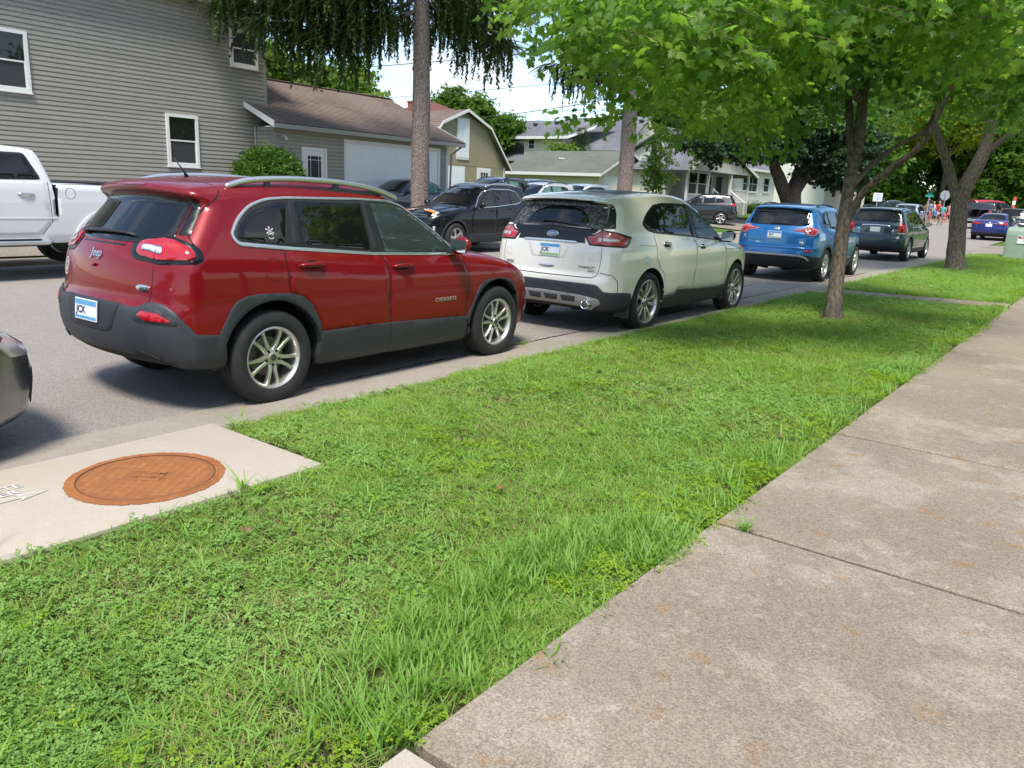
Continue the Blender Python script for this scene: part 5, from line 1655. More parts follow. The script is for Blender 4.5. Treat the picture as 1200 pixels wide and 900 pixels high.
# ------------------------------------------------------------------ ground materials
def ground_mat(name, base, layers, bumps, rough=.9, speck=None):
    """layers: (scale, detail, lo, hi, amount, colour); world-sized, object coordinates"""
    if name in MATS: return MATS[name]
    m = bpy.data.materials.new(name); m.use_nodes = True
    t = m.node_tree; L = t.links.new
    b = t.nodes["Principled BSDF"]; b.inputs["Roughness"].default_value = rough
    b.inputs["Specular IOR Level"].default_value = .3
    g = t.nodes.new("ShaderNodeNewGeometry")
    cur = None
    for sc, det, lo, hi, amt, c in layers:
        n = t.nodes.new("ShaderNodeTexNoise"); n.inputs["Scale"].default_value = sc; n.inputs["Detail"].default_value = det; n.inputs["Roughness"].default_value = .62
        mp = t.nodes.new("ShaderNodeMapping"); mp.inputs["Location"].default_value = (sc * .37, sc * 1.7, 3.1)
        L(g.outputs["Position"], mp.inputs["Vector"]); L(mp.outputs[0], n.inputs["Vector"])
        r = t.nodes.new("ShaderNodeMapRange"); r.inputs["From Min"].default_value = lo; r.inputs["From Max"].default_value = hi; r.inputs["To Max"].default_value = amt
        L(n.outputs["Fac"], r.inputs["Value"])
        x = t.nodes.new("ShaderNodeMix"); x.data_type = 'RGBA'; L(r.outputs[0], x.inputs[0])
        if cur is None: x.inputs[6].default_value = (*base, 1)
        else: L(cur, x.inputs[6])
        x.inputs[7].default_value = (*c, 1); cur = x.outputs[2]
    if speck:
        v = t.nodes.new("ShaderNodeTexVoronoi"); v.inputs["Scale"].default_value = speck[0]
        L(g.outputs["Position"], v.inputs["Vector"])
        x = t.nodes.new("ShaderNodeMix"); x.data_type = 'RGBA'; x.blend_type = 'MULTIPLY'; x.inputs[0].default_value = speck[1]
        hs = t.nodes.new("ShaderNodeValToRGB"); hs.color_ramp.elements[0].color = (.45, .44, .43, 1); hs.color_ramp.elements[1].color = (1.5, 1.5, 1.48, 1)
        sp = t.nodes.new("ShaderNodeSeparateColor"); L(v.outputs["Color"], sp.inputs[0]); L(sp.outputs[0], hs.inputs[0])
        L(cur, x.inputs[6]); L(hs.outputs[0], x.inputs[7]); cur = x.outputs[2]
    L(cur, b.inputs["Base Color"])
    prev = None
    for sc, dist in bumps:
        n = t.nodes.new("ShaderNodeTexNoise"); n.inputs["Scale"].default_value = sc; n.inputs["Detail"].default_value = 5
        L(g.outputs["Position"], n.inputs["Vector"])
        bn = t.nodes.new("ShaderNodeBump"); bn.inputs["Distance"].default_value = dist
        L(n.outputs["Fac"], bn.inputs["Height"])
        if prev: L(prev, bn.inputs["Normal"])
        prev = bn.outputs["Normal"]
    L(prev, b.inputs["Normal"])
    MATS[name] = m
    return m
M_ASPHALT = ground_mat("asphalt", (0.281, 0.252, 0.223), [(.5, 4, .40, .65, .5, (0.321, 0.287, 0.25)), (3, 6, .52, .72, .40, (0.222, 0.201, 0.18)), (40, 3, .58, .72, .35, (0.431, 0.391, 0.351))], [(260, .004), (60, .004)], .9, (170, .75))
M_GUTTER = ground_mat("gutter_concrete", (0.331, 0.29, 0.244), [(.8, 6, .42, .62, .6, (0.258, 0.221, 0.179)), (7, 7, .52, .68, .5, (0.35, 0.317, 0.276)), (30, 4, .6, .72, .5, (0.147, 0.129, 0.11))], [(200, .002), (24, .003)], .9, (260, .35))
M_PAD = ground_mat("pale_concrete", (0.446, 0.388, 0.313), [(1.2, 6, .40, .65, .5, (0.408, 0.347, 0.272)), (9, 6, .54, .70, .4, (0.49, 0.438, 0.367)), (50, 3, .66, .76, .5, (0.277, 0.239, 0.192))], [(240, .0012), (30, .0016)], .85, (300, .18))
M_WALK = ground_mat("weathered_concrete", (0.305, 0.249, 0.19), [(.45, 5, .40, .60, .55, (0.217, 0.174, 0.132)), (1.7, 10, .53, .60, .55, (0.38, 0.321, 0.254)), (12, 9, .59, .66, .38, (0.429, 0.371, 0.301)), (5.3, 10, .60, .69, .70, (0.28, 0.161, 0.0655)), (21, 7, .57, .70, .5, (0.156, 0.129, 0.1))], [(150, .004), (22, .005)], .93, (170, .55))
M_SOIL = ground_mat("lawn_soil", (.050, .055, .018), [(3, 5, .45, .65, .7, (.085, .070, .030)), (20, 5, .5, .7, .7, (.030, .050, .012))], [(60, .02)], 1.0)
M_FARLAWN = ground_mat("distant_grass", (.085, .165, .022), [(.4, 5, .42, .62, .6, (.11, .18, .03)), (9, 6, .5, .7, .6, (.050, .11, .014))], [(40, .05)], 1.0)
M_GRAVEL = ground_mat("gravel_drive", (0.306, 0.264, 0.212), [(.5, 5, .42, .62, .6, (0.23, 0.196, 0.153)), (14, 6, .5, .7, .5, (0.374, 0.34, 0.281))], [(90, .02)], .95, (60, .6))
M_WHITEPAINT = M("worn_white_paint", (.58, .56, .54), .7, var=(30, .8, (.47, .42, .36), .42, .58))
M_RUST = ground_mat("rusty_iron", (.33, .125, .040), [(7, 6, .40, .60, .6, (.255, .092, .032)), (22, 8, .52, .66, .6, (.39, .18, .075)), (60, 5, .66, .72, .8, (.46, .36, .25))], [(160, .002)], .85)
M_RUST2 = M("groove_shade_and_lettering", (.25, .095, .032), .9)
M_RUSTDARK = M("iron_groove", (.10, .034, .012), .9)

def sheet(name, x0, x1, y0, y1, dz, mat, nx=2, ny=None, kind="structure", fz=None, xs=None, ys=None, parent=None):
    xs = np.linspace(x0, x1, nx + 1) if xs is None else np.array(xs)
    ys = np.linspace(y0, y1, (ny or max(2, int((y1 - y0) / 2.0))) + 1) if ys is None else np.array(ys)
    V = [(x, y, (fz or elev)(x, y) + dz) for y in ys for x in xs]
    n = len(xs)
    Fc = [(j * n + i, j * n + i + 1, (j + 1) * n + i + 1, (j + 1) * n + i) for j in range(len(ys) - 1) for i in range(n - 1)]
    return mesh_obj(name, V, Fc, mat, parent, True, kind=kind)

ys_all = np.concatenate([[-120, -60, -30], np.arange(-20, 120, 2.0), [120, 140, 180, 240, 400, 900]])
xs_all = np.concatenate([[-500, -200, -120, -80, -60, -45, -34, -28, -25], np.arange(-24, -16.0, .5), [-16.01, -15.99, -15.5, -12, -8, -5.3, -4, -2, 0, 3, 6, 12, 25, 60, 150, 500]])
sheet("ground", 0, 0, 0, 0, -.035, M_FARLAWN, xs=xs_all, ys=ys_all)
sheet("street", 0, 0, 0, 0, .0, M_ASPHALT, xs=[-15.6, -13, -10, -7.5, -5.13], ys=np.arange(-40, 132.1, 2))
for k, (a, b, y0, y1) in enumerate(((-70, -15.65, 76, 90), (-5.1, 70, 76, 90))):
    sheet("cross_street", 0, 0, 0, 0, .012 if k else .03, M_ASPHALT, xs=np.linspace(a, b, 24), ys=np.arange(y0, y1 + .1, 2))
sheet("driveway_apron", 0, 0, 0, 0, .014, M_GRAVEL, xs=[-22.1, -21, -19.5, -18, -17, -16.02], ys=np.arange(-20, 37, 1.9))
sheet("far_driveway", 0, 0, 0, 0, .018, M_GRAVEL, xs=[-23.5, -22, -20.5, -19, -17.5, -16.02], ys=np.arange(40.5, 51, 2))
sheet("far_pavement", 0, 0, 0, 0, .022, M_WALK, xs=[-19.3, -18.6, -18.0], ys=np.arange(-20, 16.4, 2))

# asphalt patches and cracks near the gutter
def crack(pts, w=.012, dz=.0045, name="road_crack"):
    mb = MB()
    P = [np.array(p) for p in pts]
    Q = [P[0]]
    r = random.Random(3)
    for a, b in zip(P, P[1:]):
        n = max(2, int(np.linalg.norm(b - a) / .06))
        for i in range(1, n + 1):
            t = i / n
            Q.append(a + (b - a) * t + np.array([r.uniform(-1, 1), r.uniform(-1, 1)]) * .012)
    vs, fs = [], []
    for i, q in enumerate(Q):
        d = Q[min(i + 1, len(Q) - 1)] - Q[max(i - 1, 0)]
        d /= max(np.linalg.norm(d), 1e-9)
        n = np.array([-d[1], d[0]]) * w * r.uniform(.4, 1.0)
        for s in (1, -1):
            vs.append((*(q + n * s), elev(*q) + dz))
    for i in range(len(Q) - 1):
        fs.append((2 * i, 2 * i + 1, 2 * i + 3, 2 * i + 2))
    return mesh_obj(name, vs, fs, M_GAP2, None, kind="structure")
M_GAP2 = M("crack_dirt", (.022, .019, .016), 1.0)
crack([(-5.15, 3.4), (-5.15, 4.2), (-5.19, 5.3), (-5.145, 6.4), (-5.18, 7.6), (-5.15, 9.5), (-5.18, 13), (-5.15, 17), (-5.19, 22)], .021)
crack([(-6.2, 14.6), (-5.9, 15.3), (-6.0, 16.2), (-5.6, 16.8), (-5.2, 17.2)], .012)
crack([(-7.6, 6.1), (-7.0, 6.6), (-6.2, 6.5)], .008)
crack([(-4.3, 38), (-6, 38.6), (-8.5, 38.2), (-11, 39.0)], .03)

# concrete gutter, cast in lengths, and the low kerb behind it
gut = thing("gutter", "", ""); del gut["label"]; del gut["category"]; gut["kind"] = "structure"
def slab(name, x0, x1, y0, y1, z0, z1, mat, parent, b=.008, jit=0.0, tilt=True):
    r = random
    z1 += r.uniform(-jit, jit)
    dz = [r.uniform(-jit, jit) * .5 for _ in range(4)]
    c = [(x0, y0), (x1, y0), (x1, y1), (x0, y1)]
    ci = [(x0 + b, y0 + b), (x1 - b, y0 + b), (x1 - b, y1 - b), (x0 + b, y1 - b)]
    e = [elev(x0, q[1]) for q in c]
    V = [(p[0], p[1], e[i] + z0) for i, p in enumerate(c)] + [(p[0], p[1], e[i] + z1 - b + dz[i]) for i, p in enumerate(c)] + [(p[0], p[1], e[i] + z1 + dz[i]) for i, p in enumerate(ci)]
    Fc = [(3, 2, 1, 0), (8, 9, 10, 11)]
    for i in range(4):
        j = (i + 1) % 4
        Fc += [(i, j, 4 + j, 4 + i), (4 + i, 4 + j, 8 + j, 8 + i)]
    return mesh_obj(name, V, Fc, mat, parent)
y = -5.0
while y < 36:
    slab("gutter_slab", -5.125, -4.735, y + .004, y + 3.0, -.15, .014, M_GUTTER, gut, .006, .002)
    y += 3.005
kb = thing("kerb", "", ""); del kb["label"]; del kb["category"]; kb["kind"] = "structure"
y = -5.0
while y < 36:
    slab("kerb_stone", -4.73, -4.58, y + .004, y + 3.0, -.15, .040, M_GUTTER, kb, .02, .003)
    y += 3.005
y = -20.0
fk = thing("far_kerb", "", ""); del fk["label"]; del fk["category"]; fk["kind"] = "structure"
while y < 74:
    slab("kerb_stone", -16.0, -15.6, y + .004, y + 3.99, -.15, .10, M_GUTTER, fk, .03, .003)
    y += 4.0

# pavement slabs on our side
wk = thing("pavement", "", ""); del wk["label"]; del wk["category"]; wk["kind"] = "structure"
js = [-5.0, -2.8, -.70, 1.40, 3.54, 5.62, 7.70, 9.84, 11.95, 14.05, 16.2, 18.3, 20.4, 22.5, 24.6, 26.7, 28.8, 30.9, 33.0, 35.1]
for a, b in zip(js, js[1:]):
    slab("pavement_slab", -1.37, .16, a + .018, b - .018, -.1, .10, M_WALK if b > 1.5 else M_PAD, wk, .011, .004)
mesh_obj("joint_bed", [(-1.36, -5, .03), (.15, -5, .03), (.15, 35, .10), (-1.36, 35, .10)], [(0, 1, 2, 3)], M_GAP2, wk, kind="structure")
# cross path from the kerb to the pavement
cp = thing("cross_path", "", ""); del cp["label"]; del cp["category"]; cp["kind"] = "structure"
for i in range(3):
    a, b = i / 3, (i + 1) / 3
    def Lp(t, s):
        x = -4.56 + (-1.385 + 4.56) * t
        return (x, 14.98 + .66 * t + .86 * s)
    c = [Lp(a + .003, 0), Lp(b - .003, 0), Lp(b - .003, 1), Lp(a + .003, 1)]
    V = [(x, yy, -.05) for x, yy in c] + [(x, yy, .095) for x, yy in c]
    mesh_obj("path_slab", V, [(3, 2, 1, 0), (4, 5, 6, 7)] + [(k, (k + 1) % 4, 4 + (k + 1) % 4, 4 + k) for k in range(4)], M_WALK, cp)
# driveway crossing beyond the transformer
sheet("driveway_crossing", 0, 0, 0, 0, .02, M_GRAVEL, xs=[-5.12, -3, -1, 3, 8], ys=np.arange(36, 44.1, 1))
# concrete pad with the manhole
PZ = .082
mb = MB(); mb.box(-4.575, -3.44, .35, 2.775, -.1, PZ, 0, .012); mb.build("concrete_pad", M_PAD, None, kind="structure", angle=30)
# painted stencil on the pad: lettering and an arrow
st = thing("painted_stencil", "worn white stencilled lettering with an arrow painted on the pale concrete pad", "road marking", (-4.16, 1.13, PZ + .0035), R_(90))
for i, (tx, dx, dy) in enumerate((("DUMP NO WASTE", .02, .10), ("DRAINS TO RIVER", -.02, .02))):
    o = text_obj("stencil_lettering", tx, .085, M_WHITEPAINT, st, Matrix.Translation((dx, dy, 0)), .0004, bold=.002)
mb = MB()
mb.prism([(-.42, -.045), (.30, -.045), (.28, -.015), (.43, -.062), (.28, -.115), (.30, -.082), (-.42, -.082)], 0, .0008)
for (a, b) in (((-.40, -.053), (.285, -.075)),):
    pass
mb.build("stencil_arrow", M_WHITEPAINT, st)
mb = MB(); mb.prism([(-.40, -.055), (.315, -.055), (.315, -.037), (.395, -.062), (.315, -.094), (.315, -.073), (-.40, -.073)], .0004, .0014); mb.build("arrow_field", M_PAD, st)

# manhole cover
mh = thing("manhole_cover", "round rust orange iron manhole cover with a diamond tread set in the pale concrete pad", "manhole cover", (-3.935, 1.99, PZ))
rs = random.Random(5)
n = 260
ring = []
ph = [rs.uniform(0, 6.28) for _ in range(12)]
for i in range(n):
    a = 2 * PI * i / n
    ring.append(.396 + .005 * math.sin(2 * a + ph[0]) + sum(.0012 * math.sin(k * a + ph[k % 12]) for k in (5, 9, 14, 23, 37, 61)) + rs.uniform(-.004, .003) + (-.012 if rs.random() < .03 else 0))
V = [(0, 0, .003)] + [(r * math.cos(2 * PI * i / n), r * math.sin(2 * PI * i / n), .003) for i, r in enumerate(ring)]
mesh_obj("rust_stain", V, [(0, 1 + i, 1 + (i + 1) % n) for i in range(n)], M_RUST, mh)
mb = MB(); mb.lathe([(.346, .004), (.346, .006), (.36, .006), (.362, .004)], 64); mb.build("seat_ring", M_RUST, mh)
mb = MB(); mb.lathe([(.3385, .0045), (.344, .0045)], 64); mb.build("seat_gap", M_RUSTDARK, mh)
mb = MB(); mb.lathe([(.001, .0055), (.328, .0055), (.336, .004)], 64); mb.build("lid", M_RUST2, mh)  # lid base darkened to put groove shade between the tread blocks
mb = MB()
ca, sa = math.cos(R_(38)), math.sin(R_(38))
for i in range(-7, 8):
    for j in range(-7, 8):
        w = .047
        cx, cy = i * w, j * w
        x, yy = cx * ca - cy * sa, cx * sa + cy * ca
        if math.hypot(x, yy) > .312 or (abs(cx) < .10 and abs(cy) < .09):
            continue
        h = .0212
        P = [(cx + a * h, cy + b * h) for a, b in ((-1, -1), (1, -1), (1, 1), (-1, 1))]
        P = [(p * ca - q * sa, p * sa + q * ca) for p, q in P]
        Q = [(x + (p - x) * .88, yy + (q - yy) * .88) for p, q in P]
        mb.add([(p, q, .0055) for p, q in P] + [(p, q, .0070) for p, q in Q], [(4, 5, 6, 7)] + [(k, (k + 1) % 4, 4 + (k + 1) % 4, 4 + k) for k in range(4)])
mb.build("tread_block", M_RUST, mh, kind="stuff")
mb = MB(); mb.box(-.088, .088, -.068, .068, .0055, .0085, 0, .002)
tp = mb.build("name_panel", M_RUST, mh); tp.rotation_euler = (0, 0, R_(38))
for i, tx in enumerate(("STORM", "SEWER")):
    text_obj("raised_lettering", tx, .055, M_RUST2, tp, Matrix.Translation((0, .030 - .06 * i, .0088)), .002, bold=.0015)

# ------------------------------------------------------------------ grass
def grass_mat(name, cols, rough=.5, trans=.45, rnd=.25):
    if name in MATS: return MATS[name]
    m = bpy.data.materials.new(name); m.use_nodes = True
    t = m.node_tree; L = t.links.new
    b = t.nodes["Principled BSDF"]; b.inputs["Roughness"].default_value = rough; b.inputs["Specular IOR Level"].default_value = .35
    oi = t.nodes.new("ShaderNodeObjectInfo")
    g = t.nodes.new("ShaderNodeNewGeometry")
    n = t.nodes.new("ShaderNodeTexNoise"); n.inputs["Scale"].default_value = 1.1; n.inputs["Detail"].default_value = 5
    L(g.outputs["Position"], n.inputs["Vector"])
    ad = t.nodes.new("ShaderNodeMath"); ad.operation = 'MULTIPLY_ADD'; L(oi.outputs["Random"], ad.inputs[0]); ad.inputs[1].default_value = .55
    mr = t.nodes.new("ShaderNodeMapRange"); mr.inputs["From Min"].default_value = .32; mr.inputs["From Max"].default_value = .68; mr.inputs["To Max"].default_value = .45
    L(n.outputs["Fac"], mr.inputs["Value"]); L(mr.outputs[0], ad.inputs[2])
    cr = t.nodes.new("ShaderNodeValToRGB")
    while len(cr.color_ramp.elements) < len(cols): cr.color_ramp.elements.new(.5)
    for i, c in enumerate(cols):
        cr.color_ramp.elements[i].position = i / (len(cols) - 1); cr.color_ramp.elements[i].color = (*c, 1)
    L(ad.outputs[0], cr.inputs[0]); L(cr.outputs[0], b.inputs["Base Color"])
    tr = t.nodes.new("ShaderNodeBsdfTranslucent")
    mu = t.nodes.new("ShaderNodeMix"); mu.data_type = 'RGBA'; mu.blend_type = 'MULTIPLY'; mu.inputs[0].default_value = 1; mu.inputs[7].default_value = (1.3, 1.3, .6, 1)
    L(cr.outputs[0], mu.inputs[6]); L(mu.outputs[2], tr.inputs["Color"])
    ms = t.nodes.new("ShaderNodeMixShader"); ms.inputs[0].default_value = trans
    L(b.outputs[0], ms.inputs[1]); L(tr.outputs[0], ms.inputs[2]); L(ms.outputs[0], t.nodes["Material Output"].inputs["Surface"])
    MATS[name] = m
    return m
G_MOWN = grass_mat("mown_grass", [(0.188, 0.32, 0.051), (0.258, 0.418, 0.066), (0.333, 0.491, 0.0922), (0.414, 0.522, 0.202)])
G_BROAD = grass_mat("broad_grass", [(0.179, 0.343, 0.0557), (0.241, 0.419, 0.0768), (0.307, 0.476, 0.127)])
G_CLOVER = grass_mat("clover_leaf", [(0.158, 0.3, 0.064), (0.221, 0.38, 0.0821), (0.291, 0.454, 0.113)], .55, .35)
G_LIME = grass_mat("sorrel_leaf", [(.20, .35, .02), (.28, .42, .025), (.25, .39, .035)], .55, .4)
G_DRY = grass_mat("dry_grass", [(.22, .17, .075), (.33, .28, .13), (.28, .25, .09)], .7, .3)

def blade(vs, fs, x, y, h, w, ang, lean, curl, r):
    k = len(vs)
    ca, sa = math.cos(ang), math.sin(ang)
    px, py = -sa, ca
    n = 3
    for i in range(n + 1):
        t = i / n
        d = lean * h * t + curl * h * t * t
        z = h * t * (1 - .35 * curl * t)
        ww = w * (1 - t * t * .9) * .5
        cx, cy = x + ca * d, y + sa * d
        if i < n:
            vs += [(cx + px * ww, cy + py * ww, z), (cx - px * ww, cy - py * ww, z + .0005)]
        else:
            vs.append((cx, cy, z))
    for i in range(n - 1):
        a = k + 2 * i
        fs.append((a, a + 1, a + 3, a + 2))
    fs.append((k + 2 * (n - 1), k + 2 * (n - 1) + 1, k + 2 * n))

def tuft(seed, nb, h0, h1, w, spread, lean=.35, curl=.5, mat=None, dry=0):
    r = random.Random(seed)
    vs, fs, mi = [], [], []
    for i in range(nb):
        a = r.uniform(0, 2 * PI); d = spread * math.sqrt(r.random())
        f0 = len(fs)
        blade(vs, fs, d * math.cos(a), d * math.sin(a), r.uniform(h0, h1), w * r.uniform(.7, 1.25), r.uniform(0, 2 * PI), lean * r.uniform(0, 1.6), curl * r.uniform(0, 1.5), r)
        mi += [1 if r.random() < dry else 0] * (len(fs) - f0)
    return vs, fs, [mat or G_MOWN, G_DRY], mi

def clover(seed, nl, h0, h1, size, spread, mat):
    r = random.Random(seed)
    vs, fs = [], []
    for i in range(nl):
        a = r.uniform(0, 2 * PI); d = spread * math.sqrt(r.random())
        x, y, z = d * math.cos(a), d * math.sin(a), r.uniform(h0, h1)
        rot = r.uniform(0, 2 * PI); s = size * r.uniform(.7, 1.25)
        tx, ty = r.uniform(-.5, .5), r.uniform(-.5, .5)
        for q in range(3):
            b = rot + 2 * PI * q / 3
            c, e = math.cos(b), math.sin(b)
            k = len(vs)
            for u, v, dz in ((0, 0, 0), (.55, .42, .10), (1.0, .30, .05), (.88, 0, .0), (1.0, -.30, .05), (.55, -.42, .10)):
                X, Y = s * (u * c - v * e), s * (u * e + v * c)
                vs.append((x + X, y + Y, z + s * dz + X * tx + Y * ty))
            fs += [(k, k + 1, k + 2, k + 3), (k, k + 3, k + 4, k + 5)]
        k = len(vs)
        vs += [(x - .0008, y, z), (x + .0008, y, z), (x * .8, y * .8, 0)]
        fs.append((k, k + 1, k + 2))
    return vs, fs, [mat], None

SRC = [tuft(i, 18, .020, .044, .0042, .05, .9, .9, dry=.07) for i in range(5)] + \
      [tuft(20 + i, 9, .03, .06, .0075, .05, 1.0, .9, G_BROAD, .05) for i in range(3)] + \
      [clover(40 + i, 11, .015, .035, .0115, .055, G_CLOVER) for i in range(3)] + \
      [clover(50 + i, 9, .02, .045, .011, .05, G_LIME) for i in range(2)] + \
      [tuft(60 + i, 9, .07, .135, .0080, .05, .35, .5, G_BROAD, .04) for i in range(3)] + \
      [tuft(70 + i, 8, .02, .04, .004, .06, 1.1, .4, G_DRY) for i in range(2)]
grass_src = source_collection("grass_sources", SRC)
def pnoise(x, y, s, o=0.0):
    # cheap smooth value noise on arrays
    def hsh(i, j):
        v = np.sin(i * 127.1 + j * 311.7 + o * 74.7) * 43758.5453
        return v - np.floor(v)
    x, y = x * s, y * s
    i, j = np.floor(x), np.floor(y)
    u, v = x - i, y - j
    u, v = u * u * (3 - 2 * u), v * v * (3 - 2 * v)
    return (hsh(i, j) * (1 - u) + hsh(i + 1, j) * u) * (1 - v) + (hsh(i, j + 1) * (1 - u) + hsh(i + 1, j + 1) * u) * v

LAWN_Z = .075
def lawn_h(x, y):
    t = np.clip((np.asarray(x, float) + 4.66) / .7, 0, 1)
    return .015 + (LAWN_Z - .015) * t * t * (3 - 2 * t) + .02 * (pnoise(np.asarray(x, float), np.asarray(y, float), .9, 2) - .4)
def scatter_grass(name, x0, x1, y0, y1, dens, keep, label=None):
    A = (x1 - x0) * (y1 - y0)
    n = int(A * dens(0, 0, True))
    x = rng.uniform(x0, x1, n); y = rng.uniform(y0, y1, n)
    d = np.hypot(x, y)
    p = dens(x, y, False) * (.80 + .20 * (pnoise(x, y, 2.2, 31) > .26))
    ok = (rng.random(n) < p) & keep(x, y)
    x, y, d = x[ok], y[ok], d[ok]
    n = len(x)
    e = -1.38 - x                                  # distance from the pavement edge
    cn = pnoise(x, y, .8, 1) * .65 + pnoise(x, y, 2.6, 5) * .35
    ln = pnoise(x, y, 1.4, 9)
    u = rng.random(n)
    idx = rng.integers(0, 5, n)
    idx = np.where(u < .22, rng.integers(5, 8, n), idx)
    cl = (cn > .56) & (rng.random(n) < .30)
    idx = np.where(cl, rng.integers(8, 11, n), idx)
    edge = (e < .30) & (e > -.05)
    lime = (edge & (ln > .55) & (rng.random(n) < .35)) | ((ln > .84) & (rng.random(n) < .15)) | (rng.random(n) < .010)
    idx = np.where(lime, rng.integers(11, 13, n), idx)
    tall = (((e < .50) & (y > 1.3) & (y < 3.3) & (pnoise(x, y, 2.2, 3) > .42) & (rng.random(n) < .5)) | ((e < .22) & (rng.random(n) < .07)))
    idx = np.where(tall, rng.integers(13, 16, n), idx)
    dry = (pnoise(x, y, 1.3, 14) > .52) & (rng.random(n) < .30)
    idx = np.where(dry & ~tall, rng.integers(16, 18, n), idx)
    sc = rng.uniform(.75, 1.25, n) * np.clip(.80 + d * .045, .85, 1.9)
    z = np.where(d < 200, lawn_h(x, y), 0) + np.array([elev(a, b) for a, b in zip(x, y)]) - .008
    rots = np.stack([rng.normal(0, .12, n), rng.normal(0, .12, n), rng.uniform(0, 2 * PI, n)], 1)
    return point_cloud_instancer(name, np.stack([x, y, z], 1), rots, sc, idx, grass_src)

def keep_near(x, y):
    ex = -1.365 + .12 * (pnoise(x, y, 1.9, 21) - .45) + .07 * (pnoise(x, y, 7, 22) - .5)
    ok = (x < ex) & (x > -4.64 + .09 * pnoise(x, y, 1.7, 23))
    pad = (x < -3.38 - .03 * pnoise(x, y, 6, 24)) & (y > .3) & (y < 2.785 + .03 * pnoise(x, y, 5, 25))
    ok &= ~pad
    t = (x + 4.56) / 3.175
    yp = 14.98 + .66 * t
    ok &= ~((y > yp + .02) & (y < yp + .85))
    ok &= np.hypot(x + 3.13, y - 11.7) > .2
    ok &= np.hypot(x + 3.59, y - 24.65) > .34
    ok &= ~((np.abs(x + 2.7) < .62) & (y > 33.0))
    return ok
def dens_near(x, y, peak):
    if peak: return 1250
    d = np.hypot(x, y)
    return np.clip(3.4 / np.maximum(d, 3.4), .22, 1) ** .8
LX = np.concatenate([np.linspace(-4.60, -1.37, 30)])
LY = np.concatenate([np.arange(-5, 16, .25)])
def lawn_sheet(name, xs, ys, skip):
    n = len(xs)
    V = [(x, y, float(lawn_h(x, y)) + elev(x, y) - .012) for y in ys for x in xs]
    Fc = []
    for j in range(len(ys) - 1):
        for i in range(n - 1):
            cx, cy = (xs[i] + xs[i + 1]) / 2, (ys[j] + ys[j + 1]) / 2
            if skip(cx, cy): continue
            Fc.append((j * n + i, j * n + i + 1, (j + 1) * n + i + 1, (j + 1) * n + i))
    return mesh_obj(name, V, Fc, M_SOIL, None, True, kind="structure")
lawn_sheet("verge_lawn", np.linspace(-4.60, -1.35, 40), np.arange(-5, 36.05, .2), lambda x, y: (x < -3.5 and .4 < y < 2.72))
g = scatter_grass("grass", -4.75, -1.30, .6, 15.9, dens_near, keep_near)
g2 = scatter_grass("grass", -4.75, -1.30, 15.5, 34.5, dens_near, keep_near)
sheet("far_lawn_strip", .17, 6, -10, 60, .075, M_FARLAWN, 3)
# ------------------------------------------------------------------ buildings
M_SIDING = M("grey_vinyl_siding", (0.311, 0.293, 0.251), .55, var=(1.2, .25, (0.233, 0.223, 0.2)), bump=(60, .0008), rand=.05)
M_SIDETRIM = M("grey_corner_trim", (0.311, 0.302, 0.276), .5)
M_WHITETRIM = M("white_trim", (0.729, 0.719, 0.692), .45, var=(3, .2, (0.636, 0.617, 0.58)))
M_CREAM = M("cream_siding", (0.717, 0.635, 0.444), .55, var=(1, .2, (0.655, 0.573, 0.401)))
M_WHITESIDE = M("ivory_siding", (0.724, 0.694, 0.59), .55, var=(1, .2, (0.666, 0.638, 0.533)))
M_TAN = M("tan_panel", (0.313, 0.262, 0.17), .65, var=(1.5, .3, (0.276, 0.23, 0.147)))
M_GLASS = M("window_glass", (.012, .015, .016), .02, spec=.6)
M_SCREEN = M("insect_screen", (.035, .038, .04), .7)
M_BLIND = M("window_blind", (.22, .25, .24), .7)
M_GARDOOR = M("garage_door_white", (0.787, 0.797, 0.809), .45, var=(2, .2, (0.724, 0.734, 0.745)))
M_DARKROOM = M("dark_recess", (.03, .03, .03), .9)
M_BRICK = M("chimney_brick", (.26, .10, .065), .85, var=(12, .5, (.18, .075, .055)))
M_REDROOF = M("red_brown_shingle", (.17, .055, .045), .9, var=(8, .5, (.12, .045, .04)))
M_FOUND = M("foundation_block", (.36, .34, .30), .9)

def shingle_mat(name, base, c2, c3):
    if name in MATS: return MATS[name]
    m = bpy.data.materials.new(name); m.use_nodes = True
    t = m.node_tree; L = t.links.new
    b = t.nodes["Principled BSDF"]; b.inputs["Roughness"].default_value = .95; b.inputs["Specular IOR Level"].default_value = .2
    uv = t.nodes.new("ShaderNodeTexCoord")
    br = t.nodes.new("ShaderNodeTexBrick")
    br.inputs["Scale"].default_value = 1.0; br.inputs["Brick Width"].default_value = .30; br.inputs["Row Height"].default_value = .14
    br.inputs["Mortar Size"].default_value = .004; br.inputs["Mortar Smooth"].default_value = .3; br.inputs["Bias"].default_value = -.1
    br.inputs["Color1"].default_value = (*base, 1); br.inputs["Color2"].default_value = (*c2, 1); br.inputs["Mortar"].default_value = (*[q * .5 for q in base], 1)
    L(uv.outputs["UV"], br.inputs["Vector"])
    n = t.nodes.new("ShaderNodeTexNoise"); n.inputs["Scale"].default_value = .5; n.inputs["Detail"].default_value = 6
    L(uv.outputs["Object"], n.inputs["Vector"])
    r = t.nodes.new("ShaderNodeMapRange"); r.inputs["From Min"].default_value = .42; r.inputs["From Max"].default_value = .64; r.inputs["To Max"].default_value = .65
    L(n.outputs["Fac"], r.inputs["Value"])
    x = t.nodes.new("ShaderNodeMix"); x.data_type = 'RGBA'; L(r.outputs[0], x.inputs[0]); L(br.outputs["Color"], x.inputs[6]); x.inputs[7].default_value = (*c3, 1)
    L(x.outputs[2], b.inputs["Base Color"])
    MATS[name] = m
    return m
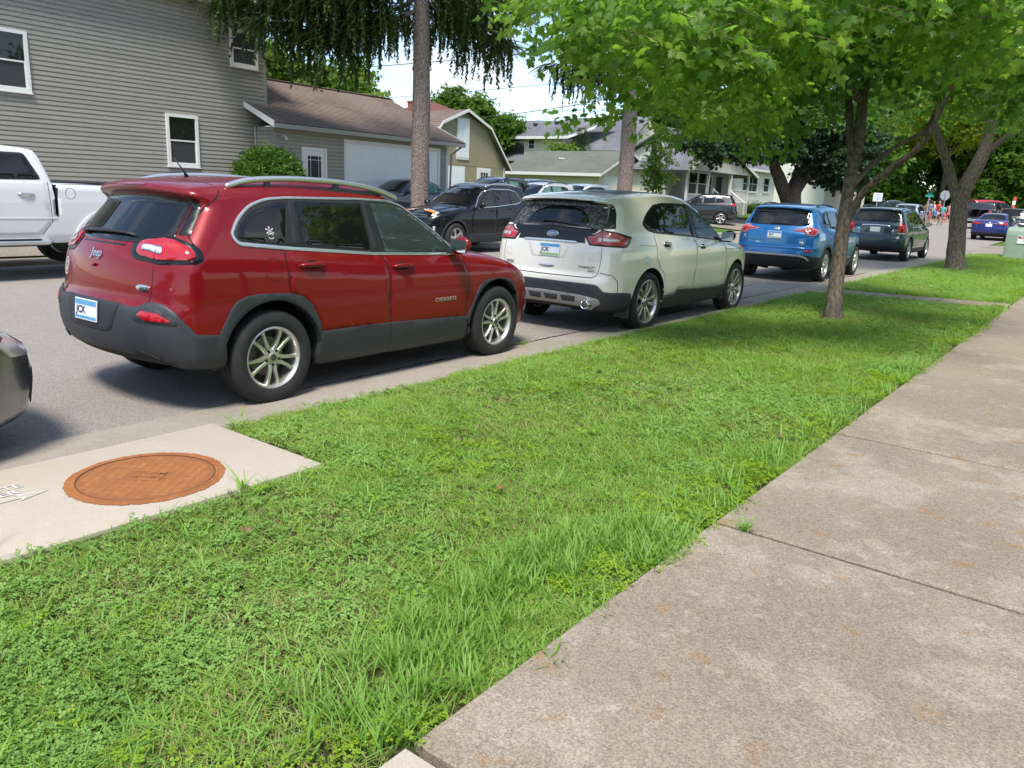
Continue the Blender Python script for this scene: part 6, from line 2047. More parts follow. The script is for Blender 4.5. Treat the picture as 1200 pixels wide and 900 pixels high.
M_SHBROWN = shingle_mat("brown_shingle", (.215, .165, .135), (.16, .118, .098), (.25, .20, .165))
M_SHGREEN = shingle_mat("grey_green_shingle", (.165, .18, .145), (.13, .145, .118), (.19, .20, .165))
M_SHGREY = shingle_mat("grey_shingle", (.16, .16, .17), (.12, .12, .13), (.19, .19, .20))

def roof_plane(name, e0, e1, r0, r1, mat, parent, course=.14, thick=.10, stepped=True):
    """stepped shingle courses between an eave e0-e1 and a ridge r0-r1, with a solid deck under them"""
    e0, e1, r0, r1 = map(Vector, (e0, e1, r0, r1))
    nrm = (e1 - e0).cross(r0 - e0).normalized()
    if nrm.z < 0: nrm = -nrm
    sl = ((r0 + r1) / 2 - (e0 + e1) / 2).length
    n = max(2, int(sl / course)) if stepped else 1
    V, Fc, UV = [], [], []
    for i in range(n):
        t0, t1 = i / n, min(1, (i + 1.0) / n)
        a, b = e0.lerp(r0, t0), e1.lerp(r1, t0)
        c, d = e1.lerp(r1, t1), e0.lerp(r0, t1)
        lift = nrm * (.012 if stepped else .0)
        k = len(V)
        V += [a, b, a + lift, b + lift, c + nrm * .001, d + nrm * .001]
        Fc += [(k, k + 1, k + 3, k + 2), (k + 2, k + 3, k + 4, k + 5)]
        la = (a - e0).length; w = (e1 - e0).length; o0 = (a - e0).dot((e1 - e0).normalized()); o1 = o0 + (b - a).length
        p0 = (d - e0).dot((e1 - e0).normalized()); p1 = p0 + (c - d).length
        UV += [[(o0, t0 * sl), (o1, t0 * sl), (o1, t0 * sl), (o0, t0 * sl)], [(o0, t0 * sl), (o1, t0 * sl), (p1, t1 * sl), (p0, t1 * sl)]]
    k = len(V)
    V += [e0 - nrm * thick, e1 - nrm * thick, r1 - nrm * thick, r0 - nrm * thick, e0, e1, r1, r0]
    Fc += [(k, k + 3, k + 2, k + 1), (k, k + 1, k + 5, k + 4), (k + 1, k + 2, k + 6, k + 5), (k + 3, k, k + 4, k + 7), (k + 2, k + 3, k + 7, k + 6)]
    UV += [[(0, 0)] * 4] * 5
    o = mesh_obj(name, V, Fc, mat, parent)
    bm = bmesh.new(); bm.from_mesh(o.data)
    bm.faces.ensure_lookup_table()
    ul = bm.loops.layers.uv.new("UVMap")
    for f, u in zip(bm.faces, UV):
        for lp, q in zip(f.loops, u):
            lp[ul].uv = q
    # outward
    for f in bm.faces[:2 * n]:
        f.normal_update()
    bm.to_mesh(o.data); bm.free()
    return o

BOARDS = {}
def board(parent, axis, fixed, a0, a1, z, h, out, mat, name="siding_board"):
    """one lapped board. axis 'y': wall in the plane x=fixed facing out (+1/-1 in x); axis 'x': plane y=fixed"""
    key = (axis, round(a1 - a0, 3), round(h, 4), out, mat.name)
    if key not in BOARDS:
        L = a1 - a0
        prof = [(0, 0), (.026, .0), (.028, .005), (.022, h - .034), (.003, h - .026), (.001, h + .002), (0, h + .002)]
        V = []
        for t in (0, L):
            for d, zz in prof:
                V.append((d * out, t, zz) if axis == 'y' else (t, d * out, zz))
        n = len(prof)
        Fc = [(i, (i + 1) % n, n + (i + 1) % n, n + i) for i in range(n)] + [tuple(range(n)), tuple(range(n, 2 * n))]
        me = bpy.data.meshes.new(name); me.from_pydata(V, [], Fc); me.materials.append(mat)
        bm = bmesh.new(); bm.from_mesh(me); bmesh.ops.recalc_face_normals(bm, faces=bm.faces[:]); bm.to_mesh(me); bm.free()
        BOARDS[key] = me
    o = bpy.data.objects.new(name, BOARDS[key])
    link(o, parent)
    o.location = (fixed, a0, z) if axis == 'y' else (a0, fixed, z)
    return o

def clad(parent, axis, fixed, a0, a1, z0, z1, out, mat, holes=(), h=.114, joined=False, name="siding_board"):
    n = int(round((z1 - z0) / h)); h = (z1 - z0) / n
    mb = MB()
    for i in range(n):
        z = z0 + i * h
        segs = [(a0, a1)]
        for (b0, b1, c0, c1) in holes:
            if z + h * .5 > c0 and z + h * .5 < c1:
                ns = []
                for s0, s1 in segs:
                    if b1 <= s0 or b0 >= s1: ns.append((s0, s1)); continue
                    if b0 > s0: ns.append((s0, b0))
                    if b1 < s1: ns.append((b1, s1))
                segs = ns
        for s0, s1 in segs:
            if s1 - s0 < .02: continue
            if not joined and s1 - s0 > 6:
                q = s0 + (1.2, 2.4, .6, 3.0, 1.8)[i % 5]
                e = s0
                while e < s1 - .05:
                    board(parent, axis, fixed, e, min(q, s1) - .004, z, h, out, mat, name)
                    e = q; q += 3.6
            elif not joined:
                board(parent, axis, fixed, s0, s1, z, h, out, mat, name)
            else:
                prof = [(0, 0), (.019, .0), (.017, .03), (.004, h + .004)]
                V = [((fixed + d * out, t, z + zz) if axis == 'y' else (t, fixed + d * out, z + zz)) for t in (s0, s1) for d, zz in prof]
                mb.add(V, [(0, 1, 5, 4), (1, 2, 6, 5), (2, 3, 7, 6)])
    if joined:
        mb.build(name, mat, parent, kind="stuff")

def wbox(parent, name, axis, fixed, out, a0, a1, z0, z1, d0, d1, mat, bev=.004):
    """a box on a wall, d0..d1 metres proud of it"""
    mb = MB()
    lo, hi = sorted((fixed + d0 * out, fixed + d1 * out))
    if axis == 'y': mb.box(lo, hi, a0, a1, z0, z1, 0, bev)
    else: mb.box(a0, a1, lo, hi, z0, z1, 0, bev)
    return mb.build(name, mat, parent)

def window(parent, axis, fixed, out, a0, a1, z0, z1, t=.075, blind=None, grid=0, sash=True, upper=None, trim=None, d=.055):
    trim = trim or M_WHITETRIM
    mb = MB()
    def bx(b0, b1, c0, c1, e0, e1):
        lo, hi = sorted((fixed + e0 * out, fixed + e1 * out))
        if axis == 'y': mb.box(lo, hi, b0, b1, c0, c1)
        else: mb.box(b0, b1, lo, hi, c0, c1)
    bx(a0, a0 + t, z0, z1, 0, d); bx(a1 - t, a1, z0, z1, 0, d)
    bx(a0 + t, a1 - t, z1 - t, z1, 0, d); bx(a0 + t, a1 - t, z0, z0 + t, 0, d - .004)
    bx(a0 - .02, a1 + .02, z0 - .03, z0 - .001, 0, d + .02)
    w = mb.build("window", trim, parent)
    zm = (z0 + z1) / 2
    mb = MB()
    s = .028
    if sash:
        bx(a0 + t, a1 - t, zm - s * .7, zm + s * .7, .012, .036)
        bx(a0 + t, a0 + t + s, z0 + t, zm - s * .7, .012, .034); bx(a1 - t - s, a1 - t, z0 + t, zm - s * .7, .012, .034)
        bx(a0 + t + s, a1 - t - s, z0 + t, z0 + t + s, .012, .034)
        mb.build("sash", M_WHITETRIM, w)
    for i in range(grid):
        mb = MB()
        q = a0 + t + (a1 - a0 - 2 * t) * (i + 1) / (grid + 1)
        bx(q - .012, q + .012, z0 + t, z1 - t, .008, .03)
        mb.build("glazing_bar", M_WHITETRIM, w)
    for c0, c1, mt in ((z0 + t, zm, M_SCREEN if blind != 'none' else M_GLASS), (zm, z1 - t, upper or M_GLASS)):
        mb = MB(); bx(a0 + t, a1 - t, c0, c1, .004, .010); mb.build("pane", mt, w)
    return w

def solid(parent, name, x0, x1, y0, y1, z0, z1, mat):
    mb = MB(); mb.box(x0, x1, y0, y1, z0, z1); return mb.build(name, mat, parent)

# ---- grey house with its garage wing
gh = thing("grey_house", "grey lap sided two storey house with a brown roofed garage wing and white trimmed windows", "house", (0, 0, 0))
HX = -22.0
wl = solid(gh, "wall", -31, HX, 3.5, 15.72, .55, 6.62, M_SIDING)
clad(wl, 'y', HX, 3.5, 15.68, .90, 6.52, 1, M_SIDING)
wbox(gh, "foundation", 'y', HX, 1, 3.5, 15.7, .4, .90, 0, .012, M_FOUND)
wbox(gh, "corner_board", 'y', HX, 1, 15.66, 15.76, 3.95, 6.55, -.08, .032, M_SIDETRIM)
W1 = window(gh, 'y', HX + .02, 1, 12.36, 13.34, 1.98, 3.42, .085, upper=M_GLASS)
W2 = window(gh, 'y', HX + .02, 1, 7.75, 8.92, 3.53, 4.95, .085)
W3 = window(gh, 'y', HX + .02, 1, 14.50, 15.45, 4.97, 6.02, .085, upper=M_SCREEN)
# eave over the tall wall
mb = MB(); mb.box(HX, HX + .42, 3.2, 16.1, 6.56, 6.60); mb.build("soffit", M_WHITETRIM, gh)
mb = MB(); mb.box(HX + .40, HX + .44, 3.2, 16.1, 6.50, 6.70); mb.build("fascia", M_WHITETRIM, gh)
roof_plane("roof", (HX + .50, 3.2, 6.68), (HX + .50, 16.1, 6.68), (-26.5, 3.2, 8.9), (-26.5, 16.1, 8.9), M_SHBROWN, gh)
roof_plane("roof", (-31.5, 16.1, 6.68), (-31.5, 3.2, 6.68), (-26.5, 16.1, 8.9), (-26.5, 3.2, 8.9), M_SHBROWN, gh)
mb = MB(); mb.prism([(-31, 6.6), (-22, 6.6), (-26.5, 8.8)], 15.6, 15.72, 'Y'); mb.build("gable_wall", M_SIDING, gh)
# garage wing
GX = -21.0
gw = solid(gh, "garage_wall", -28.2, GX, 15.30, 23.08, .35, 3.30, M_SIDING)
clad(gw, 'y', GX, 15.34, 23.0, .62, 3.28, 1, M_SIDING, holes=[(16.24, 17.28, 0, 2.80), (17.98, 22.64, 0, 3.12)])
clad(gw, 'x', 15.30, -21.98, -21.04, .62, 3.30, -1, M_SIDING)
wbox(gh, "corner_board", 'y', GX, 1, 15.25, 15.34, .6, 3.30, -.05, .03, M_SIDETRIM)
wbox(gh, "corner_board", 'y', GX, 1, 23.0, 23.11, .6, 3.30, -.05, .03, M_WHITETRIM)
solid(gh, "foundation", -28.2, GX + .012, 15.29, 23.09, .3, .60, M_FOUND)
# big door with raised panels
dz0, dz1, dy0, dy1 = .58, 3.02, 18.10, 22.52
for (b0, b1, c0, c1) in ((dy0 - .12, dy0, dz0, dz1 + .12), (dy1, dy1 + .12, dz0, dz1 + .12), (dy0, dy1, dz1, dz1 + .12)):
    wbox(gh, "door_casing", 'y', GX, 1, b0, b1, c0, c1, -.02, .045, M_WHITETRIM)
gd = wbox(gh, "garage_door", 'y', GX, 1, dy0, dy1, dz0, dz1, .001, .012, M_GARDOOR, .001)
for r in range(4):
    z0 = dz0 + (dz1 - dz0) * r / 4; z1 = dz0 + (dz1 - dz0) * (r + 1) / 4
    wbox(gd, "door_section", 'y', GX, 1, dy0 + .01, dy1 - .01, z0 + .006, z1 - .006, .012, .024, M_GARDOOR, .003)
    for c in range(8):
        a0 = dy0 + (dy1 - dy0) * c / 8 + .07; a1 = dy0 + (dy1 - dy0) * (c + 1) / 8 - .07
        wbox(gd, "door_panel", 'y', GX, 1, a0, a1, z0 + .12, z1 - .12, .0242, .0275, M_GARDOOR, .001)
# service door
for (b0, b1, c0, c1) in ((16.26, 16.36, .6, 2.78), (17.16, 17.26, .6, 2.78), (16.36, 17.16, 2.68, 2.78)):
    wbox(gh, "door_casing", 'y', GX, 1, b0, b1, c0, c1, -.02, .045, M_WHITETRIM)
sd = wbox(gh, "service_door", 'y', GX, 1, 16.36, 17.16, .62, 2.68, .001, .022, M_WHITETRIM)
wbox(sd, "pane", 'y', GX, 1, 16.50, 17.02, 1.35, 2.52, .022, .027, M("leaded_glass", (.02, .025, .025), .3, spec=.2), .001)
for q in (16.60, 16.92):
    wbox(sd, "glazing_bar", 'y', GX, 1, q - .008, q + .008, 1.35, 2.52, .027, .033, M_WHITETRIM, .001)
for q in (1.47, 2.40):
    wbox(sd, "glazing_bar", 'y', GX, 1, 16.50, 17.02, q - .008, q + .008, .0275, .0325, M_WHITETRIM, .001)
# garage roof: eave over the front, ridge behind
roof_plane("roof", (-20.55, 14.93, 3.40), (-20.55, 23.55, 3.40), (-22.0, 14.93, 4.00), (-22.0, 23.55, 4.00), M_SHBROWN, gh)
roof_plane("roof", (-22.0, 15.74, 4.00), (-22.0, 23.55, 4.00), (-24.7, 15.74, 5.13), (-24.7, 23.55, 5.13), M_SHBROWN, gh)
roof_plane("roof", (-28.8, 23.55, 3.40), (-28.8, 15.74, 3.40), (-24.7, 23.55, 5.13), (-24.7, 15.74, 5.13), M_SHBROWN, gh)
mb = MB(); mb.box(-24.82, -24.58, 15.74, 23.56, 5.125, 5.165, 0, .01); mb.build("ridge_cap", M_SHBROWN, gh)
for yy in (23.06,):
    mb = MB(); mb.prism([(-28.2, 3.3), (GX, 3.3), (-24.7, 5.02)], yy - .1, yy, 'Y'); mb.build("gable_wall", M_SIDING, gh)
mb = MB(); mb.box(-20.62, -20.52, 14.92, 23.56, 3.235, 3.37, 0, .012); mb.build("gutter", M_SIDETRIM, gh)
mb = MB(); mb.box(-21.0, -20.62, 14.95, 23.54, 3.26, 3.285); mb.build("soffit", M_WHITETRIM, gh)
for yy in (14.905, 23.555):
    mb = MB(); mb.add([(-20.5, yy, 3.24), (-22.02, yy, 3.87), (-22.02, yy, 4.03), (-20.5, yy, 3.42), (-20.5, yy + .03, 3.24), (-22.02, yy + .03, 3.87), (-22.02, yy + .03, 4.03), (-20.5, yy + .03, 3.42)],
                        [(0, 1, 2, 3), (4, 7, 6, 5), (0, 4, 5, 1), (3, 2, 6, 7), (0, 3, 7, 4), (1, 5, 6, 2)])
    mb.build("rake_board", M_WHITETRIM, gh)
mb = MB(); mb.tube([(-21.9, 15.24, .7), (-21.9, 15.24, 3.3)], .04, 8); mb.tube([(-20.6, 23.42, 3.25), (-20.9, 23.2, 2.95), (-20.94, 23.16, .7)], .04, 8); mb.build("downspout", M_SIDETRIM, gh)
mb = MB(); mb.tube([(-21.0, 15.55, 3.05), (-20.8, 15.55, 3.02), (-20.72, 15.52, 2.95)], [.02, .03, .05], 8); mb.build("floodlight", M_WHITETRIM, gh)

# ---- tan barn shaped house
bn = thing("tan_barn_house", "tan gambrel roofed barn with white trim and a tall white hatch in its gable", "barn")
BX, by = -30.0, 34.3
prof = [(by - 3.75, .8), (by - 3.75, 3.1), (by - 1.95, 5.10), (by, 5.85), (by + 1.95, 5.10), (by + 3.75, 3.1), (by + 3.75, .8)]
mb = MB(); mb.prism(prof, -38.5, BX, 'X'); mb.build("wall", M_TAN, bn)
for z in (1.75, 3.08, 4.3):
    pass
mb = MB(); mb.box(BX, BX + .012, by - 3.74, by + 3.74, 3.02, 3.05); mb.build("panel_seam", M_TAN, bn)
for q in (-2.5, -1.25, 1.25, 2.5):
    wbox(bn, "panel_seam", 'y', BX, 1, by + q - .01, by + q + .01, .8, 3.02 if abs(q) > 2 else 4.4, 0, .008, M_TAN, .001)
def slope(name, a, b, x0, x1, mat, parent, stepped=True):
    roof_plane(name, (x1, a[0], a[1]), (x0, a[0], a[1]), (x1, b[0], b[1]), (x0, b[0], b[1]), mat, parent, stepped=stepped)
for s in (-1, 1):
    slope("roof", (by + s * 4.0, 2.95), (by + s * 2.0, 5.17), -38.7, BX + .32, M_SHBROWN, bn)
    slope("roof", (by + s * 2.0, 5.18), (by, 5.98), -38.7, BX + .32, M_SHBROWN, bn)
    for (p, q) in (((by + s * 4.02, 2.86), (by + s * 2.02, 5.08)), ((by + s * 2.02, 5.08), (by, 5.88))):
        mb = MB(); d = .17
        mb.add([(BX + .30, p[0], p[1] - .02), (BX + .30, q[0], q[1] - .02), (BX + .30, q[0], q[1] + .13), (BX + .30, p[0], p[1] + .13), (BX + .34, p[0], p[1] - .02), (BX + .34, q[0], q[1] - .02), (BX + .34, q[0], q[1] + .13), (BX + .34, p[0], p[1] + .13)],
               [(0, 1, 2, 3), (4, 7, 6, 5), (0, 4, 5, 1), (3, 2, 6, 7), (0, 3, 7, 4), (1, 5, 6, 2)]); mb.build("rake_board", M_WHITETRIM, bn)
h_ = wbox(bn, "hatch_frame", 'y', BX, 1, by - .62, by + .42, 3.32, 5.52, 0, .05, M_WHITETRIM)
for q in (-.54, -.05):
    wbox(h_, "hatch_panel", 'y', BX, 1, by + q, by + q + .42, 3.42, 5.40, .05, .062, M_GARDOOR)
wbox(bn, "corner_board", 'y', BX, 1, by + 3.62, by + 3.78, .8, 3.08, -.03, .03, M_WHITETRIM)
wbox(bn, "corner_board", 'y', BX, 1, by - 3.78, by - 3.62, .8, 3.08, -.03, .03, M_WHITETRIM)
fr = wbox(bn, "door_casing", 'y', BX, 1, 33.0, 34.42, .8, 2.95, 0, .04, M_WHITETRIM); wbox(fr, "garage_door", 'y', BX, 1, 33.1, 34.32, .8, 2.85, .04, .05, M_GARDOOR)
fr = wbox(bn, "door_casing", 'y', BX, 1, 35.5, 36.7, .8, 2.95, 0, .04, M_WHITETRIM); dd = wbox(fr, "door", 'y', BX, 1, 35.6, 36.6, .8, 2.87, .04, .05, M_WHITETRIM)
wbox(fr, "pane", 'y', BX, 1, 35.78, 36.42, 2.0, 2.7, .05, .056, M_GLASS)
for q in (35.99, 36.21):
    wbox(fr, "glazing_bar", 'y', BX, 1, q - .015, q + .015, 2.0, 2.7, .056, .062, M_WHITETRIM, .001)

# ---- cream garage with the green grey roof
cg = thing("cream_garage", "cream lap sided garage with a grey green roof and white doors behind the white SUVs", "garage")
solid(cg, "wall", -34.4, -27.0, 43.9, 50.6, .7, 3.08, M_CREAM)
clad(cg, 'x', 43.9, -34.38, -27.02, .9, 3.06, -1, M_CREAM, h=.115, joined=True)
clad(cg, 'y', -27.0, 43.92, 50.58, .9, 3.08, 1, M_CREAM, h=.115, joined=True, holes=[(44.5, 49.6, 0, 2.95)])
mb = MB(); mb.prism([(43.9, 3.05), (50.6, 3.05), (47.25, 4.50)], -27.12, -27.0, 'X'); mb.build("gable_wall", M_CREAM, cg)
for i in range(11):
    z = 3.10 + i * .115; w = 3.3 * (1 - (z - 3.05) / 1.45)
    if w > .1: wbox(cg, "gable_board", 'y', -27.0, 1, 47.25 - w, 47.25 + w, z, z + .105, .0, .018, M_CREAM, .002)
roof_plane("roof", (-26.6, 43.45, 3.02), (-34.8, 43.45, 3.02), (-26.6, 47.25, 4.62), (-34.8, 47.25, 4.62), M_SHGREEN, cg)
roof_plane("roof", (-34.8, 51.05, 3.02), (-26.6, 51.05, 3.02), (-34.8, 47.25, 4.62), (-26.6, 47.25, 4.62), M_SHGREEN, cg)
mb = MB(); mb.box(-34.8, -26.6, 43.38, 43.46, 2.86, 3.05, 0, .01); mb.build("gutter", M_WHITETRIM, cg)
for s in (-1, 1):
    p, q = (47.25 + s * 3.82, 2.90), (47.25, 4.51)
    mb = MB()
    mb.add([(-26.64, p[0], p[1] - .04), (-26.64, q[0], q[1] - .04), (-26.64, q[0], q[1] + .10), (-26.64, p[0], p[1] + .10), (-26.58, p[0], p[1] - .04), (-26.58, q[0], q[1] - .04), (-26.58, q[0], q[1] + .10), (-26.58, p[0], p[1] + .10)],
           [(0, 1, 2, 3), (4, 7, 6, 5), (0, 4, 5, 1), (3, 2, 6, 7), (0, 3, 7, 4), (1, 5, 6, 2)]); mb.build("rake_board", M_WHITETRIM, cg)
for yy in (43.95, 50.55):
    wbox(cg, "corner_board", 'y', -27.0, 1, yy - .06, yy + .06, .8, 3.05, -.03, .03, M_CREAM)
fr = wbox(cg, "door_casing", 'y', -27.0, 1, 44.38, 49.72, .75, 2.98, 0, .035, M_WHITETRIM)
for a in (44.5, 47.2):
    d_ = wbox(fr, "garage_door", 'y', -27.0, 1, a, a + 2.4, .75, 2.85, .035, .045, M_GARDOOR)
mb = MB(); mb.box(-31.3, -31.0, 45.6, 45.9, 3.98, 4.08, 0, .02); mb.build("roof_vent", M_WHITETRIM, cg)
mb = MB(); mb.box(-26.98, -26.85, 49.95, 50.1, 2.2, 2.45, 0, .02); mb.build("wall_lamp", M_DARKROOM, cg)

# ---- cream house behind, under grey roofs
ch = thing("cream_house", "large cream house with stepped grey roofs rising behind the green roofed garage", "house")
solid(ch, "wall", -43.9, -40.0, 58.4, 61.2, 1.0, 6.45, M_CREAM)
solid(ch, "wall", -43.9, -34.6, 61.0, 68, 1.0, 5.6, M_CREAM)
clad(ch, 'x', 58.4, -43.9, -40.0, 4.6, 6.43, -1, M_CREAM, h=.16, joined=True)
solid(ch, "wing_wall", -56, -43.9, 60.5, 68, 1.0, 5.9, M_CREAM)
roof_plane("roof", (-38.9, 57.8, 6.45), (-44.9, 57.8, 6.45), (-36.2, 61.0, 8.1), (-43.3, 61.0, 8.1), M_SHGREY, ch, stepped=False)
roof_plane("roof", (-34.1, 58.9, 5.4), (-43.0, 58.9, 5.4), (-34.1, 63.5, 8.55), (-43.0, 63.5, 8.55), M_SHGREY, ch, stepped=False)
roof_plane("roof", (-42.0, 60.0, 5.7), (-57, 60.0, 5.7), (-42.0, 64.5, 8.5), (-50, 64.5, 8.5), M_SHGREY, ch, stepped=False)
roof_plane("roof", (-43.0, 57.0, 4.4), (-54, 57.0, 4.4), (-43.5, 60.4, 5.9), (-54, 60.4, 5.9), M_SHGREY, ch, stepped=False)
mb = MB(); mb.box(-44.95, -38.85, 57.72, 57.80, 6.30, 6.52); mb.build("gutter", M_WHITETRIM, ch)
mb = MB(); mb.add([(-38.9, 57.75, 6.32), (-36.2, 60.95, 7.98), (-36.2, 60.95, 8.14), (-38.9, 57.75, 6.5), (-38.8, 57.75, 6.32), (-36.1, 60.95, 7.98), (-36.1, 60.95, 8.14), (-38.8, 57.75, 6.5)],
                  [(0, 1, 2, 3), (4, 7, 6, 5), (0, 4, 5, 1), (3, 2, 6, 7), (0, 3, 7, 4), (1, 5, 6, 2)]); mb.build("rake_board", M_WHITETRIM, ch)
window(ch, 'x', 58.38, -1, -43.45, -42.7, 5.45, 6.33, .06)
for (vx, vy, vz) in ((-41.8, 60.3, 7.78), (-39.6, 60.3, 7.78), (-37.4, 62.6, 8.02), (-34.6, 62.6, 8.02), (-46.6, 63.6, 8.02), (-48.4, 63.6, 8.02)):
    mb = MB(); mb.box(vx - .2, vx + .2, vy - .15, vy + .15, vz, vz + .18, 0, .03); mb.build("roof_vent", M_DARKROOM, ch)
mb = MB(); mb.prism([(58.9, 5.3), (68, 5.3), (63.5, 8.4)], -34.6, -34.45, 'X'); mb.build("gable_wall", M_CREAM, ch)

# ---- far house with a red brown roof and chimney
rh = thing("red_roof_house", "house with a red brown roof and brick chimney peeping over the garage ridge", "house")
solid(rh, "wall", -50, -44, 44, 52, 1, 7.2, M_BRICK)
for (a, b, c, d) in (((-43.6, 46.8, 7.2), (-43.6, 52.3, 7.2), (-47, 49.0, 8.6), (-47, 50.2, 8.6)), ((-50.5, 46.8, 7.2), (-43.6, 46.8, 7.2), (-47, 49.0, 8.6), (-47, 49.0, 8.6))):
    roof_plane("roof", a, b, c, d, M_REDROOF, rh, stepped=False)
mb = MB(); mb.box(-45.4, -44.6, 45.25, 46.1, 6.5, 8.05); mb.box(-45.45, -44.55, 45.2, 46.15, 8.05, 8.15); mb.build("chimney", M_BRICK, rh)

# ---- white house with the porch
wh = thing("white_house", "ivory sided bungalow with a gabled front porch and steps behind the parked black SUV", "house")
WX = -24.0
solid(wh, "wall", -33, WX, 55.8, 67.0, .8, 4.25, M_WHITESIDE)
solid(wh, "porch_wing", -26.4, WX - .01, 47.2, 55.8, .8, 3.62, M_WHITESIDE)
clad(wh, 'y', WX, 55.8, 66.98, 1.5, 4.2, 1, M_WHITESIDE, h=.13, joined=True)
clad(wh, 'x', 47.2, -26.4, WX - .02, 1.5, 3.6, -1, M_WHITESIDE, h=.13, joined=True)
wbox(wh, "foundation", 'y', WX, 1, 47.2, 67, .7, 1.5, 0, .03, M_FOUND)
roof_plane("roof", (WX + .5, 55.3, 4.2), (WX + .5, 67.5, 4.2), (-28.5, 55.3, 6.9), (-28.5, 67.5, 6.9), M_SHGREY, wh, stepped=False)
roof_plane("roof", (-33.5, 67.5, 4.2), (-33.5, 55.3, 4.2), (-28.5, 67.5, 6.9), (-28.5, 55.3, 6.9), M_SHGREY, wh, stepped=False)
mb = MB(); mb.prism([(-33, 4.2), (WX, 4.2), (-28.5, 6.7)], 55.8, 55.9, 'Y'); mb.build("gable_wall", M_WHITESIDE, wh)
mb = MB(); mb.box(WX + .46, WX + .52, 57.9, 67.5, 4.05, 4.24); mb.build("gutter", M_WHITETRIM, wh)
# porch bay
PX = -22.4
pf = solid(wh, "porch_floor", WX, PX, 47.4, 57.4, .8, 1.6, M_FOUND)
mb = MB(); mb.prism([(47.1, 3.55), (57.7, 3.55), (52.0, 5.25)], PX - .12, PX, 'X'); mb.build("porch_gable", M_WHITESIDE, wh)
for s, (ya, yb) in ((1, (46.6, 52.0)), (-1, (58.2, 52.0))):
    roof_plane("porch_roof", (PX + .3, ya, 3.48), (-26.6, ya, 3.48), (PX + .3, yb, 5.38), (-26.6, yb, 5.38), M_SHGREY, wh, stepped=False)
    mb = MB(); mb.add([(PX + .26, ya, 3.36), (PX + .26, yb, 5.25), (PX + .26, yb, 5.43), (PX + .26, ya, 3.54), (PX + .33, ya, 3.36), (PX + .33, yb, 5.25), (PX + .33, yb, 5.43), (PX + .33, ya, 3.54)],
                      [(0, 1, 2, 3), (4, 7, 6, 5), (0, 4, 5, 1), (3, 2, 6, 7), (0, 3, 7, 4), (1, 5, 6, 2)]); mb.build("rake_board", M_WHITETRIM, wh)
for yy in (47.3, 50.4, 54.2, 57.4):
    mb = MB(); mb.box(PX - .22, PX - .06, yy - .09, yy + .09, 1.6, 3.55, 0, .01); mb.build("porch_post", M_WHITETRIM, wh)
for (a0, a1) in ((47.4, 48.85), (48.9, 50.3)):
    window(wh, 'y', PX - .20, 1, a0, a1, 2.0, 3.45, .06, grid=0)
    wbox(wh, "bay_panel", 'y', PX - .2, 1, a0, a1, 1.6, 1.98, -.05, .03, M_WHITETRIM)
wbox(wh, "porch_back", 'y', WX, 1, 50.6, 57.2, 1.6, 3.6, .02, .035, M("porch_shade_wall", (.30, .29, .26), .8))  # porch wall darkened in colour for the shade under its roof
dr = wbox(wh, "door", 'y', WX, 1, 55.0, 56.0, 1.6, 3.4, .035, .06, M_DARKROOM)
window(wh, 'y', WX + .04, 1, 52.2, 54.2, 2.1, 3.4, .08)
for a in (50.5, 54.3):
    rl = MB(); rl.box(PX - .16, PX - .10, a, a + 2.9, 2.45, 2.52)
    for k in range(18): rl.box(PX - .145, PX - .115, a + .1 + k * .16, a + .13 + k * .16, 1.62, 2.45)
    if a > 52: rl.build("porch_rail", M_WHITETRIM, wh)
for k in range(4):
    solid(wh, "step", PX + .28 * k, PX + .28 * (k + 1), 51.0, 53.8, .5, 1.42 - .2 * k, M_FOUND)
for yy in (51.0, 53.8):
    mb = MB(); mb.tube([(PX, yy, 2.45), (PX + 1.2, yy, 1.6)], .05, 6); mb.tube([(PX + .02, yy, 1.5), (PX + .02, yy, 2.5)], .05, 6); mb.tube([(PX + 1.15, yy, .8), (PX + 1.15, yy, 1.65)], .05, 6); mb.build("stair_rail", M_WHITETRIM, wh)
tw = window(wh, 'y', WX + .02, 1, 59.9, 63.0, 2.45, 3.75, .07, grid=2)
window(wh, 'y', WX + .02, 1, 64.3, 65.6, 2.5, 3.7, .07)
# another pale house further along
h2 = thing("pale_house", "pale sided house half hidden beyond the forked dark maple", "house")
solid(h2, "wall", -32, -22.5, 76, 90, .5, 5.4, M_WHITESIDE)
clad(h2, 'y', -22.5, 76, 90, 1.2, 5.3, 1, M_WHITESIDE, h=.16, joined=True)
roof_plane("roof", (-22, 75.5, 5.3), (-22, 90.5, 5.3), (-27, 75.5, 8.2), (-27, 90.5, 8.2), M_SHGREY, h2, stepped=False)
window(h2, 'y', -22.48, 1, 78, 79.3, 2.4, 3.9, .08); window(h2, 'y', -22.48, 1, 82, 83.3, 2.4, 3.9, .08)
for yy in (77, 80.5):
    mb = MB(); mb.box(-20.9, -20.7, yy - .1, yy + .1, .8, 3.4); mb.build("porch_post", M_WHITETRIM, h2)
mb = MB(); mb.add([(-22.5, 76.5, 3.9), (-22.5, 81, 3.9), (-20.5, 81, 3.4), (-20.5, 76.5, 3.4), (-22.5, 76.5, 3.8), (-22.5, 81, 3.8), (-20.5, 81, 3.3), (-20.5, 76.5, 3.3)], [(0, 1, 2, 3), (4, 7, 6, 5), (0, 4, 5, 1), (3, 2, 6, 7), (0, 3, 7, 4), (1, 5, 6, 2)]); mb.build("porch_roof", M_WHITETRIM, h2)
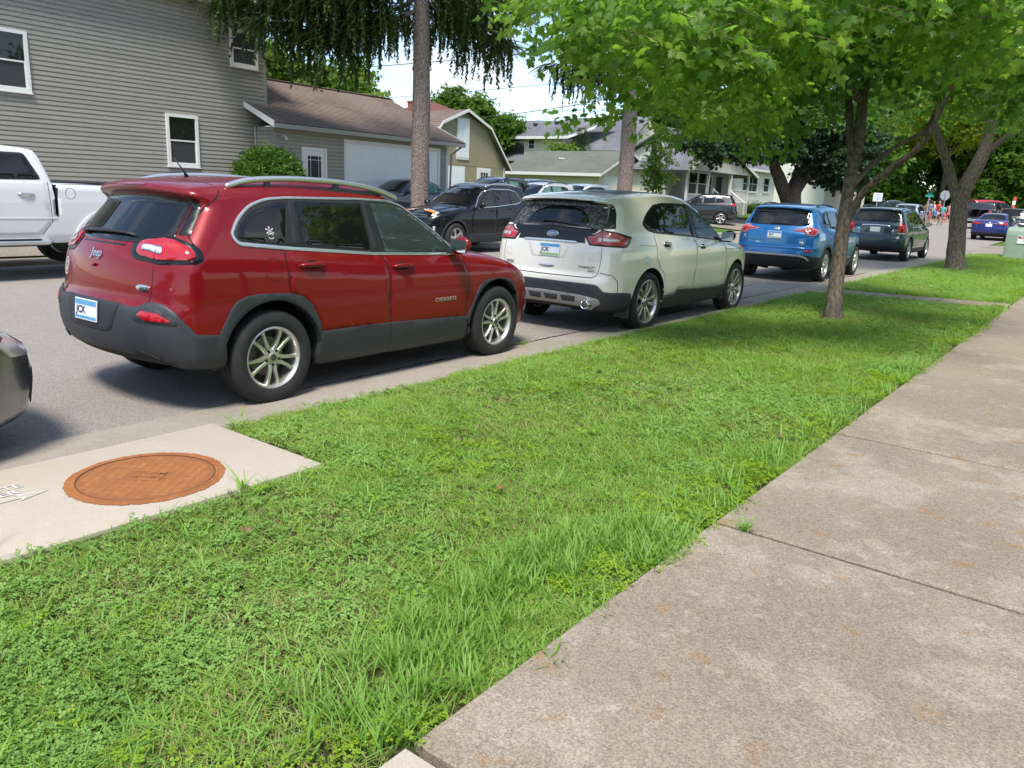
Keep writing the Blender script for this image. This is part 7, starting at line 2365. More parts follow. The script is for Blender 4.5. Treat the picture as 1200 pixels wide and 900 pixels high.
# ------------------------------------------------------------------ trees
def bark_mat(name, c1, c2, sc=18, dist=.02, stretch=.25):
    if name in MATS: return MATS[name]
    m = bpy.data.materials.new(name); m.use_nodes = True
    t = m.node_tree; L = t.links.new
    b = t.nodes["Principled BSDF"]; b.inputs["Roughness"].default_value = .95; b.inputs["Specular IOR Level"].default_value = .2
    tc = t.nodes.new("ShaderNodeTexCoord"); mp = t.nodes.new("ShaderNodeMapping"); mp.inputs["Scale"].default_value = (1, 1, stretch)
    L(tc.outputs["Object"], mp.inputs["Vector"])
    n = t.nodes.new("ShaderNodeTexVoronoi"); n.feature = 'DISTANCE_TO_EDGE'; n.inputs["Scale"].default_value = sc; L(mp.outputs[0], n.inputs["Vector"])
    n2 = t.nodes.new("ShaderNodeTexNoise"); n2.inputs["Scale"].default_value = sc * 1.3; n2.inputs["Detail"].default_value = 7; L(mp.outputs[0], n2.inputs["Vector"])
    mu = t.nodes.new("ShaderNodeMath"); mu.operation = 'MULTIPLY_ADD'; L(n.outputs["Distance"], mu.inputs[0]); mu.inputs[1].default_value = .9; L(n2.outputs["Fac"], mu.inputs[2])
    r = t.nodes.new("ShaderNodeMapRange"); r.inputs["From Min"].default_value = .38; r.inputs["From Max"].default_value = .80; L(mu.outputs[0], r.inputs["Value"])
    x = t.nodes.new("ShaderNodeMix"); x.data_type = 'RGBA'; L(r.outputs[0], x.inputs[0]); x.inputs[6].default_value = (*c1, 1); x.inputs[7].default_value = (*c2, 1)
    L(x.outputs[2], b.inputs["Base Color"])
    bn = t.nodes.new("ShaderNodeBump"); bn.inputs["Distance"].default_value = dist; L(mu.outputs[0], bn.inputs["Height"]); L(bn.outputs["Normal"], b.inputs["Normal"])
    MATS[name] = m
    return m
M_MAPLEBARK = bark_mat("maple_bark", (.075, .060, .045), (.185, .150, .115), 16, .02, .35)
M_SPRUCEBARK = bark_mat("spruce_bark", (.11, .082, .068), (.33, .27, .235), 20, .025, .55)
M_DARKBARK = bark_mat("dark_bark", (.030, .024, .019), (.075, .060, .048), 12, .03, .25)

def leaf_mat(name, cols, trans=.5, rough=.42):
    return grass_mat(name, cols, rough, trans)
L_MAPLE = leaf_mat("maple_leaf", [(0.0713, 0.164, 0.0296), (0.107, 0.224, 0.0445), (0.155, 0.279, 0.063), (0.238, 0.333, 0.0889)], .68)
L_MAPLELIT = leaf_mat("maple_leaf_sunlit", [(0.142, 0.279, 0.0445), (0.202, 0.351, 0.0667), (0.309, 0.41, 0.111)], .70)  # lighter copy with sunlight put into the colour of near leaves
L_SPRUCE = leaf_mat("spruce_needles", [(.040, .072, .022), (.062, .105, .030), (.095, .145, .040)], .3, .6)
L_BG = leaf_mat("broad_leaf", [(.070, .150, .018), (.105, .205, .025), (.155, .260, .036)], .62)
L_YELLOW = leaf_mat("yellow_green_leaf", [(.16, .26, .018), (.26, .34, .022), (.34, .38, .03)], .55)
L_DARK = leaf_mat("dark_leaf", [(.012, .032, .012), (.020, .048, .016), (.032, .068, .020)], .3)
L_LIGHT = leaf_mat("light_leaf", [(.085, .17, .022), (.14, .23, .030), (.20, .28, .045)], .5)
L_SHRUB = leaf_mat("shrub_leaf", [(.045, .12, .016), (.075, .17, .022), (.12, .23, .03)], .4)

LEAF = [(0, 0), (.10, -.015), (.34, -.10), (.26, .10), (.50, .16), (.43, .26), (.62, .42), (.40, .42), (.42, .56), (.22, .50), (.18, .70), (.08, .78), (0, 1.0)]
LEAF = LEAF + [(-x, y) for x, y in LEAF[::-1][1:-1]]
def leaf_shape(size, fold=.18, droop=.25):
    """a five lobed maple leaf lying in XY, tip along +Y"""
    V = [(0, .34, 0)] + [(x, y, 0) for x, y in LEAF]
    out = []
    for x, y, z in V:
        out.append((x * size, y * size, (-abs(x) * fold - max(0, y - .3) ** 2 * droop) * size))
    n = len(LEAF)
    return out, [(0, 1 + i, 1 + (i + 1) % n) for i in range(n)]

def spray(seed, n, size, length, simple=False, mat=None, spread=.6):
    """a hanging twig with n leaves"""
    r = random.Random(seed)
    vs, fs = [], []
    for i in range(n):
        t = (i + .5) / n
        side = r.choice((-1, 1))
        p = Vector((side * r.uniform(.02, .14) * spread * 2, length * t, -length * .25 * t * t + r.uniform(-.05, .05)))
        s = size * r.uniform(.65, 1.15)
        if simple:
            lv = [(0, 0, 0), (.42, .25, -.08), (.30, .70, -.1), (0, 1, -.2), (-.30, .70, -.1), (-.42, .25, -.08)]
            lv = [(a * s, b * s, c * s) for a, b, c in lv]; lf = [(0, 1, 2, 3), (0, 3, 4, 5)]
        else:
            lv, lf = leaf_shape(s, r.uniform(.05, .35), r.uniform(.1, .5))
        m = Euler((r.uniform(-1.15, -.15), r.uniform(-.5, .5), side * -r.uniform(.2, 1.5) + r.uniform(-.4, .4))).to_matrix()
        k = len(vs)
        vs += [tuple(m @ Vector(q) + p) for q in lv]
        fs += [tuple(j + k for j in f) for f in lf]
    return vs, fs, [mat], None

def limb_path(p0, p1, sag, n, r, wob=.04):
    p0, p1 = Vector(p0), Vector(p1)
    L = (p1 - p0).length
    out = []
    for i in range(n + 1):
        t = i / n
        p = p0.lerp(p1, t) + Vector((0, 0, sag * L * math.sin(PI * t)))
        if 0 < i < n: p += Vector((r.uniform(-1, 1), r.uniform(-1, 1), r.uniform(-.5, .5))) * wob * L
        out.append(p)
    return out

def trunk_mesh(paths, name, mat, parent, n=14, rough=.03, seed=1):
    """paths: [(points, radii)] with light lumps along each tube"""
    mb = MB()
    for pts, rad in paths:
        sp = [Vector(p) for p in pts]
        # refine
        Q, Rr = [], []
        for i in range(len(sp) - 1):
            p0, p1, p2, p3 = sp[max(i - 1, 0)], sp[i], sp[i + 1], sp[min(i + 2, len(sp) - 1)]
            for k in range(5):
                t = k / 5
                Q.append(.5 * (2 * p1 + (p2 - p0) * t + (2 * p0 - 5 * p1 + 4 * p2 - p3) * t * t + (3 * p1 - 3 * p2 + p3 - p0) * t ** 3)); Rr.append(rad[i] + (rad[i + 1] - rad[i]) * t)
        Q.append(sp[-1]); Rr.append(rad[-1])
        k0 = len(mb.v)
        mb.tube(Q, Rr, n)
        for i in range(k0, len(mb.v)):
            v = Vector(mb.v[i]); c = Q[min((i - k0) // n, len(Q) - 1)]
            w = 1 + rough * 2.2 * (math.sin(v.x * 23 + v.z * 5 + seed) * math.sin(v.y * 19 - v.z * 7) + .6 * math.sin(v.z * 13 + v.x * 41))
            mb.v[i] = tuple(c + (v - c) * w)
    return mb.build(name, mat, parent, True)

def crown_points(blobs, dens, seed, low=None):
    """points spread through ellipsoid blobs, thicker near their skins. blobs: (x,y,z,rx,ry,rz)"""
    r = np.random.default_rng(seed)
    P = []
    for bi, b in enumerate(blobs):
        vol = 4.19 * b[3] * b[4] * b[5]
        n = int((dens[bi] if hasattr(dens, '__len__') else dens) * vol ** .8)
        d = r.normal(size=(n, 3)); d /= np.linalg.norm(d, axis=1, keepdims=True)
        q = r.random(n) ** .45
        lump = 1 + .22 * np.sin(d[:, 0] * 5 + b[0] * 3) * np.sin(d[:, 1] * 6 + b[1]) + .15 * np.sin(d[:, 2] * 7 + b[2])
        P.append(np.array(b[:3]) + d * (q * lump)[:, None] * np.array(b[3:6]))
    return np.concatenate(P)

def broad_tree(name, label, base, trunk_h, tr, blobs, dens, src, nsrc, bark, cat="tree", group=None, seed=1, scale=(.8, 1.3), limbs=True):
    t = thing(name, label, cat, base, 0, group)
    r = random.Random(seed)
    paths = [([(0, 0, -.1), (0, 0, .25), (.02, 0, trunk_h * .5), (0, .03, trunk_h)], [tr * 1.5, tr * 1.05, tr, tr * .85])]
    if limbs:
        for b in blobs[:7]:
            paths.append((limb_path((0, 0, trunk_h * .9), (b[0], b[1], b[2]), .05, 4, r), [tr * .6, tr * .45, tr * .3, tr * .2, tr * .08]))
    trunk_mesh(paths, "trunk", bark, t, 8, seed=seed)
    P = crown_points(blobs, dens, seed)
    n = len(P); g = np.random.default_rng(seed + 5)
    point_cloud_instancer("crown", P, np.stack([g.normal(0, .5, n), g.normal(0, .5, n), g.uniform(0, 2 * PI, n)], 1), g.uniform(*scale, n), g.integers(0, nsrc, n), src, t)
    return t

# sources
SRC_MAPLE = source_collection("maple_sprays", [spray(i, 12, .098, .40, False, L_MAPLE) for i in range(5)] + [spray(10 + i, 12, .092, .38, False, L_MAPLELIT) for i in range(3)])
SRC_BG = source_collection("broadleaf_sprays", [spray(30 + i, 16, .22, .8, True, L_BG, 1.6) for i in range(4)])
SRC_BGL = source_collection("light_sprays", [spray(40 + i, 16, .22, .8, True, L_LIGHT, 1.6) for i in range(3)])
SRC_YEL = source_collection("yellow_sprays", [spray(50 + i, 14, .20, .7, True, L_YELLOW, 1.6) for i in range(3)])
SRC_DARK = source_collection("dark_sprays", [spray(60 + i, 14, .17, .6, True, L_DARK, 1.4) for i in range(3)])
SRC_SHRUB = source_collection("shrub_sprays", [spray(70 + i, 14, .055, .16, True, L_SHRUB, .3) for i in range(3)])

# ---- the two maples on our verge
def maple(name, label, base, paths, blobs, dens, seed, bright=None, hero=0):
    t = thing(name, label, "tree", base)
    b = Vector(base)
    trunk_mesh([([Vector(p) - b for p in pts], rad) for pts, rad in paths], "trunk", M_MAPLEBARK, t, 16, .028, seed)
    P = crown_points(blobs, dens, seed)
    g = np.random.default_rng(seed)
    n = len(P)
    rot = np.stack([g.normal(-.1, .35, n), g.normal(0, .35, n), g.uniform(0, 2 * PI, n)], 1)
    sc = g.uniform(.75, 1.25, n)
    idx = g.integers(0, 5, n)
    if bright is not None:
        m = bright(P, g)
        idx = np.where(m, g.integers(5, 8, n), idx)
    C = np.array([0, 0, CAM_H])
    if hero:
        # the sprays nearest the camera and inside its view are set leaf by leaf
        F = np.array([-math.sin(CAM_YAW) * math.cos(CAM_PITCH), math.cos(CAM_YAW) * math.cos(CAM_PITCH), -math.sin(CAM_PITCH)])
        Rv = np.array([math.cos(CAM_YAW), math.sin(CAM_YAW), 0])
        d = P - C
        z = d @ F
        u = (d @ Rv) / np.maximum(z, .1)
        v = d @ np.cross(Rv, F) / np.maximum(z, .1)
        ok = (z > 1) & (np.abs(u) < .68) & (v < .52)
        order = np.argsort(np.where(ok, z, 1e9))[:hero]
        keep = np.ones(n, bool); keep[order] = False
        lm = []
        r = random.Random(seed)
        for k in range(6):
            vs, fs = leaf_shape(.12, r.uniform(.05, .35), r.uniform(.1, .5))
            me = bpy.data.meshes.new("leaf"); me.from_pydata(vs, [], fs); me.materials.append(L_MAPLELIT if k % 3 else L_MAPLE)
            me.polygons.foreach_set("use_smooth", np.ones(len(me.polygons), dtype=bool))
            lm.append(me)
        cnt = 0
        tw = MB()
        for q in order:
            p = Vector(P[q]); a = r.uniform(0, 2 * PI)
            dr = Vector((math.cos(a), math.sin(a), -.3))
            tw.tube([p - b - dr * .1, p - b + dr * .2, p - b + dr * .42 + Vector((0, 0, -.06))], [.004, .003, .0015], 4)
            for j in range(9):
                if cnt >= 297: break
                s = r.choice((-1, 1))
                o = bpy.data.objects.new("leaf", r.choice(lm)); link(o, t)
                pos = p + dr * (.42 * (j + .5) / 9) + Vector((-dr.y, dr.x, 0)) * s * r.uniform(.03, .15) + Vector((0, 0, r.uniform(-.07, .04)))
                o.location = pos - b
                o.rotation_euler = (r.uniform(-1.2, -.1), r.uniform(-.5, .5), a - PI / 2 - s * r.uniform(.2, 1.4)); o.scale = (r.uniform(.65, 1.1),) * 3
                cnt += 1
        tw.build("twig", M_MAPLEBARK, t)
        P, rot, sc, idx = P[keep], rot[keep], sc[keep], idx[keep]
    point_cloud_instancer("crown", P - np.array(b), rot, sc, idx, SRC_MAPLE, t)
    return t
M1_BLOBS = [(-4.68, 7.24, 3.13, 0.7, 0.7, 0.52), (-3.95, 7.15, 2.71, 0.6, 0.6, 0.45), (-3.43, 6.85, 3.01, 0.75, 0.75, 0.56), (-3.09, 7.04, 2.77, 0.6, 0.6, 0.45), (-4.53, 7.46, 3.47, 0.8, 0.8, 0.6), (-5.71, 7.9, 3.62, 0.6, 0.6, 0.45), (-6.3, 8.23, 3.64, 0.45, 0.45, 0.34), (-5.07, 7.64, 2.87, 0.5, 0.5, 0.38), (-4.4, 8.02, 2.49, 0.45, 0.45, 0.34), (-3.63, 7.85, 2.54, 0.5, 0.5, 0.38), (-2.95, 7.22, 3.04, 0.7, 0.7, 0.52), (-2.75, 7.84, 2.86, 0.55, 0.55, 0.41), (-2.57, 7.59, 3.28, 0.8, 0.8, 0.6), (-2.28, 8.1, 3.39, 0.7, 0.7, 0.52), (-3.4, 8.86, 2.73, 0.6, 0.6, 0.45), (-3.74, 9.04, 2.48, 0.55, 0.55, 0.41), (-2.04, 8.77, 3.3, 0.7, 0.7, 0.52), (-1.77, 9.4, 3.02, 0.5, 0.5, 0.38), (-1.34, 8.49, 3.2, 0.8, 0.8, 0.6), (-1.2, 9.81, 2.97, 0.6, 0.6, 0.45), (-1.68, 8.3, 3.4, 0.8, 0.8, 0.6), (-4.17, 10.9, 3.3, 0.9, 0.9, 0.68), (-3.79, 11.94, 3.64, 1.0, 1.0, 0.75), (-3.02, 12.51, 3.62, 1.0, 1.0, 0.75), (-2.58, 14.12, 3.59, 1.0, 1.0, 0.75), (-4.09, 14.41, 4.03, 1.2, 1.2, 0.9), (-5.29, 10.67, 3.21, 0.9, 0.9, 0.68), (-4.78, 10.92, 2.77, 0.8, 0.8, 0.6), (-5.23, 9.51, 3.47, 1.0, 1.0, 0.75), (-6.08, 9.6, 3.76, 0.9, 0.9, 0.68), (-1.87, 13.98, 3.48, 1.0, 1.0, 0.75), (-4.34, 12.59, 2.92, 0.8, 0.8, 0.6), (-3.94, 13.59, 3.07, 0.5, 0.5, 0.38), (-4.64, 12.26, 2.58, 0.7, 0.7, 0.52), (-5.05, 7.95, 2.14, 0.22, 0.22, 0.17), (-5.51, 7.91, 2.31, 0.18, 0.18, 0.14), (-4.92, 10.06, 2.42, 0.5, 0.5, 0.38), (-1.3, 11.19, 3.47, 0.9, 0.9, 0.68), (-4.16, 9.1, 3.7, 1.0, 1.0, 0.75), (-3.57, 10.23, 3.86, 1.0, 1.0, 0.75), (-2.91, 11.45, 4.08, 1.0, 1.0, 0.75), (-5.0, 8.56, 4.04, 1.0, 1.0, 0.75)]
M1_UP = [(-4.8, 11.2, 5.2, 2.0, 2.2, 1.0), (-2.0, 11.8, 5.2, 2.2, 2.2, 1.0), (-3.4, 13.8, 5.6, 2.4, 2.2, 1.2), (-3.4, 11.5, 7.2, 2.6, 2.8, 1.5), (-3.4, 11.8, 9.0, 1.6, 1.8, 1.1), (-.6, 10.2, 4.6, 1.2, 1.4, .8)]
maple1 = maple("maple_tree", "young maple with a slender forked grey trunk on the verge beside the bright blue SUV", (-3.13, 11.72, .06),
    [([(-3.13, 11.72, -.1), (-3.13, 11.72, .06), (-3.16, 11.8, .45), (-3.27, 12.14, 1.32), (-3.34, 12.4, 1.93), (-3.38, 12.71, 2.61), (-3.44, 12.87, 3.29), (-3.5, 13.09, 4.15), (-3.64, 13.36, 5.6), (-3.6, 13.0, 7.5)], [.20, .155, .104, .093, .090, .080, .072, .06, .045, .02]),
     ([(-3.25, 12.2, 1.42), (-3.09, 12.17, 1.83), (-2.78, 12.12, 2.16), (-2.44, 12.08, 2.45), (-2.29, 12.02, 2.71), (-2.0, 11.8, 3.5), (-1.5, 11.3, 4.4)], [.045, .052, .047, .042, .037, .028, .012]),
     ([(-3.3, 12.42, 1.95), (-3.2, 12.86, 2.25), (-3.02, 13.48, 2.58), (-2.78, 14.15, 2.88), (-2.74, 14.57, 3.33)], [.05, .04, .034, .03, .02]),
     ([(-3.33, 12.4, 2.1), (-3.54, 12.77, 2.8), (-3.74, 13.08, 3.44), (-3.97, 13.31, 4.34), (-4.3, 13.4, 5.6)], [.058, .056, .05, .04, .025]),
     ([(-3.44, 12.83, 3.16), (-3.72, 11.49, 3.68), (-3.98, 9.72, 3.61), (-3.5, 8.0, 3.2)], [.06, .045, .03, .012]),
     ([(-3.48, 12.95, 3.66), (-3.86, 10.72, 4.08), (-4.5, 8.13, 3.47), (-5.5, 7.9, 3.5)], [.06, .045, .025, .01]),
     ([(-3.47, 13.0, 3.78), (-2.43, 11.12, 3.92), (-1.58, 9.75, 3.67), (-1.5, 8.6, 3.3)], [.06, .045, .025, .01])],
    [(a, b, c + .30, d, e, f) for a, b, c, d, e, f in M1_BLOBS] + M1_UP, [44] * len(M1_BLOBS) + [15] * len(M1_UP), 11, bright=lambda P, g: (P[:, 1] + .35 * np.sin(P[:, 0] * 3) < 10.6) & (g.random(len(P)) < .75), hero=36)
M2_BLOBS = [(-5.89, 22.09, 4.05, 1.0, 1.0, 0.7), (-4.85, 21.68, 4.37, 1.2, 1.2, 0.84), (-4.07, 22.35, 4.62, 1.3, 1.3, 0.91), (-3.27, 22.99, 4.76, 1.3, 1.3, 0.91), (-2.6, 23.48, 4.69, 1.4, 1.4, 0.98), (-4.78, 23.4, 5.6, 1.6, 1.6, 1.12), (-3.79, 24.23, 5.86, 1.8, 1.8, 1.26), (-2.71, 24.41, 3.79, 0.8, 0.8, 0.56), (-5.91, 24.73, 4.32, 0.9, 0.9, 0.63), (-4.22, 27.41, 4.66, 1.2, 1.2, 0.84), (-6.16, 23.48, 5.06, 1.3, 1.3, 0.91),
            (-3.6, 25, 8.0, 4.0, 4.0, 2.0), (-1.5, 22, 6.0, 2.0, 2.0, 1.2), (-2.0, 27, 6.2, 2.4, 2.4, 1.4)]
maple2 = maple("maple_tree", "older maple with a thick dark trunk forking low, on the verge beyond the cross path", (-3.51, 24.5, .06),
    [([(-3.5, 24.4, -.1), (-3.5, 24.4, .08), (-3.56, 24.45, .5), (-3.66, 24.62, 1.4), (-3.72, 24.8, 2.1), (-3.55, 25.31, 2.88), (-3.46, 25.71, 3.58), (-3.53, 26.04, 4.39), (-3.76, 26.55, 6.5)], [.38, .30, .225, .21, .205, .185, .155, .125, .05]),
     ([(-3.75, 24.75, 1.75), (-4.04, 24.6, 2.61), (-4.34, 24.34, 3.37), (-4.56, 24.11, 4.0), (-4.82, 23.85, 5.6)], [.115, .128, .11, .095, .05]),
     ([(-3.48, 25.6, 3.15), (-3.06, 25.78, 3.65), (-2.51, 25.93, 4.02), (-1.8, 26, 5)], [.09, .082, .06, .03])],
    M2_BLOBS, 15, 12)

# ---- spruces
def spruce_strand(seed, L=1.0):
    r = random.Random(seed)
    vs, fs = [], []
    n = 46
    for i in range(n):
        t = (i + .3) / n
        z = -L * t; a = r.uniform(0, 2 * PI)
        l = .15 * (1 - .5 * t) * r.uniform(.6, 1.3); w = .018 * r.uniform(.8, 1.5)
        d = Vector((math.cos(a), math.sin(a), -r.uniform(.5, 1.6))).normalized()
        s = d.cross(Vector((0, 0, 1))).normalized() * w
        p = Vector((.02 * math.sin(7 * t + seed), .02 * math.cos(6 * t), z))
        k = len(vs)
        q = p + d * l
        vs += [tuple(p + s), tuple(p - s), tuple(p + d * l * .6 - s * 1.1), tuple(q), tuple(p + d * l * .6 + s * 1.1)]
        fs.append((k, k + 1, k + 2, k + 3, k + 4))
    return vs, fs, [L_SPRUCE], None
def spruce_tip(seed):
    """a flat side twig with needles, lying along +Y"""
    r = random.Random(seed); vs, fs = [], []
    for i in range(40):
        t = i / 40; sd = r.choice((-1, 1))
        p = Vector((0, .55 * t, -.12 * t * t)); l = .13 * (1.1 - t) * r.uniform(.6, 1.2)
        d = Vector((sd * .8, .7, r.uniform(-.5, .15))).normalized(); s = Vector((0, .012, .006))
        k = len(vs); vs += [tuple(p - s), tuple(p + s), tuple(p + d * l)]; fs.append((k, k + 1, k + 2))
    return vs, fs, [L_SPRUCE], None
SRC_SPRUCE = source_collection("spruce_twigs", [spruce_strand(i) for i in range(5)] + [spruce_tip(i) for i in range(3)])
def spruce(name, label, base, H, tr, zlow, reach, ends, seed, nb=30, zmax=None):
    t = thing(name, label, "tree", base)
    r = random.Random(seed)
    zmax = zmax or H - 2
    paths = [([(0, 0, -.2), (0, 0, .1), (.01, 0, .8), (.02, .01, 3), (0, 0, H * .5), (0, 0, H)], [tr * 1.5, tr * 1.25, tr * 1.03, tr, tr * .75, .04])]
    trunk_mesh(paths, "trunk", M_SPRUCEBARK, t, 14, .03, seed)
    mb = MB()
    P, Rr, S, I = [], [], [], []
    g = random.Random(seed + 1)
    bl = [Vector(e) - Vector(base) for e in ends]
    lst = []
    for e in bl:
        lst.append((Vector((0, 0, e.z + .9 + .12 * Vector((e.x, e.y, 0)).length)), e + Vector((0, 0, .55))))
    for i in range(nb):
        z = zlow + 1.0 + (zmax - zlow - 1.0) * (i / nb) ** .9
        a = r.uniform(0, 2 * PI); R = reach * (1 - .75 * (z - zlow) / (H - zlow)) * r.uniform(.75, 1.05)
        lst.append((Vector((0, 0, z)), Vector((R * math.cos(a), R * math.sin(a), z - R * .22))))
    for p0, p1 in lst:
        L = (p1 - p0).length
        pts = limb_path(p0, p1, -.10, 6, r, .015)
        mb.tube(pts, [.045, .04, .034, .028, .022, .016, .008], 5)
        d = (p1 - p0).normalized(); sd = d.cross(Vector((0, 0, 1))).normalized()
        nst = int(36 * L)
        for k in range(nst):
            tt = g.uniform(.12, 1.0) ** .8
            i = min(5, int(tt * 6)); f = tt * 6 - i
            p = pts[i].lerp(pts[i + 1], f)
            off = sd * g.uniform(-1, 1) * (.10 + .62 * math.sin(PI * min(1, tt * .95 + .05))) + Vector((0, 0, -g.uniform(0, .16)))
            P.append(p + off)
            if g.random() < .36:
                I.append(g.randrange(5)); Rr.append((g.gauss(0, .10), g.gauss(0, .10), g.uniform(0, 6.28))); S.append(g.choice((.45, .7, .9, 1.2)) * g.uniform(.8, 1.2) * (1.1 if tt > .45 else .8))
            else:
                I.append(5 + g.randrange(3)); az = math.atan2(d.y, d.x) - PI / 2 + g.uniform(-1, 1); Rr.append((g.gauss(-.25, .2), 0, az)); S.append(g.uniform(.9, 1.9))
    mb.build("bough", M_SPRUCEBARK, t, True, kind="stuff")
    point_cloud_instancer("crown", [tuple(p) for p in P], Rr, S, I, SRC_SPRUCE, t)
    return t
E1 = [(-21.36, 13.63, 6.2), (-19.85, 13.94, 5.58), (-19.68, 14.64, 5.35), (-19.96, 15.75, 5.43), (-18.37, 15.69, 5.54), (-18.46, 17.05, 6.0), (-17.2, 19.39, 6.3), (-16.28, 19.94, 5.83), (-16.26, 20.75, 6.33), (-15.47, 18.14, 6.39), (-15.68, 20.79, 7.14), (-17.34, 15.4, 6.27), (-18.78, 14.29, 6.19), (-20.6, 13.4, 6.6), (-19.2, 13.4, 6.5), (-16.8, 20.4, 7.0), (-18.0, 14.6, 6.9), (-20.8, 15.0, 6.3), (-21.0, 14.2, 6.9), (-17.9, 20.1, 6.8)]
spruce("spruce_tree", "tall spruce with drooping dark boughs and a straight scaly trunk before the grey house", (-17.2, 17.67, .1), 17, .27, 6.2, 4.6, E1, 3, 22)
E2 = [(-20.48, 28.56, 6.45), (-19.85, 28.94, 6.13), (-18.94, 29.54, 5.9), (-19.02, 30.98, 6.6), (-19.77, 28.08, 7.33), (-18.97, 30.05, 7.58), (-18.11, 33.08, 6.93), (-16.0, 27.8, 7.2), (-19.9, 29.5, 7.2)]
spruce("spruce_tree", "second spruce with pale mottled bark on its trunk before the cream garage", (-17.2, 30.05, .2), 16, .32, 6.6, 4.2, E2, 8, 18)

# ---- dark forked maple across the street
t = thing("dark_maple", "dark leaved maple with a thick low forked trunk before the white house", "tree", (-16.1, 48.38, .35))
B0 = Vector((-16.1, 48.38, .35))
def rel(L): return [Vector(p) - B0 for p in L]
trunk_mesh([(rel([(-16.1, 48.38, .0), (-16.1, 48.38, .4), (-16.12, 48.38, 1.4), (-16.22, 48.61, 2.4), (-16.19, 49.28, 3.66), (-16.26, 50.39, 6.2)]), [.75, .62, .52, .45, .36, .15]),
            (rel([(-16.2, 48.43, 1.3), (-16.8, 47.71, 2.99), (-17.22, 47.14, 4.27), (-17.53, 46.76, 5.92)]), [.42, .36, .30, .15]),
            (rel([(-16.14, 48.7, 2.4), (-15.52, 49.69, 4.19), (-15.16, 50.75, 5.49)]), [.32, .27, .12])], "trunk", M_DARKBARK, t, 12, seed=4)
BM = [(-17.6, 45.6, 5.0, 1.5, 1.5, 1.0), (-18.9, 43.2, 4.6, 1.0, 1.0, .7), (-19.38, 44.52, 5.28, 1.8, 1.8, 1.35), (-16.93, 47.88, 6.0, 2.4, 2.4, 1.8), (-14.71, 50.31, 4.23, 1.8, 1.8, 1.35), (-13.77, 50.81, 3.53, 1.3, 1.3, 0.98), (-17.99, 47.52, 7.42, 2.6, 2.6, 1.95), (-15.77, 50.26, 6.68, 2.4, 2.4, 1.8), (-20.4, 42.1, 4.9, .7, .7, 0.5), (-14.22, 52.39, 5.61, 1.8, 1.8, 1.35)]
P = crown_points(BM, 55, 31) - np.array(B0); n = len(P); gg = np.random.default_rng(3)
point_cloud_instancer("crown", P, np.stack([gg.normal(0, .5, n), gg.normal(0, .5, n), gg.uniform(0, 6.28, n)], 1), gg.uniform(.8, 1.3, n), gg.integers(0, 3, n), SRC_DARK, t)

# ---- trees behind the houses and at the end of the street
def ball(x, y, z, r, n, seed, sq=.75):
    q = random.Random(seed)
    out = [(x, y, z, r * .7, r * .7, r * .6)]
    for i in range(n):
        a = 2 * PI * i / n + q.uniform(-.4, .4); e = q.uniform(-.35, .8)
        out.append((x + r * .65 * math.cos(a) * math.cos(e), y + r * .65 * math.sin(a) * math.cos(e), z + r * sq * math.sin(e), r * q.uniform(.35, .55), r * q.uniform(.35, .55), r * q.uniform(.3, .45)))
    return out
BGT = "trees beyond the houses"
k = 100
for (x, y, h, r, lab, src, ns, dn) in [
    (-37.5, 31.5, 6.6, 2.6, "light green tree rising behind the grey garage roof, left of the first spruce trunk", SRC_BGL, 3, 30),
    (-40, 27.0, 7.2, 3.0, "leafy tree behind the grey house wall, its crown seen under the spruce boughs", SRC_BGL, 3, 24),
    (-49, 55.8, 8.3, 2.6, "rounded green tree above the tan barn roof", SRC_BG, 4, 30),
    (-46.5, 58.0, 6.6, 2.2, "smaller green tree right of the tan barn roof", SRC_BG, 4, 30),
    (-52.5, 66.5, 6.8, 3.0, "pale thin topped tree left of the cream house", SRC_BGL, 3, 16)]:
    k += 1
    broad_tree("background_tree", lab, (x, y, .5), h - r * .8, .22, [(a - x, b - y, c - .5, d, e, f) for a, b, c, d, e, f in ball(x, y, h, r, 8, k)], dn, src, ns, M_DARKBARK, group=BGT, seed=k)
WG = "trees at the end of the street"
k = 200
for (x, y, h, r, src, ns, lab) in [
    (-15.8, 93.0, 9.6, 4.0, SRC_YEL, 3, "yellow green sunlit tree between the two maple trunks"),
    (-22, 97, 6.5, 5.0, SRC_BG, 4, "broad green tree behind the people at the junction"), (-14, 102, 7.0, 5.5, SRC_BG, 4, "broad green tree straight behind the street sign"), (-6, 106, 7.5, 6.0, SRC_BG, 4, "broad green tree above the red van"),
    (3, 108, 8.0, 6.0, SRC_BG, 4, "broad green tree behind the parked cars at the right"), (-31, 92, 7.5, 5.0, SRC_BG, 4, "green tree beyond the pale house"), (-19.5, 76.0, 4.6, 2.8, SRC_BG, 4, "bushy green tree at the near side of the junction, beside the pale house"),
    (12, 106, 8, 6, SRC_BG, 4, "tall tree at the far right end of the street"), (-10, 112, 12, 6, SRC_DARK, 3, "tall dark tree behind the junction trees"), (-26, 108, 11, 6, SRC_DARK, 3, "tall dark tree behind the pale house"), (2, 118, 13, 7, SRC_DARK, 3, "tall dark tree further back at the right"),
    (-1.5, 72, 5.2, 2.6, SRC_YEL, 3, "yellow green tree above the white car at the right edge"), (-40, 80, 8, 5, SRC_BG, 4, "green tree behind the white house roof")]:
    k += 1
    z0 = elev(x, y)
    broad_tree("background_tree", lab, (x, y, z0), max(1.5, h - r * .6), .25, [(a - x, b - y, c, d, e, f) for a, b, c, d, e, f in ball(x, y, h, r, 10, k, .8) + (ball(x, y, 2.2, r * .8, 6, k + 50, .4) if r > 4.5 else [])], 17 if r > 4 else 24, src, ns, M_DARKBARK, group=WG, seed=k, scale=(1.0, 1.8))
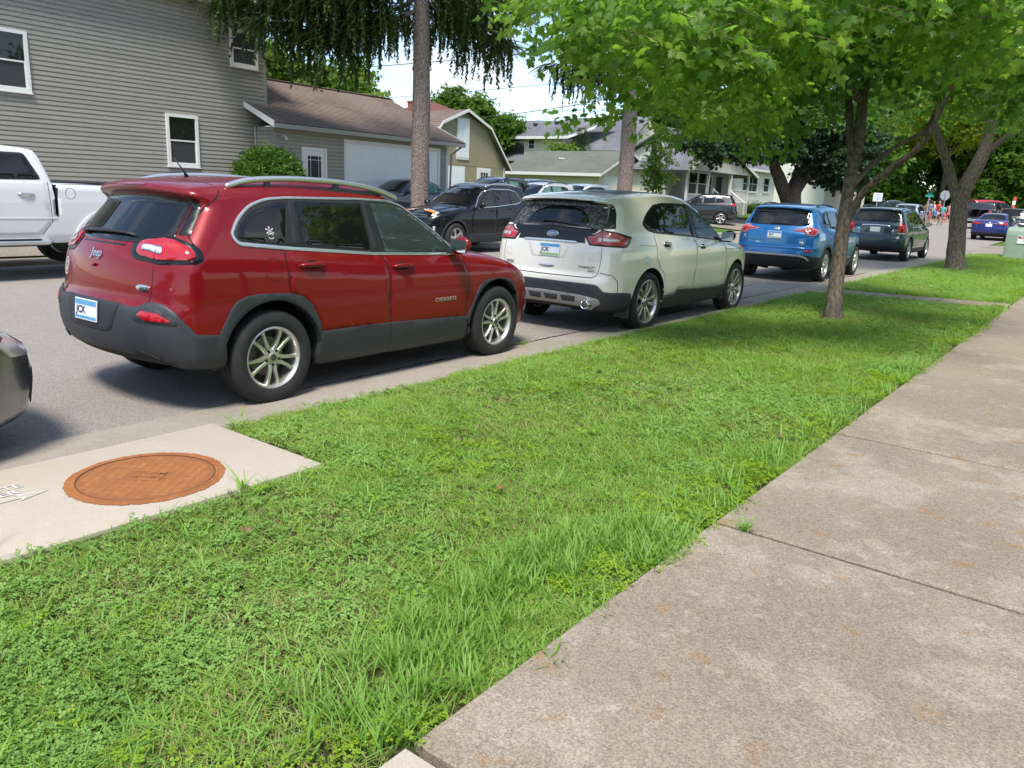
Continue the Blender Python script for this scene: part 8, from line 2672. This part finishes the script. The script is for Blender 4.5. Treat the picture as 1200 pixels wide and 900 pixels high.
# unseen trees added on our side to darken car reflections and side light
for i, (x, y) in enumerate(((12, 14), (22, -10), (12, 22), (-6, -22), (13, 33))):
    broad_tree("street_tree", ["green tree on the lawn right of the pavement", "green tree behind the viewer on the lawn", "green tree on the lawn further along the pavement", "green tree behind the viewer by the kerb", "green tree on the lawn near the transformer"][i], (x, y, .1), 3.2, .2, [(a - x, b - y, c, d, e, f) for a, b, c, d, e, f in ball(x, y, 6.0, 3.6, 9, 300 + i)], 10, SRC_BG, 4, M_MAPLEBARK, group="trees across the pavement", seed=300 + i, scale=(1.2, 1.9))
# unseen house added on our side as a dark reflection for the cars
oh = thing("unseen_brick_house", "brick house across the lawn on the right of the pavement", "house")
solid(oh, "wall", 9.5, 18, -14, 9, 0, 5.6, M_BRICK)
roof_plane("roof", (9.0, 9.5, 5.5), (9.0, -14.5, 5.5), (13.7, 9.5, 7.4), (13.7, -14.5, 7.4), M_SHBROWN, oh, stepped=False)
roof_plane("roof", (18.5, -14.5, 5.5), (18.5, 9.5, 5.5), (13.7, -14.5, 7.4), (13.7, 9.5, 7.4), M_SHBROWN, oh, stepped=False)
for yy in (-9, -5, -1):
    window(oh, 'y', 9.48, -1, yy, yy + 1.2, 1.4, 2.9, .08); window(oh, 'y', 9.48, -1, yy, yy + 1.2, 3.7, 5.0, .08)

# sapling, conifer and shrubs
sp_ = [(0.1, 0, 2.0, .5, .5, .5), (-.2, .2, 2.7, .6, .6, .5), (.25, -.1, 3.3, .6, .6, .5), (-.1, 0, 4.0, .5, .5, .5), (.1, .1, 4.6, .35, .35, .4), (.45, .3, 2.4, .4, .4, .4)]
broad_tree("sapling", "thin light green sapling between the cream garage and the white house", (-18.7, 35.5, .35), 3.2, .05, sp_, 55, SRC_BGL, 3, M_MAPLEBARK, seed=77, scale=(.4, .7), limbs=False)
t = thing("conifer", "small dark conifer standing before the cream house above the green roof", "tree", (-35.4, 54.6, .6))
trunk_mesh([([(0, 0, 0), (0, 0, 6.0)], [.12, .03])], "trunk", M_DARKBARK, t, 6)
g = np.random.default_rng(4); n = 900; z = g.uniform(.6, 6.3, n); rr = (1.7 * (1 - (z - .6) / 6.4)) * np.sqrt(g.random(n)); a = g.uniform(0, 6.28, n)
point_cloud_instancer("crown", np.stack([rr * np.cos(a), rr * np.sin(a), z], 1), np.stack([g.normal(-.3, .3, n), g.normal(0, .3, n), a - PI / 2], 1), g.uniform(.7, 1.2, n), 5 + g.integers(0, 3, n), SRC_SPRUCE, t)
broad_tree("bush", "yellow green bush beside the small conifer above the green roof", (-36.6, 54.2, .6), 2.4, .08, ball(0, 0, 4.0, 1.3, 6, 9), 60, SRC_BGL, 3, M_DARKBARK, seed=78, scale=(.7, 1.1), limbs=False)
t = thing("round_shrub", "clipped round green shrub against the grey house beside the service door", "shrub", (-20.3, 14.55, .45))
mb = MB(); mb.tube([(0, 0, -.05), (0, 0, 1.0)], [.07, .04], 6); mb.build("stem", M_DARKBARK, t)
g = np.random.default_rng(6); n = 5200
d = g.normal(size=(n, 3)); d /= np.linalg.norm(d, axis=1, keepdims=True)
q = g.random(n) ** .2 * (1 + .05 * np.sin(d[:, 0] * 9) * np.sin(d[:, 2] * 8 + d[:, 1] * 7))
P = d * q[:, None] * np.array([1.02, 1.04, 1.06]) + np.array([0, 0, 1.06])
P = P[P[:, 2] > .02]; n = len(P)
point_cloud_instancer("foliage", P, np.stack([g.normal(.9, .5, n), g.normal(0, .5, n), g.uniform(0, 6.28, n)], 1), g.uniform(.8, 1.3, n), g.integers(0, 3, n), SRC_SHRUB, t)
t = thing("hosta_bed", "low leafy plants along the white house foundation", "shrub", (-23.2, 61.3, .85))
pp = crown_points([(0, -1.5 + i * .9, .3, .5, .6, .35) for i in range(5)], 160, 41); n = len(pp)
point_cloud_instancer("foliage", pp, g.normal(0, .5, (n, 3)), g.uniform(2, 3.5, n), g.integers(0, 3, n), SRC_SHRUB, t)
sheet("front_lawn", 0, 0, 0, 0, .03, M_FARLAWN, xs=[-24, -22, -20, -18.0, -16.05], ys=np.arange(51.5, 74, 2))

# ---- power cables
M_CABLE = M("cable", (.03, .03, .032), .7)
for i, (a, b) in enumerate((((-36.23, 32.81, 8.62), (-27.49, 39.85, 10.04)), ((-35.9, 32.51, 6.81), (-27.16, 39.55, 8.23)), ((-31.39, 35.57, 5.7), (-26.92, 39.32, 6.9)), ((-31.3, 35.49, 5.23), (-26.81, 39.23, 6.33)))):
    a, b = Vector(a), Vector(b); d = b - a
    p0, p1 = a - d * (1.2 if i < 2 else .25), b + d * 1.4
    mb = MB(); pts = [p0.lerp(p1, q / 12) - Vector((0, 0, .35 * math.sin(PI * q / 12))) for q in range(13)]
    mb.tube(pts, .022 if i % 2 == 0 else .014, 5)
    o = mb.build("power_cable", M_CABLE)
    tag(o, ["uppermost black power cable crossing the sky gap", "long black power cable crossing behind the first spruce trunk", "short power cable reaching towards the second spruce", "lowest thin cable under the short power cable"][i], "cable", "power cables over the houses")

# ---- transformer box
t = thing("transformer_box", "pale green metal transformer box with a warning label at the end of the verge", "utility box", (-2.72, 33.55, elev(-2.7, 33.5) + .07), R_(-4))
M_TRGREEN = M("utility_green", (.26, .345, .26), .5, var=(3, .3, (.22, .30, .225)))
mb = MB(); mb.prism([(-.45, 0), (.45, 0), (.45, 1.12), (-.20, 1.12), (-.30, 1.07), (-.38, .92)], -.62, .62, 'X')
bm = bmesh.new()
me = bpy.data.meshes.new("tmp"); me.from_pydata(mb.v, [], mb.f); bm.from_mesh(me)
bmesh.ops.recalc_face_normals(bm, faces=bm.faces[:])
bmesh.ops.bevel(bm, geom=bm.edges[:], offset=.035, segments=3, affect='EDGES')
MB().bm(bm).build("cabinet", M_TRGREEN, t, True, angle=40)
for i, q in enumerate((-.29, .29)):
    mb = MB(); s = -.46
    mb.add([(q - .26, -.462, .06), (q + .26, -.462, .06), (q + .26, -.395, .86), (q - .26, -.395, .86), (q - .26, -.44, .06), (q + .26, -.44, .06), (q + .26, -.37, .86), (q - .26, -.37, .86)], [(0, 1, 2, 3), (4, 7, 6, 5), (0, 4, 5, 1), (3, 2, 6, 7), (0, 3, 7, 4), (1, 5, 6, 2)])
    dd = mb.build("door", M_TRGREEN, t)
    if i == 0:
        pass
pl = frame((.05, -.428, .70), (1, 0, 0), (0, -1, .085))
mb = MB(); mb.box(-.30, .30, -.14, .14, 0, .004); lb = mb.build("warning_label", M_PLATE, t); lb.matrix_local = pl
mb = MB(); mb.box(-.28, .28, .03, .12, .004, .006); mb.build("label_header", M("label_red", (.30, .05, .045), .5), lb)
text_obj("label_lettering", "WARNING", .085, M_PLATE, lb, Matrix.Translation((0, .075, .0065)), .0006, bold=.002)
text_obj("label_lettering", "KEEP AWAY", .05, M_DARKTEXT, lb, Matrix.Translation((0, -.05, .0045)), .0006)
mb = MB(); mb.box(-.70, .70, -.56, .52, -.15, .03, 0, .02); mb.build("base_slab", M_PAD, t)

# ---- street name sign, stop sign seen from behind, board
M_SIGNGREEN = M("sign_green", (.02, .30, .22), .4)
M_POLE = M("galvanised", (.42, .43, .43), .45, .6)
t = thing("street_sign", "green street name sign with crossed blades on a pale pole above the crowd", "street sign", (-13.03, 71.74, elev(-13, 71.7)))
mb = MB(); mb.tube([(0, 0, 0), (0, 0, 2.35)], .04, 8); mb.build("pole", M_POLE, t)
for i, a in enumerate((0, 90)):
    mb = MB(); mb.box(-.34, .34, -.012, .012, 0, .17, 0, .006); b = mb.build("blade", M_SIGNGREEN, t); b.location = (0, 0, 2.18 + .18 * i); b.rotation_euler = (0, 0, R_(a + 38))
t = thing("stop_sign", "grey back of an octagonal road sign beside the second maple trunk", "road sign", (-11.84, 71.4, elev(-12, 71.4)), R_(35))
mb = MB(); mb.tube([(0, 0, 0), (0, 0, 2.6)], .035, 8); mb.build("pole", M_POLE, t)
mb = MB(); mb.prism([(.40 * math.cos(PI / 8 + k * PI / 4), 2.35 + .40 * math.sin(PI / 8 + k * PI / 4)) for k in range(8)], .04, .05, 'Y'); mb.build("sign_plate", M_POLE, t)
t = thing("notice_board", "small white board standing up behind the navy SUV's roof", "sign", (-15.53, 65.9, elev(-15.5, 66)))
mb = MB(); mb.tube([(0, 0, 0), (0, 0, 2.0)], .04, 6); mb.build("pole", M_POLE, t)
mb = MB(); mb.box(-.34, .34, -.03, .03, 1.72, 2.35, 0, .01); b = mb.build("board", M_PLATE, t); b.rotation_euler = (0, 0, R_(35))
for q in (1.88, 2.03, 2.18):
    mb = MB(); mb.box(-.22, .22, -.036, -.031, q, q + .06); s = mb.build("board_line", M_PLATEBLUE, t); s.rotation_euler = (0, 0, R_(35))
t = thing("leaning_board", "tall white and red striped board leaning beyond the red van", "barrier", (-10.0, 99.0, elev(-10, 99)), R_(35))
for i in range(6):
    mb = MB(); mb.box(-.16 + i * .03, .16 + i * .03, -.04, .04, i * .42, i * .42 + .41); mb.build("stripe", M_PLATE if i % 2 == 0 else M("barrier_red", (.55, .10, .06), .5), t)

# ---- people at the junction
M_SKIN = M("skin", (.50, .29, .20), .55)
M_HAIR = M("dark_hair", (.03, .02, .015), .6)
M_HAIRL = M("light_hair", (.30, .20, .10), .6)
CL = {k: M("cloth_" + k, c, .85) for k, c in dict(grey=(.16, .17, .26), red=(.55, .02, .03), teal=(.05, .45, .45), blue=(.06, .22, .55), pink=(.55, .22, .24), white=(.70, .70, .70), black=(.02, .02, .025), navy=(.03, .04, .10), rose=(.50, .12, .15)).items()}
def skin_body(name, nodes, edges, parent, mat, mats=None):
    me = bpy.data.meshes.new(name)
    me.from_pydata([n[:3] for n in nodes], edges, [])
    o = bpy.data.objects.new(name, me); COL.objects.link(o)
    md = o.modifiers.new("skin", 'SKIN'); md.use_smooth_shade = True
    for i, n in enumerate(nodes):
        me.skin_vertices[0].data[i].radius = (n[3], n[4] if len(n) > 4 else n[3])
    me.skin_vertices[0].data[0].use_root = True
    sb = o.modifiers.new("sub", 'SUBSURF'); sb.levels = 1; sb.render_levels = 1
    dg = bpy.context.evaluated_depsgraph_get()
    m2 = bpy.data.meshes.new_from_object(o.evaluated_get(dg))
    bpy.data.objects.remove(o); bpy.data.meshes.remove(me)
    m2.name = name; m2.materials.clear(); m2.materials.append(mat)
    m2.polygons.foreach_set("use_smooth", np.ones(len(m2.polygons), dtype=bool))
    return link(bpy.data.objects.new(name, m2), parent)
def person(label, x, y, rz, h, top, bottom, hair, stride=.06, arms=(.10, .12), bare=False, skirt=False, long_hair=False):
    t = thing("person", label, "person", (x, y, elev(x, y) + .012), rz)
    k = h / 1.75
    S, A = stride, arms
    N = [(0, 0, .93, .15, .11), (0, 0, 1.12, .13, .095), (0, 0, 1.33, .165, .10), (0, 0, 1.45, .10, .08), (0, .01, 1.52, .052, .05), (0, .02, 1.62, .082, .10), (0, .02, 1.72, .06, .075),
         (.10, 0, .86, .09, .09), (.105, S, .49, .058), (.11, S * .6, .09, .038), (.115, S * .6 + .13, .035, .036, .03), (-.10, 0, .86, .09, .09), (-.105, -S, .49, .058), (-.11, -S * 1.4, .09, .038), (-.115, -S * 1.4 + .13, .035, .036, .03),
         (.20, 0, 1.41, .055), (.26, A[0] * .3, 1.13, .040), (.27, A[0] + .06, .90, .030), (.27, A[0] + .10, .80, .032, .016), (-.20, 0, 1.41, .055), (-.26, A[1] * .3, 1.13, .040), (-.27, A[1] + .06, .90, .030), (-.27, A[1] + .10, .80, .032, .016)]
    N = [tuple(q * k for q in n) for n in N]
    E = [(0, 1), (1, 2), (2, 3), (3, 4), (4, 5), (5, 6), (0, 7), (7, 8), (8, 9), (9, 10), (0, 11), (11, 12), (12, 13), (13, 14), (3, 15), (15, 16), (16, 17), (17, 18), (3, 19), (19, 20), (20, 21), (21, 22)]
    b = skin_body("body", N, E, t, M_SKIN)
    f = 1.16
    def sub(name, ids, edges, mat, grow=1.18, end=None):
        nn = [tuple(list(N[i][:3]) + [r * grow for r in N[i][3:]]) for i in ids]
        if end: nn = end(nn)
        skin_body(name, nn, edges, t, mat)
    if not bare:
        def cut(nn):
            L = [list(n) for n in nn]
            for i in (5, 7):
                L[i][:3] = [(L[i - 1][q] * .45 + L[i][q] * .55) for q in range(3)]
            L[0][2] -= .03
            return [tuple(n) for n in L]
        sub("shirt", [0, 1, 2, 3, 15, 16, 19, 20], [(0, 1), (1, 2), (2, 3), (3, 4), (4, 5), (3, 6), (6, 7)], CL[top], 1.22, cut)
    def cut2(nn):
        L = [list(n) for n in nn]
        for i in (2, 4):
            L[i][:3] = [(L[i - 1][q] * .35 + L[i][q] * .65) for q in range(3)]
            L[i][3:] = [1.55 * q for q in L[i][3:]]
        return [tuple(n) for n in L]
    sub("shorts", [0, 7, 8, 11, 12], [(0, 1), (1, 2), (0, 3), (3, 4)], CL[bottom], 1.15, cut2)
    mb = MB(); bm = bmesh.new(); bmesh.ops.create_uvsphere(bm, u_segments=12, v_segments=8, radius=1)
    for v in bm.verts:
        z = v.co.z
        v.co = Vector((v.co.x * .092, v.co.y * .112 - .012, z * .105 if z > -.2 or v.co.y > .1 else z * (.30 if long_hair else .12))) * k + Vector((0, -.005, 1.685 * k))
        if v.co.y > .04 * k and v.co.z < 1.68 * k: v.co.y = .04 * k
    mb.bm(bm); mb.build("hair", hair, t, True)
    mb = MB(); mb.tube([(0, .115 * k, 1.655 * k), (0, .135 * k, 1.62 * k), (0, .118 * k, 1.605 * k)], [.008 * k, .016 * k, .012 * k], 6); mb.build("nose", M_SKIN, t, True)
    for s in (1, -1):
        mb = MB(); mb.box(s * .115 * k - .045 * k, s * .115 * k + .045 * k, (s * S * (.6 if s > 0 else 1.4)) * k - .08 * k, (s * S * (.6 if s > 0 else 1.4)) * k + .19 * k, 0, .07 * k, 0, .02 * k); mb.build("shoe", CL['white'] if s else CL['black'], t)
    return t
person("adult in a grey blue shirt and black shorts, tallest figure beside the silver SUV", -13.15, 73.6, R_(20), 1.88, 'grey', 'black', M_HAIR, .05)
person("adult in a bright red shirt in the middle of the crowd", -12.62, 74.2, R_(200), 1.85, 'red', 'white', M_HAIRL, .05, (.25, .3))
person("woman in a turquoise top and dark shorts with long dark hair", -12.28, 74.0, R_(10), 1.66, 'teal', 'black', M_HAIR, .10, long_hair=True)
person("child in a blue top between the grey and turquoise shirts", -12.74, 73.5, R_(170), 1.28, 'blue', 'navy', M_HAIRL, .05)
person("person in a dusty pink top next to the maple trunk", -11.85, 74.5, R_(190), 1.74, 'pink', 'rose', M_HAIR, .04, long_hair=True)
person("bare chested person at the left of the crowd", -13.75, 75.5, R_(160), 1.80, 'white', 'navy', M_HAIRL, .05, bare=True)
person("person in a white top behind the grey shirted adult", -13.35, 76.0, R_(200), 1.80, 'white', 'navy', M_HAIRL, .04)
person("child in rose red shorts stepping forward at the front of the crowd", -13.0, 73.0, R_(80), 1.15, 'rose', 'rose', M_HAIR, .14)
person("small child in pink beside the turquoise top", -12.02, 73.6, R_(20), 1.05, 'rose', 'pink', M_HAIRL, .05)
person("adult in red shorts and white top at the right of the crowd", -11.6, 75.4, R_(170), 1.72, 'white', 'red', M_HAIR, .05)

# ---- odd stalks, leaves and weeds
r = random.Random(9)
vs, fs = [], []
t = thing("grass_stalk", "tall thin grass stalk at the left edge leaning over the concrete pad", "grass stalk", (-3.52, 1.05, .08))
mb = MB(); mb.tube([(0, 0, -.02), (-.06, .03, .25), (-.17, .07, .52)], [.0028, .0022, .001], 5); mb.build("stem", G_BROAD, t)
mb = MB()
for i in range(5):
    vs, fs = [], []
    blade(vs, fs, 0, 0, r.uniform(.12, .24), .007, r.uniform(0, 6.28), .6, .7, r); mb.add(vs, fs)
mb.build("blade", G_BROAD, t)
def weed(label, x, y, z, n, h, seed, w=.010):
    q = random.Random(seed); vs, fs = [], []
    for i in range(n):
        blade(vs, fs, q.uniform(-.03, .03), q.uniform(-.03, .03), h * q.uniform(.5, 1.1), w * q.uniform(.7, 1.2), q.uniform(0, 6.28), q.uniform(.3, 1.0), q.uniform(.4, 1.0), q)
    o = mesh_obj("weed", vs, fs, G_BROAD); o.location = (x, y, z); tag(o, label, "weed")
    return o
weed("broad bladed weed hanging over the near edge of the manhole pad", -3.42, 2.22, .08, 5, .16, 1, .014)
weed("small grass clump growing in the pavement joint", -1.22, 3.545, .098, 40, .09, 2, .005)
weed("tuft of grass at the kerb corner of the concrete pad", -4.42, 2.86, .07, 12, .16, 3)
weed("small weed in the gutter crack beside the front wheel", -5.10, 6.9, .01, 30, .07, 4, .006)
M_DEADLEAF = M("dead_leaf", (.20, .11, .05), .8)
for i, (x, y, w) in enumerate(((-2.4, 3.1, "in the middle of the near lawn"), (-2.9, 1.9, "between the pad and the tall grass"), (-3.2, 5.6, "near the kerb beside the red SUV"), (-1.95, 3.3, "close to the pavement joint"), (-2.6, 7.5, "far up the lawn towards the maple"), (-1.62, 5.2, "lying at the pavement edge"))):
    lv, lf = leaf_shape(.036, -.7, -1.0)
    o = mesh_obj("dead_leaf", lv, lf, M_DEADLEAF); o.location = (x, y, .112 if x < -1.65 else .108); o.rotation_euler = (.3, .2, i * 1.3)
    tag(o, "small curled brown leaf " + w, "leaf", "dead leaves on the lawn")
